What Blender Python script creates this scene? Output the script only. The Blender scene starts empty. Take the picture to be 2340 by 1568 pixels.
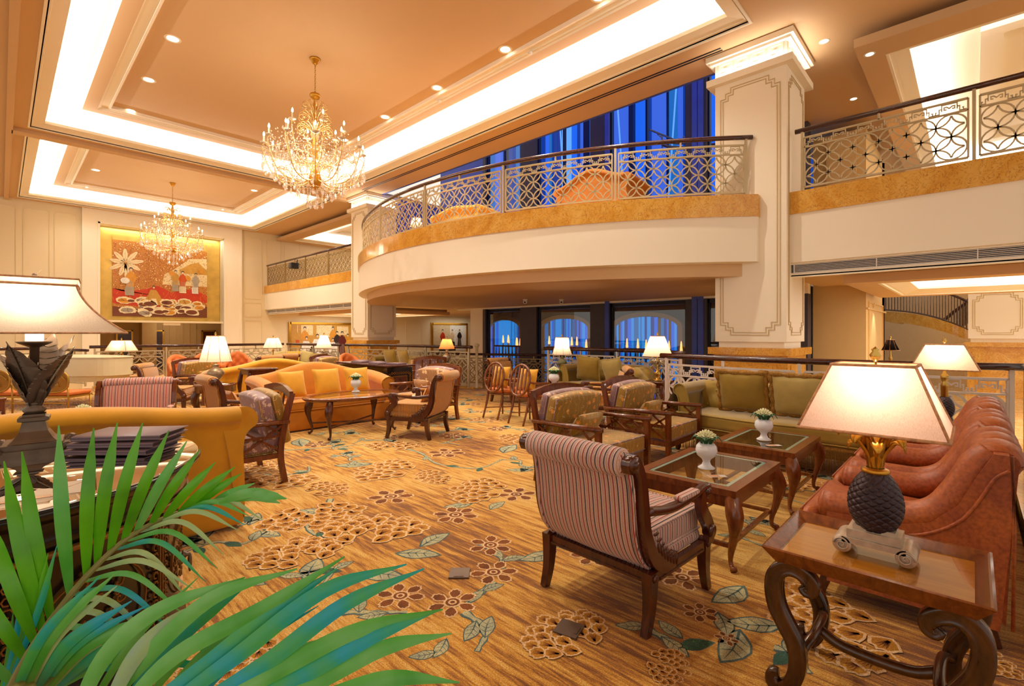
import bpy, bmesh, math, random
from mathutils import Vector, Matrix, noise
random.seed(7)
PI = math.pi
C = bpy.context.scene.collection
sc = bpy.context.scene
# ---------------------------------------------------------------- camera
cam = bpy.data.cameras.new('camera'); camo = bpy.data.objects.new('camera', cam); C.objects.link(camo)
YAW = math.atan(1170/1110.)
cam.sensor_width = 36; cam.lens = 1110/2340*36; cam.shift_y = -22/2340.; cam.clip_start = .05; cam.clip_end = 200
camo.location = (0, 0, 1.45); camo.rotation_euler = (PI/2, 0, -YAW)
sc.camera = camo
sc.view_settings.view_transform = 'Standard'; sc.view_settings.look = 'None'
sc.view_settings.exposure = EXPO = 0.0
sc.view_settings.gamma = 1; sc.view_settings.use_curve_mapping = False
cy = sc.cycles
cy.max_bounces = 7; cy.diffuse_bounces = 4; cy.glossy_bounces = 3; cy.transmission_bounces = 6; cy.transparent_max_bounces = 12
cy.sample_clamp_indirect = 4; cy.sample_clamp_direct = 0; cy.caustics_reflective = False; cy.caustics_refractive = False
cy.use_denoising = True
# ---------------------------------------------------------------- world
w = bpy.data.worlds.new('world'); sc.world = w; w.use_nodes = True
w.node_tree.nodes['Background'].inputs[0].default_value = (1.0, .92, .80, 1)
w.node_tree.nodes['Background'].inputs[1].default_value = 1.0  # warm ambient fill, added through the open sides of the room

def light(kind, name, loc, power, col=(1, .8, .55), size=.1, size_y=None, rot=(0, 0, 0), spot=None, blend=.6):
    l = bpy.data.lights.new(name, kind); l.energy = power; l.color = col
    if kind == 'AREA':
        l.shape = 'RECTANGLE'; l.size = size; l.size_y = size_y or size
    elif kind == 'SPOT':
        l.spot_size = spot or 1.6; l.spot_blend = blend; l.shadow_soft_size = size
    else: l.shadow_soft_size = size
    o = bpy.data.objects.new(name, l); o.location = loc; o.rotation_euler = rot; C.objects.link(o); return o
WARM = (1, .91, .76); WHITE = (1, .95, .87)

# big soft lights of the room: LED strips lying in the ceiling coves (facing up)
def cove_lights(x0, x1, y0, y1, z, power, inset=.14):
    L = power
    x0 += inset; x1 -= inset; y0 += inset; y1 -= inset
    cx, cyy = (x0+x1)/2, (y0+y1)/2
    for (px, py, sx, sy) in ((cx, y0, x1-x0, .05), (cx, y1, x1-x0, .05), (x0, cyy, .05, y1-y0), (x1, cyy, .05, y1-y0)):
        light('AREA', 'cove_strip_light', (px, py, z), L*max(sx, sy), WHITE, sx, sy, (PI, 0, 0))
COVES = [(.53, 8.5, 2.7, 17.0), (.5, 8.75, 17.9, 26.0)]
for c in COVES: cove_lights(*c, 6.745, 19)
# chandeliers' own light
for (x, y) in ((4.5, 9.9), (4.5, 22.0)):
    light('POINT', 'chandelier_light', (x, y, 5.15), 150, (1, .88, .72), .55)
# recessed downlights
DOWN = [(2.3, 4.6+2.21*i) for i in range(6)]+[(6.98, 4.6+2.21*i) for i in range(6)]+[(2.3, 19.3), (2.3, 22.2), (2.3, 24.8), (6.98, 19.3), (6.98, 20.8), (6.98, 24.8)]
for i, (x, y) in enumerate(DOWN):
    light('SPOT', 'downlight_beam', (x, y, 7.1), 470, WARM, .09, spot=2.2, blend=.8)

# ---------------------------------------------------------------- materials
def lin(h):
    if not isinstance(h, str): return tuple(h)+((1,) if len(h) == 3 else ())
    h = h.lstrip('#'); r = []
    for i in (0, 2, 4):
        c = int(h[i:i+2], 16)/255
        r.append(c/12.92 if c <= .04045 else ((c+.055)/1.055)**2.4)
    return (*r, 1)
class NT:
    def __init__(s, name):
        s.m = bpy.data.materials.new(name); s.m.use_nodes = True; s.t = s.m.node_tree; s.n = s.t.nodes
        s.b = s.n['Principled BSDF']; s.out = s.n['Material Output']
    def add(s, t, **k):
        n = s.n.new(t)
        for a, v in k.items():
            if hasattr(n, a): setattr(n, a, v)
        return n
    def l(s, a, b): s.t.links.new(a, b)
    def tc(s, kind='Object', scale=(1, 1, 1), rot=(0, 0, 0), loc=(0, 0, 0)):
        t = s.add('ShaderNodeTexCoord'); m = s.add('ShaderNodeMapping')
        m.inputs['Scale'].default_value = scale; m.inputs['Rotation'].default_value = rot; m.inputs['Location'].default_value = loc
        s.l(t.outputs[kind], m.inputs[0]); return m.outputs[0]
    def noise(s, vec, scale=5, detail=3, rough=.5, dist=0):
        n = s.add('ShaderNodeTexNoise'); n.inputs['Scale'].default_value = scale; n.inputs['Detail'].default_value = detail
        n.inputs['Roughness'].default_value = rough; n.inputs['Distortion'].default_value = dist
        s.l(vec, n.inputs['Vector']); return n.outputs['Fac']
    def ramp(s, fac, stops, interp='LINEAR'):
        r = s.add('ShaderNodeValToRGB'); r.color_ramp.interpolation = interp; e = r.color_ramp.elements
        while len(e) < len(stops): e.new(.5)
        for i, (p, c) in enumerate(stops): e[i].position = p; e[i].color = lin(c)
        s.l(fac, r.inputs[0]); return r.outputs[0]
    def math(s, op, a, b=None, c=None):
        n = s.add('ShaderNodeMath', operation=op)
        for i, v in enumerate((a, b, c)):
            if v is None: continue
            if isinstance(v, (int, float)): n.inputs[i].default_value = v
            else: s.l(v, n.inputs[i])
        return n.outputs[0]
    def mix(s, fac, a, b, blend='MIX'):
        n = s.add('ShaderNodeMixRGB', blend_type=blend)
        for i, v in enumerate((fac, a, b)):
            if isinstance(v, (int, float)): n.inputs[i].default_value = v
            elif isinstance(v, (str, tuple)): n.inputs[i].default_value = lin(v)
            else: s.l(v, n.inputs[i])
        return n.outputs[0]
    def bump(s, h, strength=.3, dist=.01):
        b = s.add('ShaderNodeBump'); b.inputs['Strength'].default_value = strength; b.inputs['Distance'].default_value = dist
        s.l(h, b.inputs['Height']); s.l(b.outputs[0], s.b.inputs['Normal'])
    def set(s, col=None, rough=None, metal=None, **k):
        if col is not None:
            if isinstance(col, (str, tuple)): s.b.inputs['Base Color'].default_value = lin(col)
            else: s.l(col, s.b.inputs['Base Color'])
        if rough is not None:
            if isinstance(rough, (int, float)): s.b.inputs['Roughness'].default_value = rough
            else: s.l(rough, s.b.inputs['Roughness'])
        if metal is not None: s.b.inputs['Metallic'].default_value = metal
        for a, v in k.items(): s.b.inputs[a.replace('_', ' ')].default_value = v
        return s.m
MT = {}
def plain(name, col, rough=.5, metal=0, var=.12, scale=6, bump=0, bscale=60, **k):
    t = NT(name); v = t.tc()
    a = lin(col); b = tuple(c*(1-var) for c in a[:3])+(1,)
    t.set(t.ramp(t.noise(v, scale, 4), [(.35, a), (.68, b)]) if var else col, rough, metal, **k)
    if bump: t.bump(t.noise(v, bscale, 3), bump, .004)
    MT[name] = t.m; return t.m
plain('moulding_shade_tan', '#cdb283', .55, var=.02, scale=1)  # tan of the pillar frame lines has the groove shade put into it
plain('cream_paint', '#faeed8', .55, var=.02, scale=1)
plain('ceiling_paint', '#d6b184', .7, var=.02, scale=1)
plain('ceiling_white', '#fdf3df', .6, var=0)
plain('panel_paint', '#eddcb8', .55, var=.03, scale=1)
plain('rail_light', '#ddd0c6', .42, .15, var=.06)
plain('rail_metal', '#c6b48e', .42, .25, var=.08, bump=.15, bscale=80)
plain('rail_metal_dark', '#a8905e', .38, .6, var=.1)
plain('dark_metal', '#2a2420', .35, .6)
plain('black', '#0d0b0a', .4)
plain('gold', '#d29a35', .28, .85, var=.15, scale=20)
plain('brass', '#c8a050', .22, .95, var=.05)
plain('white_glaze', '#eef0f6', .12, 0, var=0)
plain('green_glaze', '#6d6a48', .2, var=.2)
plain('socket_metal', '#6e5a4c', .45, .4)
plain('green_leaf', '#1f5a28', .4, var=.3, scale=30)
plain('chalk_white', '#f2f2ee', .6)
plain('flower_cream', '#eee9bb', .7, var=.15, scale=60)
plain('bronze', '#705a48', .38, .45, var=.35, scale=14, bump=.2, bscale=40)
plain('pewter', '#ac9480', .38, .4, var=.3, scale=14)
plain('silver_leaf', '#b9a78c', .35, .6, var=.4, scale=25, bump=.2, bscale=60)
plain('yellow_velvet', '#dc9a14', .75, var=.18, scale=5, Sheen_Weight=.5, Sheen_Roughness=.4)
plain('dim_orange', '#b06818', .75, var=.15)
plain('orange_velvet', '#cd7e0a', .75, var=.18, scale=5, Sheen_Weight=.5, Sheen_Roughness=.4)
plain('yellow_pillow', '#dc9a17', .75, var=.15, scale=5, Sheen_Weight=.5, Sheen_Roughness=.4)
plain('green_velvet', '#a0802a', .75, var=.22, scale=5, Sheen_Weight=.6, Sheen_Roughness=.4)
plain('green_velvet_light', '#b8a05c', .75, var=.15, scale=6, Sheen_Weight=.5, Sheen_Roughness=.4)
plain('fringe', '#a9772a', .85, var=.5, scale=70, bump=.6, bscale=120)
plain('salmon_leather', '#c8603a', .42, var=.15, scale=5)
plain('salmon_cloth', '#d0702c', .7, var=.1)
plain('menu_cover', '#7c626a', .45, var=.1)
plain('paper', '#ded7d2', .8)
plain('lacquer_black', '#100c0c', .18, var=.1)
plain('lacquer_gold', '#8b5a1c', .4, .4, var=.3, scale=30)
plain('piano_white', '#e6d9b2', .25, var=.03)
plain('bench_gold', '#b98a34', .35, .6, var=.1)
plain('rattan', '#a8741e', .8, var=.25, scale=90, bump=.4, bscale=140)
plain('wall_beige', '#dcb87c', .6, var=.03)
plain('blue_paint', '#4a5fc8', .5, var=.15, scale=2)
plain('navy', '#141a3c', .3, var=.2)
plain('grey_dark', '#4a4248', .5)
plain('camera_white', '#efe6df', .4, var=0)
plain('teal_trim', '#2c6a62', .3)
def emit(name, col, st, base=None):
    t = NT(name); t.set(base or col, .5); t.b.inputs['Emission Color'].default_value = lin(col); t.b.inputs['Emission Strength'].default_value = st
    MT[name] = t.m; return t.m
emit('bulb', '#ffd9a0', 22); emit('down_lens', '#fff0d2', 9); emit('led_panel', '#fffaf0', 2.2)
emit('lit_blue', '#1f6ce8', 1.1, '#081430'); emit('lit_blue_dark', '#0c3a90', 1, '#081430'); emit('lit_blue_bright', '#70b4ff', 1.2, '#081430'); emit('lit_curtain', '#1a90e0', 1.3, '#081430')
emit('lit_teal', '#1a6aa8', 1.2, '#081430'); emit('candle_glow', '#ffb060', 3.0); emit('lit_lav', '#4a78e8', .9, '#081430')
emit('socket_white', '#fff2d8', 1.6)
def wood(name, a, b, rough=.25, scale=(3, 3, 30)):
    t = NT(name); v = t.tc(scale=scale)
    t.set(t.ramp(t.noise(v, 2.2, 6, .6, .6), [(.3, a), (.7, b)]), rough, 0, Coat_Weight=.35, Coat_Roughness=.12)
    MT[name] = t.m
wood('mahogany', '#5a2410', '#35130a', .26, (14, 14, 3))
wood('wood_red', '#7a3a14', '#4c1f0a', .24, (14, 14, 3))
wood('wood_mid', '#8a4a1c', '#5c2a10', .25, (14, 14, 3))
wood('wood_top', '#dc8c2c', '#c47420', .14, (16, 2, 2))
wood('handrail', '#4a1c12', '#2e100c', .22, (3, 3, 3))
wood('scroll_wood', '#5a3216', '#2c160c', .22, (8, 8, 3))
def marble(name, a, b, c, sc_=1.6, rough=.12):
    t = NT(name); v = t.tc()
    n = t.noise(v, sc_, 8, .62, 1.6); n2 = t.noise(v, sc_*4, 5, .6, 2.2)
    col = t.ramp(n, [(.3, a), (.55, b), (.72, c)])
    vein = t.math('ABSOLUTE', t.math('SUBTRACT', n2, .5))
    col2 = t.mix(t.ramp(vein, [(0, (1, 1, 1)), (.018, (0, 0, 0))]), col, '#9a5a1c')
    br = t.add('ShaderNodeTexBrick')
    t.set(col2, rough); MT[name] = t.m
marble('marble', '#e8b75e', '#dca040', '#c98a2c')
marble('marble_floor', '#e9c890', '#d8b070', '#c89a58', .5, .08)
def stripes(name, base, c1, c2, per=.05, sidey=True):
    """woven stripes running up the back, over the seat and down its sides"""
    t = NT(name); tc = t.add('ShaderNodeTexCoord'); s = t.add('ShaderNodeSeparateXYZ'); t.l(tc.outputs['Object'], s.inputs[0])
    sn = t.add('ShaderNodeSeparateXYZ'); t.l(tc.outputs['Normal'], sn.inputs[0])
    side = t.math('GREATER_THAN', t.math('ABSOLUTE', sn.outputs[0]), .78)
    co = t.math('ADD', t.math('MULTIPLY', s.outputs[0], t.math('SUBTRACT', 1, side)), t.math('MULTIPLY', s.outputs[1], side))
    fr = t.math('FRACT', t.math('MULTIPLY', t.math('ADD', co, 5), 1/per))
    col = t.ramp(fr, [(0, base), (.09, c1), (.21, base), (.36, '#d8a070'), (.42, base), (.54, c2), (.66, base), (.84, '#d09060'), (.90, base)], 'CONSTANT')
    nz = t.noise(t.tc(scale=(1, 1, 1)), 260, 2)
    t.set(t.mix(.28, col, t.ramp(nz, [(.3, '#4a3028'), (.7, '#ffffff')]), 'MULTIPLY'), .8, 0, Sheen_Weight=.3)
    t.bump(t.math('ADD', t.math('SINE', t.math('MULTIPLY', fr, 12.57)), t.math('MULTIPLY', nz, .6)), .5, .004)
    MT[name] = t.m
stripes('stripe_near', '#dcbab2', '#a82408', '#1a1018', .050)
stripes('stripe_gold', '#e0a048', '#94400c', '#3a1818', .044)
stripes('stripe_red', '#e0aa9c', '#cc4410', '#6a3444', .058)
def floral(name, base, base2, fl='#e0902c', ct='#f3d9a0', sc_=7.5):
    """satin embroidered with small blossoms on twigs"""
    t = NT(name); v = t.tc(); 
    g = t.ramp(t.noise(v, 3, 3), [(.35, base), (.65, base2)])
    vo = t.add('ShaderNodeTexVoronoi'); vo.inputs['Scale'].default_value = sc_; vo.inputs['Randomness'].default_value = .75
    nd = t.add('ShaderNodeTexNoise'); nd.inputs['Scale'].default_value = 30
    t.l(v, nd.inputs['Vector']); mx = t.mix(.06, v, nd.outputs['Color'], 'ADD'); t.l(mx, vo.inputs['Vector'])
    d = vo.outputs['Distance']
    ring = t.ramp(d, [(0, (1, 1, 1)), (.29, (0, 0, 0))], 'CONSTANT'); cen = t.ramp(d, [(0, (1, 1, 1)), (.1, (0, 0, 0))], 'CONSTANT')
    wv = t.add('ShaderNodeTexWave'); wv.inputs['Scale'].default_value = 4.6; wv.inputs['Distortion'].default_value = 9; wv.inputs['Detail'].default_value = 2.5; wv.inputs['Detail Scale'].default_value = 2.2
    t.l(v, wv.inputs['Vector'])
    tw = t.ramp(wv.outputs['Fac'], [(0, (0, 0, 0)), (.993, (1, 1, 1))], 'CONSTANT')
    c = t.mix(tw, g, '#d8c88c'); c = t.mix(ring, c, fl); c = t.mix(cen, c, ct)
    t.set(c, .45, 0, Sheen_Weight=.3); t.bump(t.noise(t.tc(scale=(2, 2, 18)), 6, 2), .25, .006)
    MT[name] = t.m
floral('floral_olive', '#a87c1c', '#906812', sc_=12)
floral('floral_mauve', '#96707a', '#86605c', '#d8b8ae', '#e8a040', 12)
floral('floral_tan', '#b07a48', '#a06c38', '#f0c890', '#fff0d0', 9)
def leather():
    t = NT('leather'); v = t.tc(); n = t.noise(v, 7, 6, .65, .4); n2 = t.noise(v, 60, 4)
    t.set(t.mix(.35, t.ramp(n, [(.32, '#bd662c'), (.68, '#a05030')]), t.ramp(n2, [(.35, '#5a2420'), (.6, '#ffffff')]), 'MULTIPLY'), .48, 0, Coat_Weight=.05)
    t.bump(n2, .12, .002); MT['leather'] = t.m
leather()
def carpet():
    t = NT('carpet'); v = t.tc(rot=(0, 0, .62), scale=(1, 1, 1))
    v2 = t.tc(rot=(0, 0, .05), scale=(11, .9, 1))
    n = t.noise(v2, 2.6, 9, .74, .25); b = t.noise(v, .45, 3); f = t.noise(v, 160, 2)
    m = t.math('ADD', t.math('MULTIPLY', n, .85), t.math('ADD', t.math('MULTIPLY', b, .62), -.17))
    c = t.ramp(m, [(.45, '#ecc068'), (.53, '#e0a840'), (.58, '#cc8c1c'), (.625, '#a5660a'), (.675, '#824a04')])
    t.set(t.mix(.55, c, t.ramp(f, [(.36, '#7a5a34'), (.62, '#ffffff')]), 'MULTIPLY'), .95, 0, Sheen_Weight=.2)
    t.bump(f, .5, .004); MT['carpet'] = t.m
    for nm, a, bb in (('cp_pink', '#f2cc9c', '#e6b884'), ('cp_ochre', '#c88a20', '#b87814'), ('cp_brown', '#8c4c0a', '#6e3806'), ('cp_leaf', '#c8c090', '#a9aa8c'), ('cp_teal', '#5c726c', '#44585a'), ('cp_green', '#3f6a4a', '#2e5a44')):
        t = NT(nm); v = t.tc(); f = t.noise(v, 160, 2); g = t.noise(v, 9, 4)
        t.set(t.mix(.5, t.ramp(g, [(.38, a), (.62, bb)]), t.ramp(f, [(.36, '#6a5a44'), (.62, '#ffffff')]), 'MULTIPLY'), .95); t.bump(f, .5, .004); MT[nm] = t.m
carpet()
def glass(name, col=(1, 1, 1), rough=0, ior=1.45, thin=True, refl=.12):
    t = NT(name)
    if thin:
        g = t.add('ShaderNodeBsdfGlossy'); g.inputs['Roughness'].default_value = rough; g.inputs['Color'].default_value = (1, 1, 1, 1)
        tr = t.add('ShaderNodeBsdfTransparent'); tr.inputs[0].default_value = lin(col)
        fr = t.add('ShaderNodeFresnel'); fr.inputs[0].default_value = ior
        ge = t.add('ShaderNodeNewGeometry'); mx = t.add('ShaderNodeMixShader'); t.l(t.math('MULTIPLY', t.math('MINIMUM', t.math('ADD', fr.outputs[0], refl-.04), 1), t.math('SUBTRACT', 1, ge.outputs['Backfacing'])), mx.inputs[0]); t.l(tr.outputs[0], mx.inputs[1]); t.l(g.outputs[0], mx.inputs[2])
        t.l(mx.outputs[0], t.out.inputs[0])
    MT[name] = t.m
glass('table_glass', (.95, .98, .96), refl=.05)
glass('window_glass', (.85, .88, 1), refl=.05)
glass('shopfront_glass', (.8, .8, .85), refl=.1)
glass('mirror_glass', (.25, .25, .25), refl=.62)
def crystal():
    t = NT('crystal'); t.set('#fff4e4', .04, 0); g = t.add('ShaderNodeBsdfGlossy'); g.inputs['Roughness'].default_value = .05; g.inputs['Color'].default_value = (1, .93, .85, 1)
    tr = t.add('ShaderNodeBsdfTransparent'); tr.inputs[0].default_value = (.96, .9, .84, 1)
    tl = t.add('ShaderNodeBsdfTranslucent'); tl.inputs[0].default_value = (1, .9, .8, 1)
    m = t.add('ShaderNodeMixShader'); m.inputs[0].default_value = .45; t.l(tr.outputs[0], m.inputs[1]); t.l(g.outputs[0], m.inputs[2])
    m2 = t.add('ShaderNodeMixShader'); m2.inputs[0].default_value = .3; t.l(m.outputs[0], m2.inputs[1]); t.l(tl.outputs[0], m2.inputs[2])
    t.l(m2.outputs[0], t.out.inputs[0]); MT['crystal'] = t.m
crystal()
def shade(name, col, tr=.6, glow=0, fine=330):
    t = NT(name); v = t.tc(scale=(1, 1, .04)); n = t.noise(v, fine, 3)
    c = t.mix(.16, col, t.ramp(n, [(.36, '#9a7a68'), (.55, '#ffffff')]), 'MULTIPLY')
    d = t.add('ShaderNodeBsdfDiffuse'); tl = t.add('ShaderNodeBsdfTranslucent'); t.l(c, d.inputs[0]); t.l(c, tl.inputs[0])
    m = t.add('ShaderNodeMixShader'); m.inputs[0].default_value = tr; t.l(d.outputs[0], m.inputs[1]); t.l(tl.outputs[0], m.inputs[2])
    t.l(m.outputs[0], t.out.inputs[0]); MT[name] = t.m
shade('shade_pink', '#f6d8c8'); shade('shade_linen', '#f3e3cf'); shade('shade_cream', '#fff0d6'); shade('shade_orange', '#f3b070'); shade('shade_black', '#17110f', .25)
plain('shade_trim', '#dca070', .7, var=.4, scale=60)
plain('gold_leaf', '#d8b45c', .35, .45, var=.22, scale=3)

# ---------------------------------------------------------------- mesh helpers
class MB:
    def __init__(s): s.v = []; s.f = []; s.m = []; s.sm = []
    def add(s, vs, fs, mi=0, smooth=True, M=None):
        o = len(s.v)
        s.v += [tuple(M @ Vector(p)) if M else tuple(p) for p in vs]
        for f in fs: s.f.append(tuple(i+o for i in f)); s.m.append(mi); s.sm.append(smooth)
        return s
    def box(s, c, d, mi=0, M=None, rot=None):
        x, y, z = d[0]/2, d[1]/2, d[2]/2
        vs = [Vector((a, b, e)) for a in (-x, x) for b in (-y, y) for e in (-z, z)]
        if rot: R = Matrix.Rotation(rot[0], 4, 'X') if False else (Matrix.Rotation(rot[2], 4, 'Z') @ Matrix.Rotation(rot[1], 4, 'Y') @ Matrix.Rotation(rot[0], 4, 'X')); vs = [R @ p for p in vs]
        vs = [p+Vector(c) for p in vs]
        return s.add(vs, [(0, 1, 3, 2), (4, 6, 7, 5), (0, 4, 5, 1), (2, 3, 7, 6), (0, 2, 6, 4), (1, 5, 7, 3)], mi, False, M)
    def bar(s, a, b, w, h=None, mi=0, up=(0, 0, 1), M=None):
        h = h or w; return s.sweep([a, b], [(-w/2, -h/2), (w/2, -h/2), (w/2, h/2), (-w/2, h/2)], mi, up, False, M)
    def sweep(s, path, sec, mi=0, up=(0, 0, 1), smooth=True, M=None, closed=False, scales=None, cap=True):
        P = [Vector(p) for p in path]; n = len(P); k = len(sec); up = Vector(up); vs = []; fs = []
        for i, p in enumerate(P):
            if closed: t = P[(i+1) % n]-P[i-1]
            else: t = P[min(i+1, n-1)]-P[max(i-1, 0)]
            t.normalize(); sd = t.cross(up)
            if sd.length < 1e-4: sd = t.cross(Vector((0, 1, 0)))
            sd.normalize(); u = sd.cross(t); q = scales[i] if scales else 1
            qx, qy = (q if isinstance(q, tuple) else (q, q))
            # mitre
            f = 1
            if 0 < i < n-1 or closed:
                a = (P[i]-P[i-1]).normalized(); f = 1/max(.5, abs(a.dot(t)))
            for (x, y) in sec: vs.append(p+sd*x*qx*f+u*y*qy)
        m = n if closed else n-1
        for i in range(m):
            for j in range(k):
                a = i*k+j; b = i*k+(j+1) % k; c = ((i+1) % n)*k+(j+1) % k; d = ((i+1) % n)*k+j; fs.append((a, b, c, d))
        if cap and not closed: fs.append(tuple(range(k-1, -1, -1))); fs.append(tuple((n-1)*k+j for j in range(k)))
        return s.add(vs, fs, mi, smooth, M)
    def tube(s, path, r, n=8, mi=0, M=None, closed=False, up=(0, 0, 1), flat=1):
        r_ = r if isinstance(r, (list, tuple)) else [r]*len(path)
        sec = [(math.cos(2*PI*i/n), flat*math.sin(2*PI*i/n)) for i in range(n)]
        return s.sweep(path, sec, mi, up, True, M, closed, r_)
    def lathe(s, prof, n=16, mi=0, M=None, c=(0, 0, 0), smooth=True, sq=0):
        vs = []; fs = []; k = len(prof)
        for i in range(n):
            a = 2*PI*i/n
            ca, sa = math.cos(a), math.sin(a)
            for (r, z) in prof: vs.append((c[0]+r*ca, c[1]+r*sa, c[2]+z))
        for i in range(n):
            for j in range(k-1):
                a = i*k+j; b = ((i+1) % n)*k+j; fs.append((a, b, b+1, a+1))
        return s.add(vs, fs, mi, smooth, M)
    def prism(s, poly, axis, a, b, mi=0, M=None, smooth=False):
        """poly in the two other axes; extruded from a to b along axis"""
        n = len(poly)
        def mk(p, t):
            return (t, p[0], p[1]) if axis == 0 else ((p[0], t, p[1]) if axis == 1 else (p[0], p[1], t))
        vs = [mk(p, a) for p in poly]+[mk(p, b) for p in poly]
        fs = [tuple(range(n)), tuple(range(2*n-1, n-1, -1))]+[(i, (i+1) % n, n+(i+1) % n, n+i)[::-1] for i in range(n)]
        return s.add(vs, fs, mi, smooth, M)
    def rbox(s, c, d, r=.03, n=4, fn=None, mi=0, M=None, seg=3):
        """rounded box; fn deforms unit coords"""
        hx, hy, hz = [q/2 for q in d]; r = min(r, hx*.99, hy*.99, hz*.99)
        def ax(h):
            L = [-h+r*(1-math.cos(PI/2*i/seg)) for i in range(seg)]
            inn = [-(h-r)+2*(h-r)*i/n for i in range(n+1)]
            return L+inn+[-q for q in reversed(L)]
        A = [ax(hx), ax(hy), ax(hz)]; N = len(A[0])-1; idx = {}; vs = []; fs = []
        def vid(i, j, k):
            key = (i, j, k)
            if key in idx: return idx[key]
            p = Vector((A[0][i], A[1][j], A[2][k]))
            inn = Vector((max(-hx+r, min(hx-r, p.x)), max(-hy+r, min(hy-r, p.y)), max(-hz+r, min(hz-r, p.z))))
            dd = p-inn
            if dd.length > 1e-9: p = inn+dd.normalized()*r
            if fn: p = Vector(fn(p, (p.x/hx, p.y/hy, p.z/hz)))
            idx[key] = len(vs); vs.append(p+Vector(c)); return idx[key]
        for i in range(N):
            for j in range(N):
                fs.append((vid(i, j, 0), vid(i, j+1, 0), vid(i+1, j+1, 0), vid(i+1, j, 0)))
                fs.append((vid(i, j, N), vid(i+1, j, N), vid(i+1, j+1, N), vid(i, j+1, N)))
                fs.append((vid(i, 0, j), vid(i+1, 0, j), vid(i+1, 0, j+1), vid(i, 0, j+1)))
                fs.append((vid(i, N, j), vid(i, N, j+1), vid(i+1, N, j+1), vid(i+1, N, j)))
                fs.append((vid(0, i, j), vid(0, i, j+1), vid(0, i+1, j+1), vid(0, i+1, j)))
                fs.append((vid(N, i, j), vid(N, i+1, j), vid(N, i+1, j+1), vid(N, i, j+1)))
        return s.add(vs, fs, mi, True, M)
    def grid(s, fn, nu, nv, mi=0, M=None, smooth=True, cu=False):
        vs = [fn(i/nu, j/nv) for i in range(nu+1) for j in range(nv+1)]
        fs = [(i*(nv+1)+j, (i+1)*(nv+1)+j, (i+1)*(nv+1)+j+1, i*(nv+1)+j+1) for i in range(nu) for j in range(nv)]
        return s.add(vs, fs, mi, smooth, M)
    def ball(s, c, r, n=10, mi=0, M=None):
        r = r if isinstance(r, (tuple, list)) else (r, r, r); m = max(4, n//2)
        vs = [(c[0], c[1], c[2]-r[2])]; fs = []
        for j in range(1, m):
            ph = -PI/2+PI*j/m
            for i in range(n): a = 2*PI*i/n; vs.append((c[0]+r[0]*math.cos(ph)*math.cos(a), c[1]+r[1]*math.cos(ph)*math.sin(a), c[2]+r[2]*math.sin(ph)))
        vs.append((c[0], c[1], c[2]+r[2])); L = len(vs)-1
        for i in range(n):
            fs.append((0, 1+(i+1) % n, 1+i)); fs.append((L, L-n+i, L-n+(i+1) % n))
            for j in range(m-2): a = 1+j*n+i; b = 1+j*n+(i+1) % n; fs.append((a, b, b+n, a+n))
        return s.add(vs, fs, mi, True, M)
    def poly(s, pts, mi=0, M=None): return s.add(pts, [tuple(range(len(pts)))], mi, False, M)
    def build(s, name, mats, parent=None, kind=None, loc=None, rotz=0):
        me = bpy.data.meshes.new(name); me.from_pydata(s.v, [], s.f)
        for m in (mats if isinstance(mats, (list, tuple)) else [mats]): me.materials.append(MT[m] if isinstance(m, str) else m)
        me.polygons.foreach_set('material_index', s.m); me.polygons.foreach_set('use_smooth', s.sm); me.update()
        o = bpy.data.objects.new(name, me); C.objects.link(o)
        if parent: o.parent = parent
        if kind: o['kind'] = kind
        if loc: o.location = loc
        if rotz: o.rotation_euler = (0, 0, rotz)
        return o
def fixn(o):
    bm = bmesh.new(); bm.from_mesh(o.data); bmesh.ops.recalc_face_normals(bm, faces=bm.faces); bm.to_mesh(o.data); bm.free(); return o
def bez(pts, n=8):
    """Catmull-Rom through points"""
    P = [Vector(p) for p in pts]; P = [P[0]*2-P[1]]+P+[P[-1]*2-P[-2]]; out = []
    for i in range(1, len(P)-2):
        for k in range(n):
            t = k/n; a, b, c, d = P[i-1:i+3]
            out.append(.5*((2*b)+(c-a)*t+(2*a-5*b+4*c-d)*t*t+(3*b-a-3*c+d)*t**3))
    out.append(P[-2]); return out
def thing(name, label, cat, loc=(0, 0, 0), rotz=0, group=None):
    o = bpy.data.objects.new(name, None); C.objects.link(o); o.location = loc; o.rotation_euler = (0, 0, rotz); o.empty_display_size = .1
    o['label'] = label; o['category'] = cat
    if group: o['group'] = group
    return o
def tag(o, label, cat, group=None):
    o['label'] = label; o['category'] = cat
    if group: o['group'] = group
    return o
def dup(root, loc, rotz=0, label=None, group=None, scale=None):
    r = root.copy(); C.objects.link(r); r.location = loc; r.rotation_euler = (0, 0, rotz)
    if label: r['label'] = label
    if group: r['group'] = group
    elif 'group' in r: del r['group']
    if scale: r.scale = scale
    for ch in list(root.children):
        c = ch.copy(); C.objects.link(c); c.parent = r
        for g in ch.children:
            d = g.copy(); C.objects.link(d); d.parent = c
    return r
D = math.radians
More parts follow.
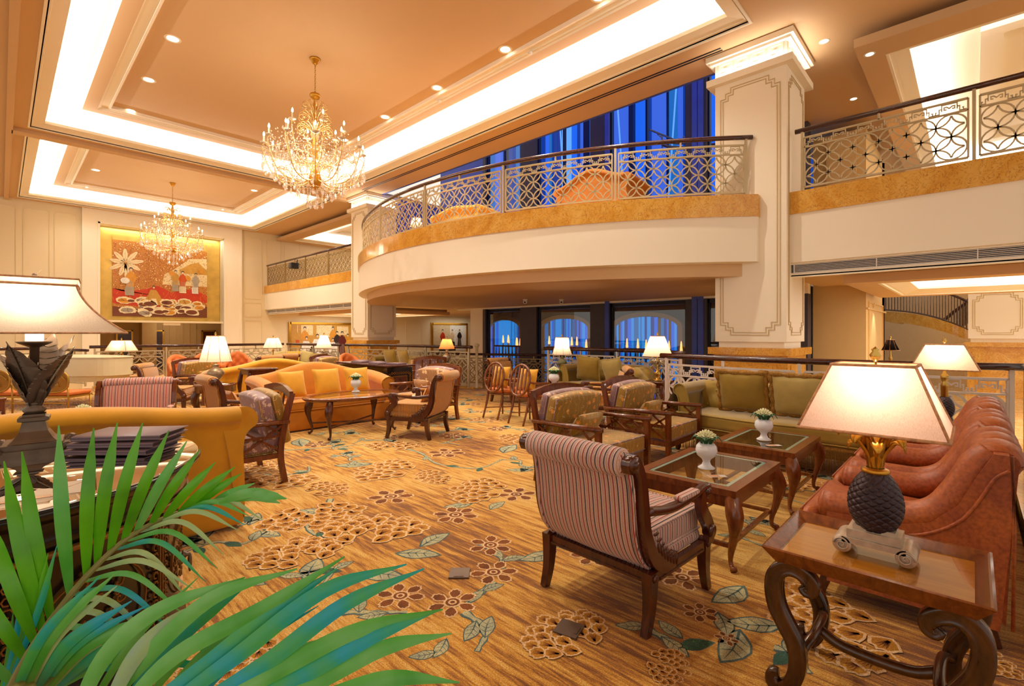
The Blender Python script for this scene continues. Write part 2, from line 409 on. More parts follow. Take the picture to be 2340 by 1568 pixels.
# ================================================================ THE SETTING
def struct(name, mb, mats, parent=None, fix=True):
    o = mb.build(name, mats, parent)
    if not parent: o['kind'] = 'structure'
    if fix: fixn(o)
    return o
def slab(mb, x0, x1, y0, y1, z0, z1, holes=(), mi=0):
    """flat slab with rectangular holes"""
    xs = sorted({x0, x1, *[h[0] for h in holes], *[h[1] for h in holes]}); ys = sorted({y0, y1, *[h[2] for h in holes], *[h[3] for h in holes]})
    for i in range(len(xs)-1):
        for j in range(len(ys)-1):
            cx, cyy = (xs[i]+xs[i+1])/2, (ys[j]+ys[j+1])/2
            if any(h[0] < cx < h[1] and h[2] < cyy < h[3] for h in holes): continue
            mb.box((cx, cyy, (z0+z1)/2), (xs[i+1]-xs[i], ys[j+1]-ys[j], z1-z0), mi)
def bx(x0, x1, y0, y1, z0, z1, mb=None, mi=0):
    mb = mb or MB(); mb.box(((x0+x1)/2, (y0+y1)/2, (z0+z1)/2), (x1-x0, y1-y0, z1-z0), mi); return mb
# ---------------- floors
lounge = [(-9, -.25), (7.5, -.25), (7.12, 2.2), (7.5, 3.65), (8.75, 3.9), (9.15, 5.3), (8.95, 7.35), (8.62, 9.5), (8.1, 11.9), (8.1, 13.0), (7.35, 14.2), (6.75, 16.95), (-9, 16.95)]
class Flat:
    """layers of flat shapes laid into a surface (carpet pile, paint)"""
    def __init__(s, mb, fn, eps): s.mb = mb; s.fn = fn; s.e = eps
    def poly(s, pts, mi, layer): s.mb.add([s.fn(x, y, layer*s.e) for x, y in pts], [tuple(range(len(pts)))], mi, False)
    def fan(s, pts, c, mi, layer):
        n = len(pts); s.mb.add([s.fn(*c, layer*s.e)]+[s.fn(x, y, layer*s.e) for x, y in pts], [(0, 1+i, 1+(i+1) % n) for i in range(n)], mi, False)
    def strip(s, pts, w, mi, layer):
        n = len(pts); vs = []
        for i in range(n):
            a = Vector(pts[max(i-1, 0)]); b = Vector(pts[min(i+1, n-1)]); t = (b-a).normalized() if (b-a).length else Vector((1, 0)); nn = Vector((-t.y, t.x))
            ww = w[i] if isinstance(w, list) else w; p = Vector(pts[i])
            for q in (1, -1): o = p+nn*ww*q; vs.append(s.fn(o.x, o.y, layer*s.e))
        s.mb.add(vs, [(2*i, 2*i+1, 2*i+3, 2*i+2) for i in range(n-1)], mi, False)
def rot2(x, y, a): return (x*math.cos(a)-y*math.sin(a), x*math.sin(a)+y*math.cos(a))
# carpet: materials 0 ground, 1 pink outline, 2 ochre, 3 brown, 4 leaf, 5 teal, 6 green
mb = MB(); mb.prism(lounge, 2, -.12, 0)
F = Flat(mb, lambda x, y, h: (x, y, .0006+h), .00006)
RC = random.Random(3)
inside = None
def in_poly(x, y, P):
    c = False
    for i in range(len(P)):
        (a, b), (d, e) = P[i], P[i-1]
        if (b > y) != (e > y) and x < (d-a)*(y-b)/(e-b)+a: c = not c
    return c
def petal(cx, cyy, a, L, W, layer, fill, out, vein=None):
    pts = []
    for i in range(11):
        t = i/10; th = PI*(t-.5)
        r = 1+.07*math.sin(i*2.6+cx*9)
        pts.append((L*(.5+.5*math.cos(th))*r, W*math.sin(th)*r))
    pts = [(0, 0), (L*.22, -W*.6)]+pts+[(L*.22, W*.6)]
    def tr(k, ox): return [(cx+rot2((x-ox)*k+ox, y*k, a)[0], cyy+rot2((x-ox)*k+ox, y*k, a)[1]) for x, y in pts]
    cc = (cx+rot2(L*.5, 0, a)[0], cyy+rot2(L*.5, 0, a)[1])
    F.fan(tr(1, L*.5), cc, out, layer); F.fan(tr(.78, L*.5), cc, fill, layer+1)
    if vein is not None:
        for da in (-.5, -.18, .18, .5):
            q = [(cx+rot2(L*t_, L*.5*math.tan(da)*(t_-.2), a)[0], cyy+rot2(L*t_, L*.5*math.tan(da)*(t_-.2), a)[1]) for t_ in (.25, .5, .78)]
            F.strip(q, [L*.045, L*.035, .001], vein, layer+2)
def peony(x, y, R, a=0, seedk=0):
    rr = random.Random(seedk); lay = 1; ca, sa = math.cos(a), math.sin(a)
    for k, n in enumerate((3, 5, 6, 6, 4, 2)):
        t = k/5; off = (.62-1.15*t)*R; wd = (.45, .8, .95, .85, .6, .25)[k]*R
        for i in range(n):
            u = 2*i/(n-1)-1+rr.uniform(-.08, .08); j = off-abs(u)*R*.18
            px, py = x+ca*j-sa*u*wd, y+sa*j+ca*u*wd
            petal(px, py, a+u*.75*(.6+.4*t)+rr.uniform(-.1, .1), R*.50, R*.235, lay, 2, 1, 3); lay += 3
def brown(x, y, R, a=0):
    for i in range(6):
        th = a+i*2*PI/6*1.02; petal(x+math.cos(th)*R*.22, y+math.sin(th)*R*.22, th, R*.72, R*.25, 1+3*i, 3, 1)
    for k, q in enumerate(((.34, 1), (.26, 3), (.16, 1), (.09, 3))):
        F.fan([(x+R*q[0]*math.cos(t*PI/6), y+R*q[0]*math.sin(t*PI/6)) for t in range(12)], (x, y), q[1], 22+k)
def leaf(x, y, L, a, layer=1, col=4):
    W = L*.24
    base = [(0, 0), (.12, .4), (.3, .85), (.5, 1), (.7, .8), (.88, .4), (1, 0), (.88, -.35), (.7, -.7), (.5, -.95), (.3, -.8), (.12, -.4)]
    def tr(k): return [(x+rot2((u*L-L/2)*k+L/2, v*W*k, a)[0], y+rot2((u*L-L/2)*k+L/2, v*W*k+math.sin(u*3)*L*.06, a)[1]) for u, v in base]
    c = (x+rot2(L/2, L*.05, a)[0], y+rot2(L/2, L*.05, a)[1])
    F.fan(tr(1.07), c, 5, layer); F.fan(tr(.93), c, col, layer+1)
    F.strip([(x+rot2(L*t, math.sin(t*3)*L*.06, a)[0], y+rot2(L*t, math.sin(t*3)*L*.06, a)[1]) for t in (0, .3, .6, .9)], [L*.022, L*.018, L*.012, .001], 5, layer+2)
    for t in (.25, .42, .6):
        for sg in (1, -1):
            q = [(x+rot2(L*(t+k*.13), sg*W*k*.8+math.sin(t*3)*L*.06, a)[0], y+rot2(L*(t+k*.13), sg*W*k*.8+math.sin(t*3)*L*.06, a)[1]) for k in (0, .5, 1)]
            F.strip(q, [L*.012, L*.009, .001], 5, layer+2)
def vine(pts, w=.022):
    q = [(p.x, p.y) for p in bez([(*p, 0) for p in pts], 8)]; n = len(q)
    ws = [w*(1-.55*i/n)*(1+.25*math.sin(i*1.7)) for i in range(n)]
    F.strip(q, [a*1.35 for a in ws], 5, 1); F.strip([(a+.004, b+.003) for a, b in q], [a*.8 for a in ws], 4, 2)
    for i in range(4, n-2, 7):
        leaf(q[i][0], q[i][1], .13+.05*RC.random(), RC.uniform(0, 6.28), 3, RC.choice((4, 4, 6)))
near = [('p', 3.13, 3.67, .25), ('p', 2.33, 3.26, .42), ('p', 1.86, 3.62, .3), ('p', 3.05, 3.85, .22), ('p', 2.35, 1.55, .0),
        ('p', 3.25, 3.05, .2)]
def gp(px, py):
    d = 1.45*1110/(py-762); k = (px-1170)/1110; fx, fy = math.sin(YAW), math.cos(YAW); return (d*(fx+k*fy), d*(fy-k*fx))
# motif centres read off the carpet (floor points)
MOT = [('p', 744, 1118, .2), ('p', 850, 1212, .31), ('p', 690, 1262, .26), ('p', 889, 1074, .33), ('p', 994, 1089, .2), ('b', 893, 1135, .22), ('b', 1041, 1177, .2), ('b', 1121, 1246, .17),
       ('b', 1128, 1308, .16), ('b', 915, 1362, .15), ('b', 1034, 1377, .15), ('p', 1300, 1452, .19), ('p', 1915, 1430, .29), ('b', 1560, 1320, .16), ('b', 1600, 1400, .1), ('p', 540, 1500, .18), ('p', 1520, 1520, .1),
       ('p', 2230, 1500, .12), ('b', 1020, 1035, .25), ('p', 900, 1020, .3), ('b', 1180, 1130, .2), ('p', 1100, 1120, .28), ('b', 1660, 1460, .06)]
for i, (k, px, py, R) in enumerate(MOT):
    x, y = gp(px, py); (peony if k == 'p' else brown)(x, y, R, i*.7, *((i,) if k == 'p' else ()))
for (px, py, L, a) in ((750, 1165, .34, 2.6), (905, 1265, .3, -.9), (960, 1250, .28, .1), (700, 1330, .3, .9), (820, 1310, .3, -1), (1700, 1340, .3, 2.9), (1690, 1440, .3, 3.2), (1790, 1430, .28, 2.2), (1640, 1400, .2, 3.7), (690, 1020, .5, 1.2), (1150, 1035, .45, .4),
                       (640, 1500, .16, 2), (1020, 1460, .14, 3.6), (1000, 1490, .13, 2.6), (1480, 1430, .16, 2.3), (1560, 1460, .16, 1.2), (1270, 1260, .28, 2.8), (1350, 1270, .25, .4), (570, 1200, .25, 1), (640, 1225, .22, 2), (850, 1060, .4, 2.5), (1080, 1150, .25, 2.7), (1120, 1165, .22, .2)):
    x, y = gp(px, py); leaf(x, y, L, a)
for V in ([(755, 1140), (740, 1180), (700, 1200), (735, 1230), (800, 1232)], [(510, 1340), (600, 1320), (700, 1310), (760, 1300), (720, 1360)], [(1128, 1330), (1080, 1370), (1060, 1385)], [(1095, 1240), (1140, 1270), (1150, 1300)], [(1060, 1400), (1110, 1440), (1090, 1490)],
          [(900, 1020), (960, 1035), (1000, 1060), (1090, 1070), (1150, 1050)], [(1395, 1250), (1440, 1300), (1500, 1330)], [(1480, 1440), (1540, 1470), (1570, 1500)], [(640, 1030), (760, 1022), (840, 1015)], [(1770, 1480), (1820, 1500), (1850, 1540)], [(780, 1400), (860, 1400), (930, 1400)]):
    vine([gp(*p) for p in V], .02)
used_m = [gp(a[1], a[2]) for a in MOT]
for i in range(620):
    x, y = RC.uniform(-3, 8.2), RC.uniform(.1, 16.5)
    if not in_poly(x, y, lounge) or any((x-a)**2+(y-b)**2 < .30 for a, b in used_m): continue
    used_m.append((x, y)); k = RC.random()
    if not in_poly(x+.5, y+.5, lounge) or not in_poly(x+.5, y-.5, lounge) or y < .5: continue
    if k < .38: peony(x, y, RC.uniform(.22, .34), RC.random()*6, i)
    elif k < .62: brown(x, y, RC.uniform(.15, .24), RC.random()*6)
    a = RC.random()*6.28
    if k > .2:
        vine([(x+rot2(u, v, a)[0], y+rot2(u, v, a)[1]) for u, v in ((0, 0), (.2, .12), (.4, .02), (.55, .2))], .02)
        for q in range(2): leaf(x+rot2(.15*q, .1, a)[0], y+rot2(.15*q, .1, a)[1], RC.uniform(.2, .34), a+q*1.3+1)
struct('floor', mb, ['carpet', 'cp_pink', 'cp_ochre', 'cp_brown', 'cp_leaf', 'cp_teal', 'cp_green'], fix=False)
mb = MB(); slab(mb, -9, 26, -7, 31.5, -.5, -.35)
struct('floor_lower', mb, 'marble_floor')
# marble curb round the platform
mb = MB(); L = [(x, y) for x, y in lounge[1:12]]
mb.sweep([(-9, -.42, -.02)]+[(x+.03, y-(.17 if y < 0 else 0), -.02) for x, y in L[:6]]+[(9.02, 7.2, -.02)], [(-.14, -.33), (.14, -.33), (.14, .06), (-.14, .06)], 0, smooth=False)
mb.sweep([(8.62, 9.45, -.02), (8.2, 11.9, -.02), (8.05, 13.1, -.02), (7.4, 14.2, -.02), (6.8, 17.0, -.02), (1.7, 17.0, -.02)], [(-.14, -.33), (.14, -.33), (.14, .06), (-.14, .06)], 0, smooth=False)
mb.box((8.75, 8.35, -.2), (.5, 2.0, .3)); mb.box((9.1, 8.35, -.28), (.5, 2.0, .14))
struct('trim_1', mb, 'marble')
# ---------------- main ceiling
mb = MB(); slab(mb, -9, 9.77, -5, 27, 6.6, 6.72, COVES)
struct('ceiling', mb, 'ceiling_paint')
def ring(mb, x0, x1, y0, y1, z, prof, mis):
    for i in range(len(prof)-1):
        (a, p), (b, q) = prof[i], prof[i+1]; mi = mis[i] if isinstance(mis, list) else mis
        r0 = [(x0+a, y0+a), (x1-a, y0+a), (x1-a, y1-a), (x0+a, y1-a)]; r1 = [(x0+b, y0+b), (x1-b, y0+b), (x1-b, y1-b), (x0+b, y1-b)]
        mb.add([(u, v, z+p) for u, v in r0]+[(u, v, z+q) for u, v in r1], [(k, (k+1) % 4, 4+(k+1) % 4, 4+k) for k in range(4)], mi, False)
def cove(x0, x1, y0, y1, z, top=.55, scale=1):
    s = scale
    prof = [(-.06, 0), (-.06, -.025), (-.02, -.025), (-.02, .0), (.0, .0), (.0, .012), (.03, .02), (.035, .035), (.24*s, .08), (.24*s, .15), (.1, .12), (.05, .12), (.03, .42), (.07, .5), (.16, .54), (.84*s, .54), (.84*s, .47), (.88*s, .44), (1.14*s, .44), (1.16*s, .47), (1.2*s, .47), (1.2*s, .51), (1.34*s, .51), (1.34*s, .47), (1.38*s, .47), (1.38*s, top)]
    ms = [1, 1, 1, 1, 1, 1, 1, 1, 1, 1, 2, 2, 2, 2, 2, 1, 1, 0, 1, 1, 2, 2, 1, 1, 1]
    m = MB(); ring(m, x0, x1, y0, y1, z, prof, ms)
    i = 1.38*s; slab(m, x0+i, x1-i, y0+i, y1-i, z+top, z+top+.03)
    return struct('ceiling_recess', m, ['ceiling_paint', 'cream_paint', 'ceiling_white'], fix=False)
for c in COVES: cove(*c, 6.6)
mb = MB(); mb.box((8.95, 9.6, 6.598), (.035, 12.6, .01)); mb.box((9.03, 9.6, 6.598), (.035, 12.6, .01))
struct('trim_2', mb, 'black')
mb = MB(); bx(.2, 9.2, 17.3, 17.6, 6.5, 6.6, mb); bx(.1, .22, -5, 26.5, 6.5, 6.6, mb)
struct('trim_3', mb, 'ceiling_paint')
# side ceilings with their own light coves
mb = MB(); slab(mb, 9.77, 26, -7, 3.45, 6.6, 6.72, [(10.6, 20, -6, 1.1)]); slab(mb, 10, 26, -7, 1.47, 6.3, 6.45, [(10.6, 20, -6, 1.1)])
slab(mb, 9.77, 26, 16.0, 27, 6.6, 6.72, [(10.6, 20, 18.4, 25.8)]); slab(mb, 10, 26, 17.9, 27, 6.3, 6.45, [(10.6, 20, 18.4, 25.8)])
struct('ceiling_side', mb, 'ceiling_paint')
for c in ((10.6, 20, -6, 1.1), (10.6, 20, 18.4, 25.8)):
    m = MB(); ring(m, *c, 6.3, [(0, 0), (.04, 0), (.04, .05), (.1, .05), (.3, .1), (.3, .14), (.1, .14), (.08, .45), (1.2, .55), (1.2, .42), (1.5, .42), (1.5, .52), (3.3, .52)], [1, 1, 1, 1, 1, 2, 2, 2, 1, 2, 2, 2])
    m.box((c[0]+.62, (c[2]+c[3])/2, 6.79), (.05, c[3]-c[2]-1, .02), 3); m.box((c[0]+.74, (c[2]+c[3])/2, 6.8), (.05, c[3]-c[2]-1, .02), 3)
    struct('ceiling_recess', m, ['ceiling_paint', 'cream_paint', 'ceiling_white', 'black'], fix=False)
    cove_lights(*c, 6.47, 24, .2)
    light('AREA', 'cove_strip_light', ((c[0]+c[1])/2, (c[2]+c[3])/2, 6.75), 130, WHITE, 5, 2.5, (0, 0, 0))
# lower-level ceilings right and left of the curved balcony
def low_ceiling(y0, y1, hy0, hy1):
    m = MB(); slab(m, 9.63, 26 if y0 > 5 else 15.4, y0, y1, 2.6, 2.67, [(10.7, 14.9, hy0-.1, hy1+.1)])
    s0, s1 = (hy0-.45, hy1+.45)
    slab(m, 10.5, 15.3, max(s0, y0), min(s1, y1), 2.35, 2.5, [(10.9, 14.9, hy0, hy1)])
    slab(m, 10.6, 15.2, max(s0+.1, y0), min(s1-.1, y1), 2.5, 2.6, [(10.9, 14.9, hy0, hy1)])
    o = struct('ceiling_lower', m, 'ceiling_paint')
    m = MB(); ring(m, 10.9, 14.9, hy0, hy1, 2.35, [(0, 0), (.05, 0), (.05, .03), (.1, .03), (.35, .12), (.35, .16)], 0); struct('trim_4', m, 'cream_paint')
    m = MB(); m.box((12.9, (hy0+hy1)/2, 2.53), (3.5, hy1-hy0-.5, .02)); o = m.build('ceiling_light_panel', 'led_panel')
    o['kind'] = 'structure'; 0 and tag(o, 'bright white ceiling light panel under the '+('right' if y0 < 5 else 'far left')+' balcony', 'ceiling light')
    light('AREA', 'panel_light', (12.9, (hy0+hy1)/2, 2.5), 150, WHITE, 3.4, 4, (0, 0, 0))
low_ceiling(-7, 2.75, -5.5, 1.25)
low_ceiling(16.1, 26.5, 19.2, 24.5)
# ---------------- rails
class Path:
    def __init__(s, pts):
        s.p = [Vector(p) for p in pts]; s.L = [0]
        for a, b in zip(s.p, s.p[1:]): s.L.append(s.L[-1]+(b-a).length)
        s.len = s.L[-1]
    def at(s, t):
        t = max(-.2, min(s.len+.2, t)); i = 0
        while i < len(s.p)-2 and t > s.L[i+1]: i += 1
        a, b = s.p[i], s.p[i+1]; d = (b-a)/(s.L[i+1]-s.L[i]); q = a+d*(t-s.L[i]); return q, Vector((-d.y, d.x)).normalized()
def flatbar(mb, pts, w, d, fn, mi=0, closed=False):
    n = len(pts); vs = []; fs = []
    for i in range(n):
        if closed: a, b = pts[i-1], pts[(i+1) % n]
        else: a, b = pts[max(i-1, 0)], pts[min(i+1, n-1)]
        p = pts[i]; t1 = Vector((p[0]-a[0], p[1]-a[1])); t2 = Vector((b[0]-p[0], b[1]-p[1]))
        if t1.length < 1e-9: t1 = t2
        if t2.length < 1e-9: t2 = t1
        t1.normalize(); t2.normalize(); t = (t1+t2)
        t = t.normalized() if t.length > 1e-6 else t1
        nn = Vector((-t.y, t.x)); f = min(1.6, 1/max(.4, abs(nn.dot(Vector((-t1.y, t1.x)))))); h = w/2*f
        for q, e in ((h, -d/2), (h, d/2), (-h, d/2), (-h, -d/2)): vs.append(fn(p[0]+nn.x*q, p[1]+nn.y*q, e))
    for i in range(n if closed else n-1):
        for j in range(4): a = 4*i+j; b = 4*i+(j+1) % 4; c = 4*((i+1) % n)+(j+1) % 4; e = 4*((i+1) % n)+j; fs.append((a, b, c, e))
    if not closed: fs += [(3, 2, 1, 0), (4*n-4, 4*n-3, 4*n-2, 4*n-1)]
    mb.add(vs, fs, mi, False)
def fret(L, z0, z1):
    """the meander band: boxes with an M and curled hooks between them"""
    n = max(1, round(L/.32)); p = L/n; h = z1-z0; out = []
    for i in range(n):
        o = i*p; f = lambda u, v: (o+u*p, z0+v*h)
        out.append([f(.2, .3), f(.2, .95), f(.7, .95), f(.7, .3)])
        out.append([f(.36, .42), f(.28, .42), f(.28, .68), f(.36, .68), f(.45, .5), f(.54, .68), f(.62, .68), f(.62, .42), f(.54, .42)])
        out.append([f(.7, .55), f(.78, .55), f(.78, .08), f(.90, .08), f(.90, .32), f(.85, .32)])
        out.append([f(.2, .55), f(.12, .55), f(.12, .08), f(0, .08), f(0, .32), f(.05, .32)])
        out.append([f(.9, .08), f(1, .08)])
    return out
def circles(L, z0, z1):
    H = z1-z0; s = H/4; m = max(2, round(L/(2*s)))*2; sx = L/m; out = []
    for i in range(0, m+1):
        for j in range(0, 5):
            if (i+j) % 2: continue
            cx, cz = i*sx, z0+j*s; N = 20; run = []
            for k in range(N+1):
                a = 2*PI*k/N+PI/4; x, z = cx+sx*math.cos(a), cz+s*math.sin(a)
                if -1e-6 <= x <= L+1e-6 and z0-1e-6 <= z <= z1+1e-6: run.append((x, z))
                else:
                    if len(run) > 1: out.append(run)
                    run = []
            if len(run) > 1: out.append(run)
    return out
def railing(label, pts, z0, h=1.05, panel=2.2, mat='rail_metal', group=None, end_posts=True, hr=.038, wbar=.02, hand='handrail', ext=.08):
    P = Path(pts); n = max(1, round(P.len/panel)); pl = P.len/n; c0 = P.at(P.len/2)[0]
    T = thing('railing', label, 'railing', (c0.x, c0.y, z0), 0, group); off = Vector((c0.x, c0.y))
    def fn0(base):
        def f(s, z, e): q, nn = P.at(base+s); q = q+nn*e-off; return (q.x, q.y, z)
        return f
    mb = MB(); N = max(2, int(P.len/.35)) if len(pts) > 2 else 1
    hp = [P.at(-ext+(P.len+2*ext)*i/N)[0]-off for i in range(N+1)]
    mb.tube([(q.x, q.y, h) for q in hp], hr, 10, flat=1.1)
    fixn(mb.build('handrail', hand, T))
    zb = h-.135; zf = h-.30
    for k in range(n):
        m = MB(); f = fn0(k*pl); g = .06; L = pl-2*g
        f2 = lambda s, z, e: f(s+g, z, e)
        K = max(1, int(L/.35)) if len(pts) > 2 else 1
        for z, wd in ((zb, .028), (zf, .022), (.07, .03)): flatbar(m, [(L*i/K, z) for i in range(K+1)], wd, .03, f2)
        for u in (0, L): flatbar(m, [(u, .07), (u, zb)], .025, .03, f2)
        for pl_ in fret(L-.03, zf+.012, zb-.014): flatbar(m, [(a+.015, b) for a, b in pl_], .014, .014, f2)
        for c in circles(L-.02, .085, zf-.01): flatbar(m, [(a+.01, b) for a, b in c], wbar, .014, f2)
        m.build('lattice_panel', mat, T)
        m = MB(); flatbar(m, [(pl/2, zb), (pl/2, h-.02)], .03, .03, f); m.build('handrail_stub', mat, T)
    for k in range(n+1):
        if (k in (0, n)) and not end_posts: continue
        m = MB(); f = fn0(min(max(k*pl, .03), P.len-.03)); flatbar(m, [(0, -.02), (0, h-.02)], .04, .04, f); m.build('post', mat, T)
    return T
# ---------------- curved balcony
AC, AR = (17.1, 9.4), 10.4
def arc(R, y0, y1, n=48):
    out = []
    for i in range(n+1):
        y = y0+(y1-y0)*i/n; out.append((AC[0]-math.sqrt(R*R-(y-AC[1])**2), y))
    return out
def arc_slab(R, y0, y1, z0, z1, xb=13.45):
    m = MB(); A = arc(R, y0, y1); n = len(A); vs = [(x, y, z) for x, y in A for z in (z0, z1)]+[(xb, y, z) for x, y in A for z in (z0, z1)]; fs = []; o = 2*n
    for i in range(n-1):
        a = 2*i; fs += [(a, a+2, a+3, a+1), (o+a, o+a+1, o+a+3, o+a+2), (a+1, a+3, o+a+3, o+a+1), (a, o+a, o+a+2, a+2)]
    e = 2*(n-1); fs += [(0, 1, o+1, o), (e, o+e, o+e+1, e+1)]
    m.add(vs, fs, 0, False); return m
struct('balcony_fascia', arc_slab(AR, 2.74, 16.0, 2.71, 3.5), 'cream_paint')
struct('balcony_marble_band', arc_slab(AR+.03, 2.72, 16.0, 3.5, 3.88), 'marble')
struct('balcony_soffit', arc_slab(AR-.26, 2.95, 16.0, 2.48, 2.71), 'ceiling_paint')
# side balconies (straight)
for (y0, y1) in ((-7, 2.32), (17.15, 26.5)):
    struct('balcony_fascia', bx(9.4, 10.4, y0, y1, 2.67, 3.5), 'cream_paint')
    struct('balcony_marble_band', bx(9.37, 9.9, y0, y1, 3.5, 3.88), 'marble')
    m = MB(); bx(9.9, 26 if y0 > 5 else 16, y0, y1, 3.6, 3.86, m); struct('floor_upper', m, 'marble_floor')
    m = MB(); bx(9.5, 9.6, y0, y1, 2.44, 2.5, m); bx(9.48, 9.52, y0, y1, 2.64, 2.67, m); bx(9.5, 9.59, y0, y1, 2.42, 2.46, m)
    T = m.build('air_grille', 'cream_paint'); tag(T, 'long slatted air grille under the '+('right' if y0 < 5 else 'far left')+' balcony edge', 'air vent'); fixn(T)
    m = MB()
    for k in range(7): m.box((9.5, (y0+y1)/2, 2.485+k*.024), (.02, y1-y0-.1, .008))
    y = y0+.05
    while y < y1: m.box((9.5, y, 2.56), (.024, .012, .17)); y += 1.15
    m.build('slats', 'camera_white', T)
    m = MB(); bx(9.58, 9.6, y0, y1, 2.46, 2.67, m); m.build('backing', 'grey_dark', T)
# ---------------- pillars
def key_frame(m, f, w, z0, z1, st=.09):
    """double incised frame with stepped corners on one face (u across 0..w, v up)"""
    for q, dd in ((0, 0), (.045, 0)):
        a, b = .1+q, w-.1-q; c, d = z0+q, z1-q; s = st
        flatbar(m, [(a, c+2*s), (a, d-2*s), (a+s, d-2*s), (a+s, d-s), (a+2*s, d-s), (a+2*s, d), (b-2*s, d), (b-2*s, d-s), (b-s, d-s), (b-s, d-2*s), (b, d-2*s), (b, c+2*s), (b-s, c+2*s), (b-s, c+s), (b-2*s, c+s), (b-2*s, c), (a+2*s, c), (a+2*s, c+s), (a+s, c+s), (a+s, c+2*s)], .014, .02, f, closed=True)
def key_band(m, f, w, z0, z1):
    n = 4; p = (w-.08)/n; h = z1-z0
    for i in range(n):
        o = .04+i*p; g = lambda u, v: (o+u*p, z0+v*h)
        flatbar(m, [g(.1, .05), g(.1, .95), g(.85, .95), g(.85, .3), g(.4, .3), g(.4, .6), g(.6, .6)], h*.12, .03, f)
def pillar(x, y, s=1.2, z0=-.35, z1=6.6, frames=((1.42, 5.95),), cap=True):
    m = MB(); c = (x+s/2, y+s/2)
    m.box((*c, (1.3+z1)/2), (s, s, z1-1.3)); m.box((*c, 1.25), (s-.1, s-.1, .12)); m2 = MB()
    fX = lambda u, v, e: (x+e, y+u, v); fY = lambda u, v, e: (x+u, y+e, v)
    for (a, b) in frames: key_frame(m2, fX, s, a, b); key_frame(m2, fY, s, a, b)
    if cap:
        m.box((*c, 6.1), (s+.24, s+.24, .12)); m.box((*c, 6.54), (s+.26, s+.26, .1)); m.box((*c, 6.47), (s+.16, s+.16, .05))
        key_band(m, lambda u, v, e: (x-.0+e, y+u, v), s, 6.17, 6.44); key_band(m, lambda u, v, e: (x+u, y+e, v), s, 6.17, 6.44)
    o = struct('pillar', m, 'cream_paint'); m2.build('key_moulding', 'moulding_shade_tan', o)
    m = MB(); m.box((*c, 1.13), (s+.2, s+.2, .13)); m.box((*c, .36), (s+.04, s+.04, 1.42)); m.box((*c, -.25), (s+.12, s+.12, .2)); m.box((x-.02, c[1], .45), (.03, s-.3, .9)); m.box((c[0], y-.02, .45), (s-.3, .03, .9))
    fixn(m.build('marble_base', 'marble', o))
    if cap:
        for (lx, ly, sx, sy) in ((x-.07, c[1], .04, s), (c[0], y-.07, s, .04)): light('AREA', 'pillar_uplight', (lx, ly, 6.18), 6, WHITE, sx, sy, (PI, 0, 0))
    return o
pillar(9.22, 2.3, 1.2, frames=((1.42, 5.95),))
pillar(9.22, 16.0, 1.2, frames=((1.42, 5.95),))
pillar(19.4, -1.1, 1.2, z1=3.6, frames=((1.42, 2.6),), cap=False)
# ---------------- far wall with its tall portal
mb = MB()
bx(-9, 2.87, 26.5, 26.8, -.35, 6.6, mb); bx(7.48, 26, 26.5, 26.8, -.35, 6.6, mb); bx(2.87, 7.48, 26.5, 26.8, 6.03, 6.6, mb)
bx(2.87, 7.48, 27.0, 27.2, 1.98, 6.1, mb); bx(2.87, 7.48, 26.5, 27.1, 1.93, 2.02, mb); bx(2.8, 2.87, 26.5, 27.1, 2, 6.1, mb); bx(7.48, 7.55, 26.5, 27.1, 2, 6.1, mb)
fr = lambda u, v, e: (u, 26.49+e, v)
for (a, b) in ((-5.5, -4.6), (-4.4, -3.5), (-3.3, -2.4), (-2.2, -1.5), (-1.3, -.55), (-.35, .42), (.62, 1.35), (1.5, 2.15), (8.45, 9.25), (9.5, 10.2), (10.4, 11.2)):
    for (c, d) in ((3.2, 6.3), (2.3, 3.0), (.2, 2.1)):
        if a > 9.3 and c < 3: continue
        q = .06; flatbar(mb, [(a, c+q), (a, d-q), (a+q, d), (b-q, d), (b, d-q), (b, c+q), (b-q, c), (a+q, c)], .025, .03, fr, closed=True)
for xx in range(12, 24, 2):
    flatbar(mb, [(xx, .2), (xx, 2.2), (xx+1.2, 2.2), (xx+1.2, .2)], .025, .03, fr, closed=True)
struct('wall_far', mb, 'panel_paint')
mb = MB()
for (a, b, c, d, e) in ((2.30, 2.87, -.35, 6.6, .12), (7.48, 8.28, -.35, 6.6, .12), (2.87, 7.48, 6.12, 6.6, .12)): bx(a, b, 26.5-e, 26.5, c, d, mb)
for (a, b, c, d) in ((2.3, 2.38, -.35, 6.6), (2.79, 2.87, -.35, 6.1), (7.48, 7.56, -.35, 6.1), (8.2, 8.28, -.35, 6.6), (2.8, 7.5, 6.03, 6.12)): bx(a, b, 26.34, 26.42, c, d, mb)
struct('trim_5', mb, 'cream_paint')
# gold-leaf niche
mb = MB(); bx(2.87, 7.48, 26.97, 27.0, 2.02, 6.03, mb); bx(2.9, 7.45, 26.93, 26.97, 2.05, 5.86, mb); struct('wall_niche', mb, 'gold_leaf')
light('AREA', 'niche_light', (5.2, 26.75, 6.0), 60, WARM, 4.4, .12, (0, 0, 0))
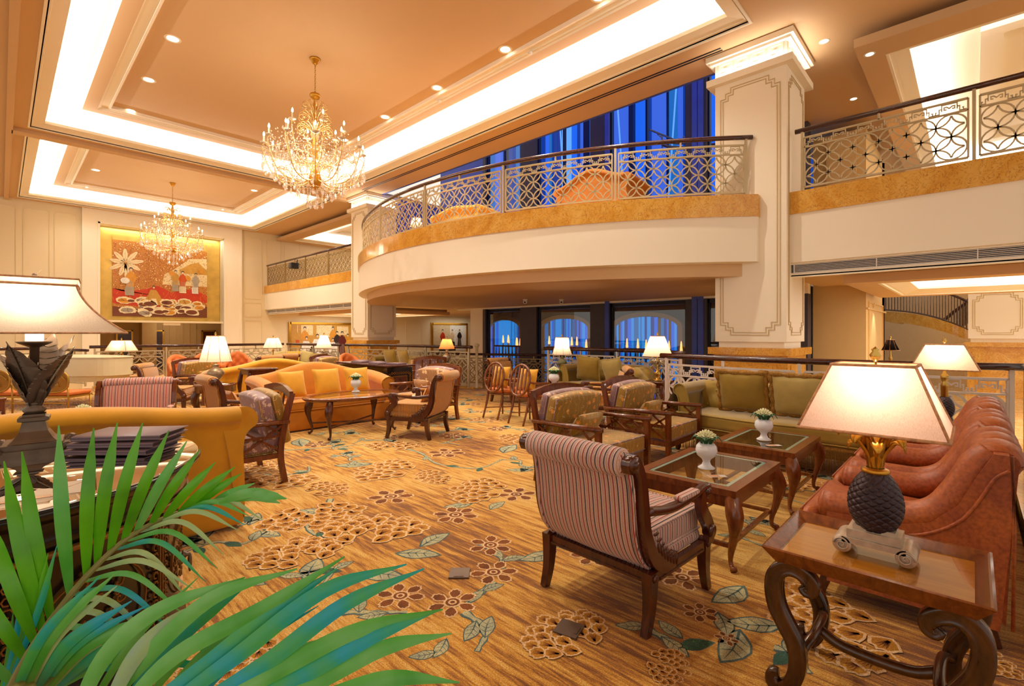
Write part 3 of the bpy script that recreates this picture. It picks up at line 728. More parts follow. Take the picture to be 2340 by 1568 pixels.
# corridor behind the portal
mb = MB(); bx(0, 11, 31, 31.2, -.35, 2.6, mb); bx(0, .2, 27.2, 31, -.35, 2.6, mb); bx(11, 11.2, 26.8, 31, -.35, 2.6, mb); bx(0, 11, 27.2, 31.2, 2.3, 2.6, mb)
for xx in (5.9, 6.2, 6.5, 6.8, 7.1, 7.4): bx(xx, xx+.03, 30.96, 31, -.3, 2.2, mb)
bx(4.9, 5.5, 30.2, 31, -.35, 2.3, mb)
struct('wall_corridor', mb, 'wall_beige')
for i, xx in enumerate((4.3, 5.6, 8.0)):
    m = MB(); bx(xx-.27, xx+.27, 30.9, 30.98, -.35, 1.55, m); d = struct('door_%d' % (i+1), m, 'mahogany')
    m = MB(); bx(xx-.34, xx-.27, 30.86, 30.99, -.35, 1.62, m); bx(xx+.27, xx+.34, 30.86, 30.99, -.35, 1.62, m); bx(xx-.34, xx+.34, 30.86, 30.99, 1.55, 1.62, m); m.build('door_frame', 'gold', d)
light('POINT', 'corridor_light', (6.2, 29.5, 1.9), 18, WARM, .2)
m = MB(); bx(5.1, 5.75, 26.6, 26.9, 1.82, 1.93, m); tag(m.build('sign_box', 'cream_paint'), 'small cream box on the lintel below the big mural', 'box')
# ---------------- back walls, blocks at the right
mb = MB(); bx(25.6, 26, -7, 26.5, -.35, 6.6, mb); struct('wall_back', mb, 'wall_beige')
mb = MB(); bx(14, 17.3, 1.82, 2.9, -.35, 6.29, mb); bx(16.8, 17.3, 1.82, 3.4, -.35, 6.29, mb); bx(13.9, 14, 2.0, 2.6, 3.9, 6.2, mb)
flatbar(mb, [(14.3, .3), (14.3, 2.2), (15.0, 2.2), (15.06, 2.12), (15.12, 2.2), (16.8, 2.2), (16.8, .3)], .03, .04, lambda u, v, e: (u, 1.81+e, v))
bx(14.0, 17.3, 1.78, 1.82, 2.02, 2.06, mb)
struct('wall_block', mb, 'wall_beige')
light('SPOT', 'wall_washer', (15.2, 1.5, 2.3), 45, WHITE, .05, rot=(D(12), 0, 0), spot=1.1)
light('POINT', 'stair_light', (19.5, 1.5, 3.2), 60, WARM, .3)
# window wall at X = 13.5 (both storeys)
piers = [(2.9, 3.6), (4.0, 4.35), (5.35, 5.95), (8.48, 9.2), (11.55, 12.35), (14.25, 14.4)]
m = MB(); bx(13.5, 13.9, 14.45, 15.2, -.35, 3.86, m); struct('wall_pier', m, 'cream_paint')
m = MB(); bx(13.5, 13.8, 14.4, 17.2, 3.86, 14, m); bx(10.45, 13.5, 16.0, 16.2, 3.88, 6.6, m); struct('wall_upper', m, 'blue_paint')
m = MB()
for (a, b) in piers: bx(13.46, 13.75, a, b, -.35, 14, m)
m9 = MB(); bx(13.45, 13.72, 2.9, 16, 2.42, 3.86, m9); struct('trim_7', m9, 'cream_paint')
struct('wall_window', m, 'grey_dark')
m = MB()
for y in (8.48, 5.45, 5.62, 4.2): bx(13.42, 13.46, y-.02, y+.13, -.35, 14, m)
struct('trim_6', m, 'blue_paint')
for i, (a, b) in enumerate(((12.35, 14.25), (9.2, 11.55), (5.95, 8.48), (4.35, 5.35), (3.6, 4.0))):
    m = MB(); bx(13.6, 13.63, a, b, -.3, 2.4, m); wdw = struct('window_%d' % (i+1), m, 'shopfront_glass')
    m = MB(); bx(13.55, 13.68, a, a+.05, -.3, 2.4, m); bx(13.55, 13.68, b-.05, b, -.3, 2.4, m); bx(13.55, 13.68, a, b, 2.3, 2.4, m); m.build('window_frame', 'dark_metal', wdw)
    m = MB(); bx(13.6, 13.63, a, b, 3.9, 13.6, m); wdw = struct('window_%d' % (i+6), m, 'window_glass')
    m = MB(); bx(13.55, 13.68, a, a+.05, 3.9, 13.6, m); bx(13.55, 13.68, b-.05, b, 3.9, 13.6, m)
    if b-a > 1.5: bx(13.55, 13.68, (a+b)/2-.03, (a+b)/2+.03, 3.9, 13.6, m)
    m.build('window_frame', 'navy', wdw)
# dark glazed door beyond the near pillar
m = MB(); bx(13.9, 14.0, 2.9, 3.5, -.35, 2.6, m); struct('door_4', m, 'black'); 
# restaurant behind the lower windows
m = MB(); bx(17.5, 17.7, 2.9, 18.9, -.35, 2.6, m)
m.prism([(13.7, 3.0), (17.6, 3.0), (17.6, 18.9), (13.7, 14.7)], 2, 2.6, 2.66)
m.prism([(13.62, 14.6), (13.72, 14.5), (17.6, 18.75), (17.5, 18.85)], 2, -.35, 2.6)
bx(13.7, 17.6, 2.92, 3.0, -.35, 2.6, m)
struct('wall_restaurant', m, 'grey_dark')
light('AREA', 'restaurant_light', (15.5, 10, 2.55), 22, (1, .7, .45), 2, 10, (0, 0, 0))
rb = random.Random(5)
for i, (y0, y1) in enumerate(((15.75, 18.1), (11.8, 14.6), (7.8, 10.7))):
    yc = (y0+y1)/2; yb_ = (14.6, 11.6, 8.1)[i]; T = thing('lit_curtain_bay', 'arched bay of blue-lit curtains behind the %s restaurant window' % ('left', 'middle', 'right')[i], 'curtain', (17.3, yc, -.35))
    # arch surround
    m = MB(); hw = (y1-y0)/2; pts = [(math.cos(a)*hw, 2.0+math.sin(a)*.55) for a in [PI*k/14 for k in range(15)]]
    flatbar(m, [(hw, 0)]+pts+[(-hw, 0)], .16, .2, lambda u, v, e: (e, u, v)); m.build('arch_surround', 'wall_beige', T)
    m = MB(); y = -hw+.1
    while y < hw-.05:
        wd = rb.uniform(.05, .16); z1 = 2.0+.5*math.sqrt(max(0, 1-(y/hw)**2)); mi = rb.choice((0, 0, 1, 2, 3, 4))
        m.box((.08+.03*rb.random(), y+wd/2, z1/2), (.03, wd*.92, z1-.1), mi); y += wd
    m.build('curtain', ['lit_curtain', 'lit_blue', 'lit_teal', 'wall_beige', 'lit_blue_dark'], T)
    T = thing('restaurant_balustrade', 'dark patterned balustrade inside the %s restaurant window' % ('left', 'middle', 'right')[i], 'balustrade', (15.2, yb_, -.35))
    m = MB(); m.box((0, 0, 1.25), (.12, 1.7, .07)); m.box((0, 0, .1), (.12, 1.7, .06))
    for k in range(9): m.lathe([(.015, .1), (.03, .4), (.012, .7), (.03, .95), (.015, 1.22)], 6, c=(0, -.8+k*.2, 0))
    m.build('frame', 'mahogany', T)
    for k in range(7):
        yy = yb_+.1-(.5 if i == 0 else 1.1)+k*(.2 if i == 0 else .36)+rb.uniform(-.04, .04); zz = rb.uniform(1.15, 1.4)
        T = thing('candle_lamp', 'slim amber table candle glowing behind the %s restaurant window' % ('left', 'middle', 'right')[i], 'lamp', (15.6+rb.uniform(-.1, .5), yy, -.35), 0, 'candle lamps behind the %s restaurant window' % ('left', 'middle', 'right')[i])
        m = MB(); m.lathe([(.05, 0), (.03, .03), (.02, .05), (.02, zz)], 8); m.build('stand', 'brass', T)
        m = MB(); m.lathe([(.022, 0), (.05, .02), (.035, .2), (.02, .32), (.0, .36)], 8, c=(0, 0, zz)); m.build('glass_candle', 'candle_glow', T)
# blue-lit tower outside the upper windows
m = MB(); y = 3.6
mats = ['lit_blue', 'lit_blue_dark', 'lit_blue_bright', 'navy', 'lit_lav', 'lit_teal']
while y < 19:
    wd = rb.uniform(.1, .45); bx(18+rb.uniform(-.2, .2), 18.4, y, y+wd*.98, 3.4, 17, m, rb.choice((0, 0, 1, 1, 2, 3, 3, 4, 5))); y += wd
TW = o = m.build('glass_tower', mats); tag(o, 'blue-lit ribbed glass tower outside the upper windows', 'building')
m = MB()
for k, (y, t) in enumerate(((4.4, .3), (5.7, -.35), (7.2, .3), (8.6, -.3), (10.2, .3), (11.6, -.3), (13.2, .3))):
    tb = m = MB(); m.bar((0, 0, 0), (0, t*2, 8), .06, .04)
    m.build('light_tube', 'lit_blue_bright', TW, loc=(17.6, y, 4.6))
T = thing('canopy_truss', 'curved steel canopy rail with spider fittings outside the upper window', 'canopy', (15.5, 5.6, 7.7))
m = MB(); A = [(1.4*math.sin(a), 1.9*math.cos(a), 0) for a in [PI*(.05+.8*k/16) for k in range(17)]]
m.tube([(p[0]-.6, p[1], 0) for p in A], .045, 8); m.tube([(p[0]-.6, p[1], .12) for p in A], .025, 6); m.build('rail', 'bronze', T)
m = MB(); m.bar((-.6, 1.4, 0), (-1.8, 1.6, 0), .04); m.build('wall_arm', 'bronze', T); m = MB(); m.bar((-.2, -1.3, 0), (-1.8, -1.5, 0), .04); m.build('wall_arm', 'bronze', T)
for k in range(0, 17, 4):
    m = MB(); p = A[k]; m.bar((p[0]-.6, p[1], -.1), (p[0]-.6, p[1], .3), .03)
    for q in (-1, 1): m.bar((p[0]-.6, p[1], .2), (p[0]-.6+.1*q, p[1]+.1, .35), .02); m.ball((p[0]-.6+.1*q, p[1]+.1, .35), .03, 8)
    m.build('spider_fitting', 'pewter', T)
for x, y in ((16, 6), (16, 10)): light('AREA', 'tower_light', (x, y, 15), 200, (.25, .42, 1), 4, 4, (0, 0, 0))
m = MB(); bx(9.77, 18.5, 3.45, 16, 15.6, 15.7, m); bx(9.72, 9.8, 3.45, 16, 6.6, 15.7, m); struct('ceiling_atrium', m, 'blue_paint')
light('AREA', 'atrium_blue', (12.4, 9, 12), 150, (.3, .4, 1), 2, 9, (0, 0, 0))
# ---------------- rails of balcony and lounge
railing('curved balcony balustrade with circle lattice in front of the blue windows', arc(AR-.12, 2.9, 15.7, 60), 3.88, panel=2.4)
railing('straight balcony balustrade right of the near pillar', [(9.47, 2.15), (9.47, -6.5)], 3.88, panel=2.15)
railing('straight balcony balustrade at the far left beyond the far pillar', [(9.47, 26.3), (9.47, 17.35)], 3.88, panel=2.2, mat='rail_metal_dark')
railing('lounge railing behind the green sofa and leather armchairs', [(7.46, -.33), (7.18, .8), (7.1, 2.2), (7.38, 3.6)], .04, panel=2.0, mat='rail_light', wbar=.026)
railing('lounge railing at the right-hand edge beside the tray table', [(-2.2, -.4), (2.6, -.4), (7.32, -.4)], .04, panel=2.4)
railing('lounge railing behind the second green sofa left of the near pillar', [(8.55, 3.85), (8.95, 4.6), (9.1, 5.3), (9.0, 6.4), (8.9, 7.3)], .04, panel=1.75, mat='rail_light')
railing('lounge railing beside the far pillar ending in a round-capped post', [(8.46, 9.55), (8.2, 11.0), (8.1, 12.0), (7.95, 13.1), (7.42, 14.08)], .04, panel=1.7)
railing('lounge railing in front of the mural painting with praying figures', [(7.28, 14.35), (7.0, 15.5), (6.68, 16.68)], .04, panel=1.4)
railing('long far railing of the lounge below the big mural', [(6.52, 16.9), (1.7, 16.9)], .04, panel=1.65)
railing('dark lower railing of the steps under the curved balcony', [(10.3, 14.3), (11.3, 12.5), (11.9, 11.3), (12.4, 10.1), (12.9, 8.0), (13.0, 6.5)], -.32, panel=1.7, mat='rail_metal_dark')
railing('short far railing at the left edge behind the piano', [(-2.0, 18.4), (.62, 17.9)], .0, panel=1.4, mat='rail_metal_dark')
railing('short stair railing beside the far portal', [(1.32, 20.0), (1.75, 19.0)], -.1, panel=1.2)
m = MB(); m.lathe([(.045, 0), (.035, .03), (.035, 1.05), (.05, 1.07), (.065, 1.1), (.05, 1.14), (.0, 1.15)], 14); tag(m.build('newel_post', 'rail_metal', loc=(8.48, 9.3, .04)), 'round capped newel post on the marble curb under the curved balcony', 'post')
# ---------------- curved staircase at the right
def SP(px, py, d):
    k = (px-1170)/1110; fx, fy = math.sin(YAW), math.cos(YAW); return (d*(fx+k*fy), d*(fy-k*fx), 1.45+(762-py)*d/1110)
N = 16; top = []; mid = []; bot = []; low = []
for i in range(N+1):
    t = i/N; px = 2010+t*222; d = 19.0-3.2*math.sin(t*PI/2)
    yt = 712+6*t+47*t**2.4; ym = 734+8*t+44*t**2.0; top.append(SP(px, yt, d)); mid.append(SP(px, ym, d)); bot.append((*top[-1][:2], -.35)); low.append(SP(px, 800+22*t, d))
m = MB()
def wallstrip(m, A, B, th, mi=0):
    n = len(A); vs = []; 
    for i in range(n):
        a = Vector(A[i]); b = Vector(B[i]); nn = Vector((.75, .66, 0))*th
        vs += [a, b, b+nn, a+nn]
    fs = []
    for i in range(n-1):
        for j in range(4): fs.append((4*i+j, 4*i+(j+1) % 4, 4*i+4+(j+1) % 4, 4*i+4+j))
    fs += [(0, 1, 2, 3), (4*n-1, 4*n-2, 4*n-3, 4*n-4)]
    m.add(vs, fs, mi, False)
wallstrip(m, mid, bot, .3); stw = struct('staircase', m, 'wall_beige')
m = MB(); wallstrip(m, top, mid, .4); fixn(m.build('marble_stringer', 'marble', stw))
T = thing('stair_balustrade', 'iron balustrade on the curved marble staircase', 'railing', top[4])
off = Vector(top[4]); m = MB(); m.tube([Vector(p)-off+Vector((.1, .1, .08)) for p in top], .03, 6)
m.build('bottom_rail', 'bronze', T)
for i in range(N+1):
    for q in ((0, .5) if i < N else (0,)):
        a = Vector(top[i])*(1-q)+Vector(top[min(i+1, N)])*q-off+Vector((.1, .1, .05)); m = MB(); m.bar(a, a+Vector((0, 0, 1.0)), .035); m.build('baluster', 'bronze', T)
m = MB(); m.tube([Vector(p)-off+Vector((.1, .1, 1.0)) for p in top], .04, 6); m.build('handrail', 'handrail', T)
for (a, b) in (((2150, 748, 17.5), (2205, 672, 17.5)),):
    pass
T = thing('stair_balustrade', 'dark handrail rising to the right on the inner side of the curved staircase', 'railing', SP(2160, 735, 17.8))
o0 = Vector(SP(2150, 738, 17.8)); o1 = Vector(SP(2212, 690, 16.8)); b0 = Vector(SP(2160, 735, 17.8)); m = MB(); m.tube([o0-b0, (o0+o1)/2-b0+Vector((0, 0, .03)), o1-b0, o1-b0+Vector((.1, -.2, .5))], .06, 8); m.build('handrail', 'handrail', T)
for k in range(11):
    p = o0.lerp(o1, k/10)-b0; m = MB(); m.bar(p, p-Vector((0, 0, .75)), .035); m.build('baluster', 'bronze', T)
# ================================================================ FURNITURE KINDS
# every kind faces +Y in its own frame, base at z = 0
def make_striped_armchair(label, fab='stripe_gold', wd='mahogany', loc=(0, 0, 0), rz=0, group=None, pillow=True, w=.66):
    T = thing('striped_armchair', label, 'armchair', loc, rz, group); hw = w/2
    # back panel following the side curve
    path = [(-.18, .275), (-.275, .31), (-.345, .39), (-.385, .50), (-.40, .62), (-.415, .73), (-.44, .815)]
    P = [(p.y, p.z) for p in bez([(0, a, b) for a, b in path], 5)]; n = len(P)-1
    m = MB(); tk = .075; bw = hw-.045
    def nrm(i): a = Vector(P[max(i-1, 0)]); b = Vector(P[min(i+1, n)]); t = (b-a).normalized(); return Vector((t.y, -t.x))
    def f(u, v):
        # closed section: outer surface then inner surface
        i = min(n, int(round(u*n))); p = Vector(P[i]); nn = nrm(i); k = v*2
        if k <= 1: x = -bw+2*bw*k; q = p+nn*(.0+.012*math.sin(PI*k)*-1)
        else: x = bw-2*bw*(k-1); q = p+nn*(tk+.02*math.sin(PI*(k-1)))
        return (x, q.x, q.y)
    m.grid(f, n, 32); fixn(m.build('backrest', fab, T))
    # piping round the back
    m = MB(); 
    for sx in (-1, 1): m.tube([(sx*bw, P[i][0]-.004, P[i][1]) for i in range(0, n+1)], .009, 6)
    m.tube([(-bw, P[0][0], P[0][1]), (bw, P[0][0], P[0][1])], .009, 6); m.build('piping', fab, T)
    m = MB(); c = (-.462, .852)
    prof = [(.0, -bw), (.045, -bw), (.066, -bw+.02), (.07, 0), (.066, bw-.02), (.045, bw), (0, bw)]
    m.lathe(prof, 20, M=Matrix.Translation((0, c[0], c[1])) @ Matrix.Rotation(PI/2, 4, 'Y')); fixn(m.build('head_roll', fab, T))
    for sx in (-1, 1):
        # carved side post: S curve with scroll
        m = MB(); q = bez([(0, -.09, .29), (0, -.20, .31), (0, -.295, .37), (0, -.355, .49), (0, -.375, .62), (0, -.39, .73), (0, -.42, .82), (0, -.462, .875), (0, -.507, .86), (0, -.502, .825), (0, -.472, .83)], 4)
        sc_ = [1.55-.75*min(1, i/14) if i < 14 else max(.45, .85-.02*(i-14)) for i in range(len(q))]
        m.sweep([(sx*(hw-.02), p.y+.02, p.z) for p in q], [(-.021, -.032), (.021, -.032), (.021, .032), (-.021, .032)], 0, (1, 0, 0), False, scales=[(1 if False else s_, 1) if False else (s_ , 1) for s_ in sc_]) if False else m.sweep([(sx*(hw-.02), p.y+.02, p.z) for p in q], [(-.032, -.021), (.032, -.021), (.032, .021), (-.032, .021)], 0, (1, 0, 0), False, scales=[(s_, 1) for s_ in sc_])
        m.lathe([(0, -.03), (.038, -.03), (.042, 0), (.038, .03), (0, .03)], 14, M=Matrix.Translation((sx*(hw-.02), -.462, .852)) @ Matrix.Rotation(PI/2, 4, 'Y'))
        m.lathe([(0, -.04), (.016, -.04), (.02, 0), (.016, .04), (0, .04)], 10, M=Matrix.Translation((sx*(hw-.02), -.462, .852)) @ Matrix.Rotation(PI/2, 4, 'Y'))
        for k in range(7):   # acanthus carving
            t = k/6; m.ball((sx*hw, -.07-.17*t+.0, .30+.05*t*t+.06*t), (.008, .012, .03), 8)
            m.ball((sx*hw, -.10-.17*t, .335+.08*t*t+.07*t), (.008, .026, .01), 8)
        fixn(m.build('back_post', wd, T))
        # arm
        m = MB(); A = bez([(sx*(hw-.02), -.33, .60), (sx*hw, -.14, .575), (sx*(hw+.01), .06, .59), (sx*(hw+.01), .20, .61), (sx*(hw+.01), .255, .60), (sx*(hw+.01), .255, .565), (sx*(hw+.01), .225, .57)], 5)
        m.tube(A, [.024]*(len(A)-8)+[.026]*4+[.024, .022, .02, .016], 8, up=(1, 0, 0))
        m.ball((sx*(hw+.01), .235, .583), (.034, .034, .034), 10); a = m.build('armrest', wd, T)
        m = MB(); m.rbox((sx*(hw+.005), .03, .607), (.055, .2, .03), .014, 2); m.build('arm_pad', fab, a)
        m = MB(); A = bez([(sx*(hw+.01), .20, .59), (sx*(hw+.01), .175, .53), (sx*(hw+.01), .20, .47), (sx*(hw+.0), .27, .40), (sx*hw, .30, .335), (sx*hw, .285, .28)], 5)
        m.sweep(A, [(-.03, -.018), (.03, -.018), (.03, .018), (-.03, .018)], 0, (1, 0, 0), False, scales=[(1+.25*math.sin(PI*i/len(A)), 1) for i in range(len(A))])
        m.lathe([(0, -.026), (.034, -.026), (.036, .026), (0, .026)], 12, M=Matrix.Translation((sx*hw, .30, .345)) @ Matrix.Rotation(PI/2, 4, 'Y'))
        fixn(m.build('arm_support', wd, T))
        for sy in (-1, 1):
            m = MB(); x = sx*(hw-.025)
            A = bez([(x, sy*.285, .30), (x, sy*.285, .2), (x, sy*.295, .1), (x, sy*.325, 0)], 4)
            m.sweep(A, [(-.03, -.027), (.03, -.027), (.03, .027), (-.03, .027)], 0, (1, 0, 0), False, scales=[1.08-.4*i/(len(A)-1) for i in range(len(A))])
            m.lathe([(0, 0), (.022, 0), (.018, .008), (.01, .012), (0, .012)], 10, M=Matrix.Translation((sx*(hw+.003), sy*.285, .275)) @ Matrix.Rotation(sx*PI/2, 4, 'Y'))
            fixn(m.build('leg', wd, T))
    m = MB()
    for sx in (-1, 1): m.box((sx*(hw-.02), 0, .27), (.035, .56, .05)); m.box((sx*(hw-.002), 0, .255), (.012, .46, .012))
    for sy in (-1, 1): m.box((0, sy*.285, .27), (w-.06, .035, .05)); m.box((0, sy*.303, .255), (w-.1, .012, .012))
    m.build('seat_frame', wd, T)
    m = MB(); m.rbox((0, .01, .315), (w-.08, .56, .07), .03, 4); m.build('seat_deck', fab, T)
    m = MB(); m.rbox((0, .01, .412), (w-.1, .56, .13), .03, 8, lambda p, u: (p.x, p.y, p.z+(.022 if p.z > 0 else 0)*(1-u[0]**2)*(1-u[1]**2))); cu = m.build('seat_cushion', fab, T)
    m = MB()
    for z in (.352, .472): m.tube([(sx_*(hw-.055), sy_*.275+.01, z) for sx_, sy_ in ((-1, -1), (1, -1), (1, 1), (-1, 1))], .008, 6, closed=True)
    m.build('piping', fab, cu)
    if pillow:
        m = MB(); cushion_mesh(m, .34, .26, .09, Matrix.Translation((0, -.16, .58)) @ Matrix.Rotation(D(115), 4, 'X')); m.build('small_cushion', fab, T)
    return T
def cushion_mesh(m, w, h, t, M=None, n=12, mi=0, sag=.0):
    def f(u, v, s):
        x, y = 2*u-1, 2*v-1
        k = max(0, (1-abs(x)**2.6)*(1-abs(y)**2.6))**.55
        pin = 1-.07*(1-abs(x)**2)*(abs(y) > .98)-0
        ex = 1-.08*(1-x*x)*0; sx = x*(1-.06*(1-y*y)*abs(x)**3); sy = y*(1-.06*(1-x*x)*abs(y)**3)
        wr = .012*math.sin(9*x+5*y)*k*abs(x*y)
        return (sx*w/2, sy*h/2, s*(t/2*k+wr))
    m.grid(lambda u, v: f(u, v, 1), n, n, mi, M); m.grid(lambda u, v: f(u, 1-v, -1), n, n, mi, M)
def pillow(label, loc, rot, w, h, t, mat, group=None, trim=None, name='cushion', tr=.012, cat='cushion'):
    T = MB(); cushion_mesh(T, w, h, t, n=16); o = T.build(name, mat); o.location = loc; o.rotation_euler = rot; tag(o, label, cat, group)
    if trim:
        m = MB(); N = 44; pts = []
        for i in range(N):
            a = 4*i/N; s = int(a); q = a-s; c = [(-1, -1), (1, -1), (1, 1), (-1, 1), (-1, -1)]; x = c[s][0]+(c[s+1][0]-c[s][0])*q; y = c[s][1]+(c[s+1][1]-c[s][1])*q
            x2 = x*(1-.06*(1-y*y)*abs(x)**3); y2 = y*(1-.06*(1-x*x)*abs(y)**3)
            pts.append((x2*w/2, y2*h/2, .006*math.sin(i*2.4)))
        m.tube(pts, [tr*(1+.35*math.sin(i*2.2)) for i in range(N)], 7, closed=True); m.build('trim', trim, o)
    return o
def make_lounge_chair(label, fab='floral_olive', side='floral_mauve', loc=(0, 0, 0), rz=0, group=None, wd='wood_red', pillow_on=True):
    """low wooden lounge chair, lattice sides, loose embroidered cushions"""
    T = thing('lounge_chair', label, 'armchair', loc, rz, group); hw = .41
    for sx in (-1, 1):
        m = MB(); m.sweep([(sx*hw, .38, 0), (sx*hw, .375, .585)], [(-.026, -.022), (.026, -.022), (.026, .022), (-.026, .022)], 0, (1, 0, 0), False); m.box((sx*hw, .385, .03), (.058, .07, .06)); m.build('leg', wd, T)
        m = MB(); m.sweep(bez([(sx*hw, -.36, 0), (sx*hw, -.32, .3), (sx*hw, -.37, .62), (sx*(hw-.01), -.43, .86)], 4), [(-.026, -.02), (.026, -.02), (.026, .02), (-.026, .02)], 0, (1, 0, 0), False); m.build('leg', wd, T)
        m = MB(); m.tube([(sx*hw, -.40, .585), (sx*hw, .41, .6)], .031, 10, flat=.8); m.build('armrest', wd, T)
        m = MB()
        m.box((sx*hw, .02, .27), (.028, .72, .045)); m.box((sx*hw, .02, .46), (.02, .7, .02))
        for a, b in (((-.34, .56), (.05, .30)), ((-.34, .30), (.05, .56)), ((.36, .56), (-.02, .30)), ((.36, .30), (-.02, .56)), ((.2, .57), (.36, .44)), ((-.2, .57), (-.34, .46))):
            m.bar((sx*hw, a[0], a[1]), (sx*hw, b[0], b[1]), .016, .02)
        m.build('side_lattice', wd, T)
    for yy in (.36, -.33): m = MB(); m.box((0, yy, .26), (2*hw, .035, .06)); m.build('seat_rail', wd, T)
    m = MB(); A = [(-hw+2*hw*i/10, -.42-.02*math.sin(PI*i/10), .845+.05*math.sin(PI*i/10)) for i in range(11)]
    m.sweep(A, [(-.018, -.04), (.018, -.04), (.018, .035), (-.018, .035)], 0, (0, 0, 1), False)
    for x in (-.2, 0, .2): m.bar((x, -.34, .3), (x, -.42, .84), .03, .015)
    m.build('back_frame', wd, T)
    M1 = Matrix.Translation((0, -.3, .6)) @ Matrix.Rotation(D(-13), 4, 'X')
    for k, (dy, th, mt, nm) in enumerate(((-.05, .09, side, 'back_cushion'), (.06, .12, fab, 'back_cushion'))):
        m = MB(); m.rbox((0, dy, .0), (.74, th, .5), .035, 6, lambda p, u, th=th: (p.x, p.y+math.copysign(.022*(1-u[0]**2)*(1-u[2]**2), p.y), p.z+.03*(1-u[0]**2)*(u[2] > .5)), M=M1)
        c = m.build(nm, mt, T)
        m = MB(); m.tube([M1 @ Vector((sx*.36, dy+th/2-.012, sz*.238+(.0))) for sx, sz in ((-1, -1), (1, -1), (1, 1), (-1, 1))], .007, 6, closed=True, up=(0, 1, 0)); m.build('piping', side, c)
    m = MB(); m.rbox((0, .05, .37), (.76, .66, .15), .035, 8, lambda p, u: (p.x, p.y, p.z+(.025 if p.z > 0 else 0)*(1-u[0]**2)*(1-u[1]**2))); c = m.build('seat_cushion', fab, T)
    m = MB()
    for z in (.308, .44): m.tube([(sx*.37, .05+sy*.32, z) for sx, sy in ((-1, -1), (1, -1), (1, 1), (-1, 1))], .007, 6, closed=True)
    m.build('piping', side, c)
    m = MB(); m.rbox((0, .05, .285), (.74, .64, .03), .012, 2); m.build('seat_deck', side, T)
    if pillow_on:
        m = MB(); cushion_mesh(m, .44, .27, .13, Matrix.Translation((.06, -.02, .55)) @ Matrix.Rotation(D(62), 4, 'X')); m.build('lumbar_cushion', fab, T)
    return T
def tuft(x, y, px=.2, py=.17):
    """height of a diamond tufted surface (0 at buttons, 1 on the pillows)"""
    a = (x/px+y/py)/2; b = (x/px-y/py)/2
    return (abs(math.sin(PI*a))*abs(math.sin(PI*b)))**.55
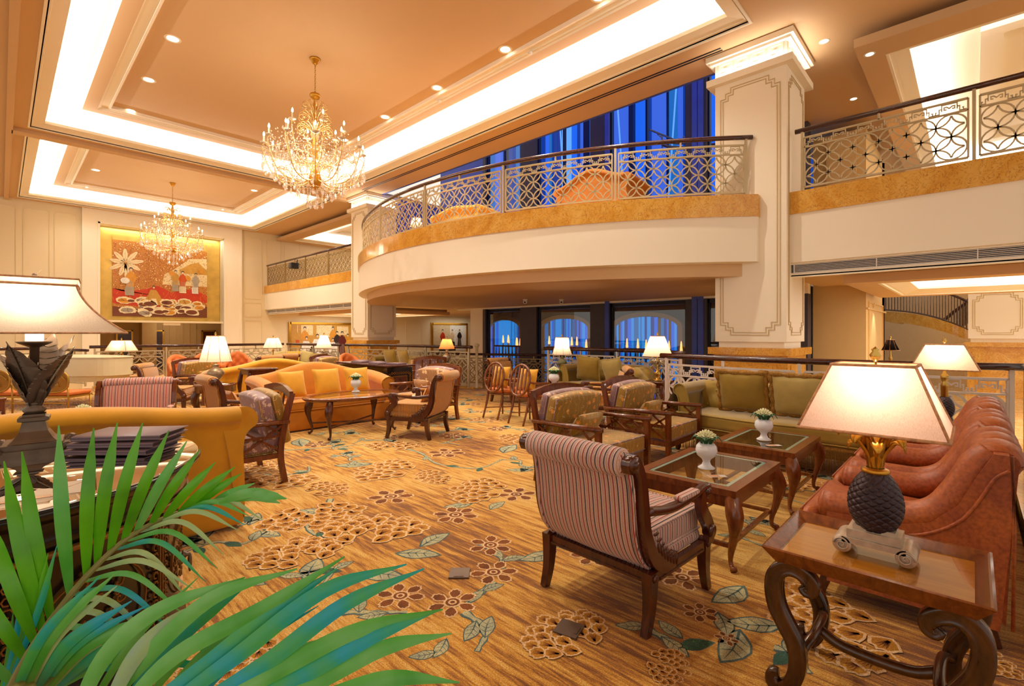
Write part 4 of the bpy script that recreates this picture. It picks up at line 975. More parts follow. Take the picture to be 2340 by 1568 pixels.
def make_chesterfield(label, loc, rz, L=2.2, mat='green_velvet', seat='green_velvet', group=None, fringe=True, arm_h=.74, Dp=.95):
    T = thing('sofa', label, 'sofa', loc, rz, group); hl = L/2; T.scale = (1, 1, 1.06)
    # back: rolled top, tufted inside
    yb = -Dp/2
    sec = [(.16, .30), (.15, .42), (.135, .55), (.11, .66), (.085, .725), (.05, .765), (.0, .775), (-.045, .755), (-.07, .71), (-.06, .67), (-.02, .64), (.0, .56), (.0, .40), (.0, .12)]
    S = [(p.y, p.z) for p in bez([(0, a, b) for a, b in sec], 3)]; ns = len(S)-1
    def along(path, name):
        Pp = Path(path); n = max(8, int(Pp.len/.045)); m = MB()
        def f(u, v):
            j = min(ns, int(round(v*ns))); p, nn = Pp.at(u*Pp.len); o, z = S[j]
            inn = j < ns*.42
            if inn: o += .055*(tuft(u*Pp.len, z)-.6)
            return (p.x-nn.x*0+nn.x*o, p.y+nn.y*o, z)
        m.grid(f, n, ns); return m
    m = along([(-hl+.18, yb+.12), (hl-.18, yb+.12)], 'b')
    fixn(m.build('backrest', mat, T))
    m = MB()
    for i in range(int((L-.5)/.2)+1):
        for j, z in enumerate((.51, .68)):
            m.ball((-hl+.3+i*.2+(.1 if j else 0), yb+.26-.03*j, z-.02), .012, 6)
    m.build('buttons', mat, T)
    for sx in (-1, 1):
        m = along([(sx*(hl-.14), yb+.06), (sx*(hl-.14), Dp/2-.12)] if sx < 0 else [(sx*(hl-.14), Dp/2-.12), (sx*(hl-.14), yb+.06)], 'a')
        # fronts: scroll face
        Y = Dp/2-.12; pts = []
        for (o, z) in S: pts.append((sx*(hl-.14)-sx*o, z))
        cx = sum(p[0] for p in pts)/len(pts)
        m.add([(p[0], Y, p[1]) for p in pts], [tuple(range(len(pts)))], 0, False)
        fixn(m.build('arm', mat, T))
        m = MB(); m.tube([(p[0], Y+.006, p[1]) for p in pts], .008, 6, up=(0, 1, 0)); m.build('arm_piping', mat, T)
        for sy in (-1, 1): m = MB(); m.lathe([(.02, 0), (.035, .03), (.03, .08), (.035, .12)], 10, c=(sx*(hl-.12), sy*(Dp/2-.14), 0)); m.build('leg', 'mahogany', T)
    bow = lambda x: .05*math.cos(x/hl*PI*1.5)*.7
    m = MB(); m.rbox((0, .07, .375), (L-.12 if fringe else L-.4, Dp-.24, .15), .045, 10, lambda p, u: (p.x*(1 if u[1] > .2 else .84), p.y+(bow(p.x) if u[1] > 0 else 0)*max(0, u[1])+(.03*max(0, u[1])), p.z+.015*(1-u[0]**2)*(p.z > 0))); c = m.build('seat_cushion', seat, T)
    m = MB()
    for z in (.305, .445): m.tube([(x, Dp/2-.13+.075+bow(x)+.03, z) for x in [(-hl+.09)+(L-.18)*i/24 for i in range(25)]], .008, 6)
    m.build('piping', seat, c)
    m = MB(); m.rbox((0, .02, .24), (L-.26, Dp-.18, .15), .02, 3); m.build('base', mat, T)
    if fringe:
        m = MB(); m.box((0, Dp/2-.07, .27), (L-.3, .02, .03)); m.build('fringe_band', 'fringe', T)
        m = MB(); rr = random.Random(9); n = int((L-.3)/.011)
        for i in range(n):
            x = -hl+.15+i*.011; q = .004*rr.uniform(-1, 1); m.sweep([(x, Dp/2-.06, .26), (x+q, Dp/2-.058+q, .15), (x+2*q, Dp/2-.06, .04+.02*rr.random())], [(-.003, -.003), (.003, -.003), (0, .004)], 0, (0, 1, 0))
        for sx in (-1, 1):
            for i in range(60):
                y = -Dp/2+.1+i*.0125; q = .004*rr.uniform(-1, 1); x = sx*(hl-.12); m.sweep([(x, y, .26), (x+q, y+q, .15), (x+q, y, .05)], [(-.003, -.003), (.003, -.003), (0, .004)], 0, (1, 0, 0))
        f = m.build('fringe', 'fringe', T); f['kind'] = 'stuff'
    return T
def make_camelback(label, loc, rz, L=2.1, mat='yellow_velvet', seat=None, group=None, Dp=.95, hump=.95, sc=.80):
    """camel-backed sofa: humped back, arms that roll out and forward"""
    T = thing('sofa', label, 'sofa', loc, rz, group); hl = L/2; seat = seat or mat; yb = -Dp/2
    def top(x): t = abs(x)/hl; return sc+(hump-sc)*(math.cos(min(1, t/.92)*PI)*.5+.5)
    m = MB()
    def f(u, v):
        x = -hl+.1+(L-.2)*u; H = top(x); k = v
        sec = [(.24, .28), (.22, .45), (.17, .6), (.12, .72), (.08, .80), (.02, .83), (-.05, .82), (-.085, .775), (-.08, .725), (-.04, .70), (-.01, .64), (.0, .5), (.0, .3), (.0, .06)]
        S = SB; j = min(len(S)-1, int(round(v*(len(S)-1)))); o, z = S[j]
        zz = z if z < .6 else z+(H-.80)*min(1, (z-.6)/.12)
        zz = z+(H-.80)*max(0, min(1, (z-.35)/.35))
        return (x, yb+.1+o, zz)
    sec = [(.24, .28), (.22, .45), (.17, .6), (.12, .72), (.08, .785), (.02, .805), (-.05, .795), (-.085, .755), (-.08, .71), (-.04, .68), (-.01, .62), (.0, .5), (.0, .3), (.0, .06)]
    SB = [(p.y, p.z) for p in bez([(0, a, b) for a, b in sec], 3)]
    m.grid(f, 32, len(SB)-1)
    for sx, i in ((-1, 0), (1, 1)):
        m.add([f(i, j/(len(SB)-1)) for j in range(len(SB))], [tuple(range(len(SB)))], 0, False)
    fixn(m.build('backrest', mat, T))
    for sx in (-1, 1):
        m = MB()
        A = [(.0, .28), (.02, .45), (.05, .60), (.065, .68), (.03, .76), (-.04, .80), (-.12, .79), (-.17, .735), (-.165, .675), (-.12, .645), (-.085, .60), (-.07, .5), (-.08, .3), (-.08, .06)]
        S = [(p.y, p.z) for p in bez([(0, a, b) for a, b in A], 3)]; n = len(S)-1
        def g(u, v):
            y = yb+.08+(Dp-.16)*u; j = min(n, int(round(v*n))); o, z = S[j]
            dz = -.16*u*u*max(0, (z-.3)/.5); fl = 1+.2*math.sin(u*PI)
            return (sx*(hl-.14-o*1.0)+0, y, z+dz*.6+(sc-.8)*min(1, z/.8)*(1-.5*u))
        m.grid(g, 14, n)
        for u in (0, 1): m.add([g(u, j/n) for j in range(n+1)], [tuple(range(n+1))], 0, False)
        a = fixn(m.build('arm', mat, T))
        m = MB(); m.tube([(Vector(g(1, j/n))+Vector((0, .005, 0))) for j in range(n-6)], .008, 6, up=(0, 1, 0)); m.build('nailhead_trim', 'brass', a)
    m = MB(); m.rbox((0, .1, .37), (L-.34, Dp-.22, .15), .045, 8, lambda p, u: (p.x, p.y, p.z+.02*(1-u[0]**2)*(p.z > 0))); c = m.build('seat_cushion', seat, T)
    m = MB(); m.tube([(-hl+.2, Dp/2-.015, .43), (hl-.2, Dp/2-.015, .43)], .008, 6); m.tube([(-hl+.2, Dp/2-.015, .31), (hl-.2, Dp/2-.015, .31)], .008, 6); m.build('piping', seat, c)
    m = MB(); m.rbox((0, .03, .165), (L-.12, Dp-.1, .29), .03, 4); m.build('base', mat, T)
    return T
def make_leather_chair(label, loc, rz=0, group=None):
    T = thing('leather_armchair', label, 'armchair', loc, rz, group); W = .84; hw = W/2
    for sx in (-1, 1):
        # side panel
        m = MB(); out = [(.31, .10), (.31, .48), (.0, .49), (-.12, .53), (-.22, .64), (-.28, .78), (-.34, .90), (-.39, .90), (-.40, .6), (-.36, .10)]
        x0 = sx*(hw-.09); m.prism([(a, b) for a, b in out], 0, min(x0, sx*hw), max(x0, sx*hw)); fixn(m.build('side_panel', 'leather', T))
        m = MB(); A = bez([(sx*(hw-.075), .33, .50), (sx*(hw-.075), .15, .51), (sx*(hw-.075), -.03, .52), (sx*(hw-.075), -.15, .58), (sx*(hw-.075), -.23, .70), (sx*(hw-.08), -.29, .83), (sx*(hw-.09), -.34, .88)], 5)
        n = len(A); m.tube(A, [.078-.01*i/n for i in range(n)], 14, up=(1, 0, 0)); m.ball((sx*(hw-.075), .33, .50), (.078, .035, .078), 14); a = fixn(m.build('arm', 'leather', T))
        m = MB(); m.tube([(sx*(hw+.003), p.y-.05*min(1, max(0, (p.z-.52)/.1)), p.z-.075+.03*min(1, max(0, (p.z-.52)/.1))) for p in A[1:]], .008, 6, up=(1, 0, 0)); m.tube([(sx*(hw+.0), -.40, .12), (sx*hw, -.405, .6), (sx*(hw-.0), -.40, .9)], .008, 6); m.build('welt', 'leather', a)
        for sy in (-1, 1): m = MB(); m.sweep([(sx*(hw-.07), sy*.31, .14), (sx*(hw-.06), sy*.35, 0)], [(-.028, -.028), (.028, -.028), (.028, .028), (-.028, .028)], 0, (1, 0, 0), False, scales=[1, .7]); m.build('leg', 'mahogany', T)
    # back with channels and rolled top
    A = [(-.14, .38), (-.17, .52), (-.21, .66), (-.24, .78), (-.265, .85), (-.30, .90), (-.36, .92), (-.41, .90), (-.43, .85), (-.42, .8), (-.40, .5), (-.38, .1)]
    S = [(p.y, p.z) for p in bez([(0, a, b) for a, b in A], 4)]; n = len(S)-1; m = MB()
    def g(u, v):
        j = min(n, int(round(v*n))); y, z = S[j]; x = -hw+.07+(W-.14)*u; ch = .022*abs(math.sin(PI*u*3))**.5 if j < n*.8 else 0
        k = math.sin(PI*u)**.3 if 0 < u < 1 else 0
        a = Vector(S[max(j-1, 0)]); b = Vector(S[min(j+1, n)]); t = (b-a).normalized(); nn = Vector((t.y, -t.x))
        return (x, y+nn.x*ch, z+nn.y*ch-.012*(1-k)*(z > .85))
    m.grid(g, 36, n)
    for u in (0, 1): m.add([g(u, j/n) for j in range(n+1)], [tuple(range(n+1))], 0, False)
    fixn(m.build('backrest', 'leather', T))
    m = MB(); m.rbox((0, .14, .39), (W-.30, .62, .15), .05, 8, lambda p, u: (p.x*(1.5 if p.y > .22 else 1), p.y, p.z+.02*(1-u[0]**2)*(1-u[1]**2)*(p.z > 0))); c = m.build('seat_cushion', 'leather', T)
    m = MB(); m.tube([(-hw+.06, .445, .445), (hw-.06, .445, .445)], .007, 6); m.build('welt', 'leather', c)
    m = MB(); m.rbox((0, .0, .225), (W-.06, .74, .21), .03, 4); m.build('base', 'leather', T)
    return T
def make_tub_chair(label, loc, rz=0, group=None, mat='salmon_cloth'):
    T = thing('tufted_armchair', label, 'armchair', loc, rz, group)
    m = MB()
    def f(u, v):   # wraps round the seat; u around, v up & over
        a = PI*(-.02+1.04*u); h = .52+.36*math.sin(PI*u)**1.5
        cx, sy = math.cos(a), -math.sin(a)
        if v < .5: z = .3+(h-.3)*v*2; r = .30+.02*v*2+.05*tuft(a*.33, z, .13, .14)*(-1)+.04
        elif v < .7: k = (v-.5)/.2; z = h+.02*math.sin(PI*k); r = .35+.09*k
        else: k = (v-.7)/.3; z = h-(h-.12)*k; r = .44-.04*k
        return (cx*r*.9, sy*r*1.02+(.16 if abs(cx) > .85 else .16*abs(cx)**4), z)
    m.grid(f, 44, 20); fixn(m.build('backrest', mat, T))
    for sx in (-1, 1):
        m = MB(); m.ball((sx*.37, .19, .5), (.075, .05, .07), 12); m.rbox((sx*.37, .17, .29), (.09, .06, .36), .02, 2); m.build('arm_front', mat, T)
        for sy in (-1, 1): m = MB(); m.lathe([(.015, 0), (.025, .14)], 8, c=(sx*.28, sy*.22, 0)); m.build('leg', 'mahogany', T)
    m = MB(); m.rbox((0, .04, .38), (.62, .52, .13), .04, 6); m.build('seat_cushion', mat, T)
    m = MB(); m.rbox((0, .0, .23), (.66, .56, .2), .03, 3); m.build('base', mat, T)
    return T
def make_oval_chair(label, loc, rz=0, group=None):
    T = thing('oval_back_chair', label, 'chair', loc, rz, group); wd = 'wood_mid'
    M1 = Matrix.Translation((0, -.23, .70)) @ Matrix.Rotation(D(-12), 4, 'X')
    m = MB(); m.tube([(math.cos(a)*.215, 0, math.sin(a)*.25) for a in [2*PI*i/32 for i in range(32)]], .02, 8, closed=True, up=(0, 1, 0), M=M1); m.build('back_ring', wd, T)
    for x in (-.12, -.04, .04, .12):
        h = .25*math.sqrt(1-(x/.215)**2); m = MB(); m.bar((x, 0, -h), (x, 0, h), .028, .014, M=M1); m.build('slat', wd, T)
    for sx in (-1, 1):
        m = MB(); m.tube(bez([(sx*.17, -.33, 0), (sx*.17, -.24, .25), (sx*.17, -.20, .44), (sx*.17, -.215, .55), (sx*.19, -.225, .66)], 4), [.016]*4+[.02]*13, 8); m.build('leg', wd, T)
        m = MB(); m.tube([(sx*.2, .2, 0), (sx*.2, .2, .42), (sx*.22, .19, .63)], [.014, .02, .016], 8); m.build('leg', wd, T)
        m = MB(); m.tube(bez([(sx*.20, -.225, .68), (sx*.25, -.08, .655), (sx*.25, .1, .645), (sx*.22, .22, .64)], 4), .018, 8); m.build('armrest', wd, T)
    m = MB(); m.lathe([(0, .40), (.25, .40), (.265, .42), (.25, .44), (0, .44)], 20, M=Matrix.Diagonal((1, .98, 1, 1))); m.build('seat_ring', wd, T)
    m = MB(); m.lathe([(0, .43), (.24, .43), (.262, .465), (.245, .50), (.15, .515), (0, .52)], 20); m.build('seat_pad', 'salmon_cloth', T)
    m = MB(); m.bar((-.17, -.27, .17), (.2, .2, .17), .014); m.bar((.17, -.27, .17), (-.2, .2, .17), .014); m.build('stretcher', wd, T)
    return T
def cab_leg(m, x, y, dx, dy, h, k=1.0):
    """cabriole leg bowing outward along (dx, dy)"""
    q = [(0, h), (.035, h*.82), (.05, h*.65), (.03, h*.42), (.0, h*.22), (.0, h*.08), (.04, h*.03)]
    A = bez([(x+dx*a*k, y+dy*a*k, b) for a, b in q], 4); n = len(A); r = []
    for i in range(n): t = i/(n-1); r.append((.036+.016*math.sin(PI*min(1, t*2.2))*(t < .45)-.022*min(1, max(0, t-.25)/.5))*k*(1.5 if t > .93 else 1))
    m.tube(A, r, 4 if False else 8, up=(dy+1e-3, -dx, 0)); return m
def make_coffee_table(label, loc, rz=0, lx=.9, ly=.66, h=.5, wd='wood_mid', group=None):
    T = thing('coffee_table', label, 'table', loc, rz, group); x, y = lx/2, ly/2; fw = .07
    m = MB()
    for sx in (-1, 1): m.box((sx*(x-fw/2), 0, h-.02), (fw, ly, .04)); m.box((sx*(x-.03), 0, h-.075), (.03, ly-.12, .07))
    for sy in (-1, 1): m.box((0, sy*(y-fw/2), h-.02), (lx-2*fw, fw, .04)); m.box((0, sy*(y-.03), h-.075), (lx-.12, .03, .07))
    m.build('top_frame', wd, T)
    m = MB(); m.box((0, 0, h-.008), (lx-2*fw+.01, ly-2*fw+.01, .012)); m.build('glass_top', 'table_glass', T)
    m = MB(); 
    for a, b in (((1, 1), (1, -1)), ((1, -1), (-1, -1)), ((-1, -1), (-1, 1)), ((-1, 1), (1, 1))): m.bar((a[0]*(x-fw-.015), a[1]*(y-fw-.015), h-.004), (b[0]*(x-fw-.015), b[1]*(y-fw-.015), h-.004), .022, .002)
    m.build('glass_bevel', 'pale_glass', T)
    for sx in (-1, 1):
        for sy in (-1, 1): m = MB(); cab_leg(m, sx*(x-.045), sy*(y-.045), sx*.707, sy*.707, h-.03, 1.05); fixn(m.build('leg', wd, T))
    m = MB()
    for sy in (-1, 1): m.bar((-(x-.06), sy*(y-.06), .14), (x-.06, sy*(y-.06), .14), .024)
    for sx in (-1, 1): m.bar((sx*(x-.06), -(y-.06), .14), (sx*(x-.06), y-.06, .14), .024)
    m.tube(bez([(-(x-.06), 0, .20), (-.2, 0, .22), (.2, 0, .22), (x-.06, 0, .20)], 3), .012, 6)
    m.build('stretcher', wd, T); return T
plain('pale_glass', '#a8c4b8', .1)
def make_oval_table(label, loc, rz=0, a=.69, b=.46, h=.56):
    T = thing('oval_coffee_table', label, 'table', loc, rz); m = MB(); N = 40
    def rg(k, z): return [(math.cos(2*PI*i/N)*(a-k), math.sin(2*PI*i/N)*(b-k), z) for i in range(N)]
    R = [rg(.09, h), rg(.0, h), rg(-.01, h-.02), rg(.03, h-.05), rg(.09, h-.06), rg(.09, h)]
    vs = [p for r in R for p in r]; fs = [(k*N+i, k*N+(i+1) % N, (k+1)*N+(i+1) % N, (k+1)*N+i) for k in range(5) for i in range(N)]
    m.add(vs, fs); fixn(m.build('top_rim', 'wood_mid', T))
    m = MB(); m.add(rg(.088, h-.004)+rg(.088, h-.014), [tuple(range(N)), tuple(range(2*N-1, N-1, -1))], 0, False); m.build('glass_top', 'table_glass', T)
    m = MB(); m.add(rg(.09, h-.03)+rg(.2, h-.03), [(i, (i+1) % N, N+(i+1) % N, N+i) for i in range(N)]); m.build('inner_ledge', 'wood_top', T)
    for sx in (-1, 1):
        for sy in (-1, 1): m = MB(); cab_leg(m, sx*(a*.68), sy*(b*.62), sx*.75, sy*.66, h-.04, 1.1); fixn(m.build('leg', 'mahogany', T))
    m = MB(); m.bar((-a*.68, -b*.62, .16), (a*.68, b*.62, .16), .022); m.bar((a*.68, -b*.62, .16), (-a*.68, b*.62, .16), .022); m.build('stretcher', 'mahogany', T)
    return T
def make_drum_table(label, loc, r=.32, h=.6, leaf=True):
    T = thing('round_side_table', label, 'table', loc); m = MB(); m.lathe([(0, h-.13), (r-.02, h-.13), (r-.02, h-.03), (r, h-.02), (r, h), (r-.05, h), (0, h-.002)], 28); fixn(m.build('drum_top', 'wood_red', T))
    m = MB(); m.lathe([(0, h+.001), (r-.05, h+.001), (r-.05, h+.006), (0, h+.006)], 28); m.build('glass_top', 'mirror_glass', T)
    for k in range(3):
        a = 2*PI*k/3+.6; m = MB(); cab_leg(m, math.cos(a)*(r-.07), math.sin(a)*(r-.07), math.cos(a), math.sin(a), h-.1, 1.2); l = fixn(m.build('leg', 'mahogany', T))
        if leaf:
            m = MB(); cx, sy = math.cos(a), math.sin(a)
            for q in range(5): m.ball((cx*(r+.005-.008*q), sy*(r+.005-.008*q), h-.17-.055*q), (.022, .022, .035), 7)
            m.build('acanthus_leaf', 'silver_leaf', l)
    return T
def make_side_table(label, loc, w=.46, h=.6, rz=0, top='wood_top'):
    T = thing('side_table', label, 'table', loc, rz); m = MB(); m.rbox((0, 0, h-.02), (w, w, .035), .012, 1); m.box((0, 0, h-.07), (w-.06, w-.06, .08)); m.build('table_top', 'mahogany', T)
    for sx in (-1, 1):
        for sy in (-1, 1): m = MB(); cab_leg(m, sx*(w/2-.05), sy*(w/2-.05), sx*.7, sy*.7, h-.06, .8); m.build('leg', 'mahogany', T)
    return T
# ---------------- lamps
def rect_shade(m, zb, zt, bx_, by, tx, ty, concave=0, n=10, mi=0):
    """four-sided tapered shade shell"""
    for (ax, s) in ((0, 1), (0, -1), (1, 1), (1, -1)):
        def f(u, v, ax=ax, s=s):
            k = v-concave*math.sin(PI*v)*.5*(1) if concave else v
            k = min(1, max(0, v+concave*v*(1-v)*1.8)); X = bx_+(tx-bx_)*k; Y = by+(ty-by)*k; z = zb+(zt-zb)*v; q = (2*u-1)
            return (q*X, s*Y, z) if ax == 0 else (s*X, q*Y, z)
        m.grid(f, 6, n, mi)
def lamp(label, loc, z_table, base, shade_kind, zb, zt, rb_, rt, mat, power=9, rz=0, name='table_lamp', finial=True, group=None, col=(1, .86, .66)):
    """base: function(T, H) building the base up to height H; zb/zt shade bottom/top above the base"""
    T = thing(name, label, 'lamp', (loc[0], loc[1], z_table), rz, group); base(T, zb)
    m = MB()
    if shade_kind == 'bell': m.lathe([(rb_*1.0, zb), (rb_*.9, zb+(zt-zb)*.15), (rb_*.72+.0, zb+(zt-zb)*.45), (rt*1.12, zb+(zt-zb)*.8), (rt, zt)], 28)
    elif shade_kind == 'cone': m.lathe([(rb_+(rt-rb_)*i/5, zb+(zt-zb)*i/5) for i in range(6)], 28)
    elif shade_kind == 'hex': m.lathe([(rb_+(rt-rb_)*i/5, zb+(zt-zb)*i/5) for i in range(6)], 8, smooth=False)
    elif shade_kind == 'rect': rect_shade(m, zb, zt, rb_[0], rb_[1], rt[0], rt[1])
    sh = m.build('lamp_shade', mat, T)
    m = MB(); trim = 'shade_trim'
    if shade_kind == 'rect':
        for (z, r) in ((zb, rb_), (zt, rt)): m.tube([(sx*r[0], sy*r[1], z) for sx, sy in ((-1, -1), (1, -1), (1, 1), (-1, 1))], .006, 6, closed=True)
        for sx in (-1, 1):
            for sy in (-1, 1): m.tube([(sx*rb_[0], sy*rb_[1], zb), (sx*rt[0], sy*rt[1], zt)], .005, 6)
    else:
        for (z, r) in ((zb, rb_), (zt, rt)): m.tube([(math.cos(2*PI*i/28)*r, math.sin(2*PI*i/28)*r, z) for i in range(28)], .005, 5, closed=True)
        if shade_kind in ('hex', 'bell'):
            for k in range(8): a = 2*PI*k/8; m.tube([(math.cos(a)*rb_, math.sin(a)*rb_, zb), (math.cos(a)*((rb_+rt)/2*(.93 if shade_kind == 'bell' else 1)), math.sin(a)*((rb_+rt)/2*(.93 if shade_kind == 'bell' else 1)), (zb+zt)/2), (math.cos(a)*rt, math.sin(a)*rt, zt)], .003, 4)
    m.build('shade_trim', trim, sh)
    m = MB(); m.tube([(0, 0, zb-.05), (0, 0, zt+.02)], .006, 6)
    if finial: m.lathe([(.004, 0), (.014, .012), (.02, .028), (.01, .042), (.014, .05), (0, .062)], 10, c=(0, 0, zt+.01))
    m.build('finial', 'brass', T)
    m = MB(); m.ball((0, 0, (zb+zt)/2-.02), .028, 10); m.build('bulb', 'bulb', T)
    c = math.cos(rz); light('POINT', 'lamp_light', (loc[0], loc[1], z_table+(zb+zt)/2+.035), power, col, .03)
    return T
def base_urn(mat='silver_leaf', r=.13):
    def f(T, H):
        m = MB(); m.lathe([(0, 0), (r*.8, 0), (r*.82, .02), (r*.5, .035), (r*.42, .06), (r*.75, .12), (r, H*.42), (r*1.02, H*.5), (r*.8, H*.62), (r*.35, H*.72), (r*.3, H*.8), (r*.45, H*.84), (r*.2, H*.88), (.012, H*.9), (.012, H)], 24); fixn(m.build('base', mat, T))
    return f
def base_leafy(mat='brass'):
    def f(T, H):
        m = MB(); m.lathe([(0, 0), (.075, 0), (.075, .015), (.04, .03), (.025, .06), (.05, .10), (.055, .14), (.03, .17), (.014, .2), (.012, H)], 16); m.build('base', 'bronze' if mat != 'brass' else 'brass', T)
        rr = random.Random(4)
        for k in range(14):
            a = 2*PI*k/14*2.4; m = MB(); z = .18+.12*rr.random(); L = .09+.03*rr.random()
            q = bez([(0, 0, z), (math.cos(a)*L*.5, math.sin(a)*L*.5, z+.07), (math.cos(a)*L, math.sin(a)*L, z+.06), (math.cos(a)*L*1.15, math.sin(a)*L*1.15, z+.02)], 3)
            m.tube(q, [.006, .009, .012, .014, .016, .016, .013, .01, .008, .002][:len(q)], 6); m.build('leaf', 'silver_leaf', T)
    return f
def base_stick(mat='brass'):
    def f(T, H):
        m = MB(); m.lathe([(0, 0), (.08, 0), (.08, .02), (.03, .04), (.02, .08), (.045, .13), (.045, .16), (.018, .2), (.014, .3), (.032, .34), (.014, .38), (.012, H)], 16); m.build('base', mat, T)
    return f
def base_pine_small():
    def f(T, H):
        m = MB(); m.box((0, 0, .02), (.16, .16, .04)); m.box((0, 0, .05), (.12, .12, .03)); m.build('plinth', 'bronze', T)
        m = MB(); pineapple(m, (0, 0, .06), .075, .2); m.build('pineapple_body', 'pine_bronze', T)
        m = MB(); m.lathe([(.02, .24), (.03, .26), (.03, .36), (.035, .37), (.02, .40), (.032, .44), (.032, .47), (.015, .49), (.012, H)], 14); m.build('stem', 'brass', T)
    return f
plain('pine_bronze', '#3c2a33', .38, .35, var=.45, scale=16)
def pineapple(m, c, R, H, nu=22, nv=16):
    """diamond-scaled pineapple body"""
    def f(u, v):
        z = v*H; r = R*(math.sin(PI*(.12+.80*v))**.55)*(1.0-.10*v)*1.05
        a = u*2*PI; s = abs(math.sin((u*nu+v*nv)*PI/2))*abs(math.sin((u*nu-v*nv)*PI/2))
        r *= .95+.08*min(1, 2.2*s)**.6
        return (c[0]+r*math.cos(a), c[1]+r*math.sin(a), c[2]+z)
    m.grid(f, nu*6, nv*7)
def make_pot(label, loc, s=1.0, group=None):
    T = thing('flower_pot', label, 'plant', loc, 0, group)
    m = MB(); m.lathe([(0, 0), (.052, 0), (.054, .006), (.03, .022), (.022, .045), (.03, .062), (.058, .085), (.068, .115), (.062, .145), (.046, .165), (.04, .16), (0, .15)], 24, M=Matrix.Scale(s, 4)); m.build('vase', 'white_glaze', T)
    m = MB(); rr = random.Random(2)
    for k in range(46):
        a = k*2.4; t = k/46; r0 = .05*math.sqrt(t); L = .028
        p = Vector((math.cos(a)*r0, math.sin(a)*r0, .205+.018*(1-t))); q = p+Vector((math.cos(a)*L*t, math.sin(a)*L*t, L*(1.1-t)))
        m.tube([p*s, (p+q)/2*s+Vector((0, 0, .002)), q*s], [.005*s, .006*s, .002*s], 5)
    m.ball((0, 0, .205*s), (.045*s, .045*s, .02*s), 10); m.build('blossom', 'flower_cream', T)
    for k in range(8):
        a = k*PI/4+.3; m = MB(); c, sn = math.cos(a), math.sin(a)
        def f(u, v, c=c, sn=sn): w_ = .022*math.sin(PI*min(1, u*1.1+.08))*(2*v-1); L = .03+.065*u; z = .165+.05*math.sin(PI*u*.9)-.01*abs(2*v-1); return ((c*L-sn*w_)*s, (sn*L+c*w_)*s, z*s)
        m.grid(f, 6, 4); m.build('leaf', 'green_leaf', T)
    return T
# ================================================================ THE LOUNGE, group by group
def face(a): return D(a-90)
# --- seating group in the foreground right
make_striped_armchair('striped armchair in the foreground seen from behind, rust and black stripes on mauve', 'stripe_near', 'mahogany', (2.46, 1.44, 0), face(-3), w=.70)
G1 = 'small glass-topped coffee tables'
make_coffee_table('square glass coffee table nearest the camera beside the foreground striped armchair', (3.5, 1.37, 0), 0, .93, .68, .5)
make_coffee_table('glass coffee table in front of the fringed green sofa, behind the nearest coffee table', (4.77, 1.35, 0), 0, .90, .66, .5)
make_pot('white vase of cream flowers on the coffee table nearest the camera', (3.42, 1.36, .502), 1.08)
make_pot('white vase of cream flowers on the coffee table before the fringed sofa', (4.68, 1.35, .502), 1.12)
for (x, y, w_) in ((3.27, 1.23, 'nearest the camera'), (4.5, 1.22, 'before the fringed sofa')):
    m = MB(); m.box((0, 0, 0), (.12, .05, .002)); m.box((-.02, 0, .0012), (.07, .03, .001), 1); o = m.build('table_card', ['paper', 'orange_velvet'], loc=(x, y, .504), rotz=-.75)
    tag(o, 'small printed table card lying on the glass table '+w_, 'card')
fA = make_lounge_chair('olive embroidered lounge chair with lattice arms directly behind the foreground striped armchair', loc=(4.03, 2.74, 0), rz=face(-92))
dup(fA, (5.27, 2.72, 0), face(-89), 'olive embroidered lounge chair with lattice arms nearer to the fringed green sofa')
for i, (x, w_) in enumerate(((3.53, 'nearest of the three, behind the pineapple lamp'), (4.40, 'middle one of the three in a row'), (5.27, 'farthest of the three, beside the small white-shaded lamp'))):
    if i == 0: LC = make_leather_chair('rust leather armchair with rolled arms, '+w_, (x, .27, 0), face(90))
    else: dup(LC, (x, .27, 0), face(90), 'rust leather armchair with rolled arms, '+w_)
S1 = make_chesterfield('fringed green velvet sofa with tufted rolled arms by the railing', (6.2, 1.72, 0), face(180), 2.15, Dp=1.0)
cR = (D(78), 0, face(180))
pillow('large olive velvet cushion with rope fringe at the left of the fringed sofa', (6.17, 2.02, .75), (D(74), 0, D(92)), .56, .5, .17, 'green_velvet', None, 'fringe', tr=.03)
pillow('olive velvet cushion with rope fringe partly hidden by the pineapple lamp shade', (6.17, 1.42, .75), (D(74), 0, D(88)), .56, .5, .17, 'green_velvet_light', None, 'fringe', tr=.03)
# --- tray table and pineapple lamp
T = thing('tray_table', 'scroll-legged wooden tray table with glass inset in the right foreground', 'table', (2.37, .28, 0)); hx, hy = .275, .335
m = MB(); rect = lambda a, b, z: [(-a, -b, z), (a, -b, z), (a, b, z), (-a, b, z)]
R = [rect(hx, hy, .6), rect(hx-.045, hy-.045, .535), rect(hx-.06, hy-.06, .53), rect(0.001, .001, .53)]
vs = [p for r in R for p in r]; m.add(vs, [(k*4+i, k*4+(i+1) % 4, k*4+4+(i+1) % 4, k*4+4+i) for k in range(3) for i in range(4)], 0, False)
R = [rect(hx, hy, .6), rect(hx-.008, hy-.008, .604), rect(hx-.014, hy-.014, .6), rect(hx-.05, hy-.05, .566)]
vs = [p for r in R for p in r]; m.add(vs, [(k*4+i, k*4+(i+1) % 4, k*4+4+(i+1) % 4, k*4+4+i) for k in range(3) for i in range(4)], 0, False)
m.build('tray_rim', 'wood_mid', T)
m = MB(); m.box((0, 0, .56), (2*hx-.09, 2*hy-.09, .012)); m.build('tray_panel', 'wood_top', T)
m = MB(); m.box((0, 0, .572), (2*hx-.1, 2*hy-.1, .008)); m.build('glass_inset', 'table_glass', T)
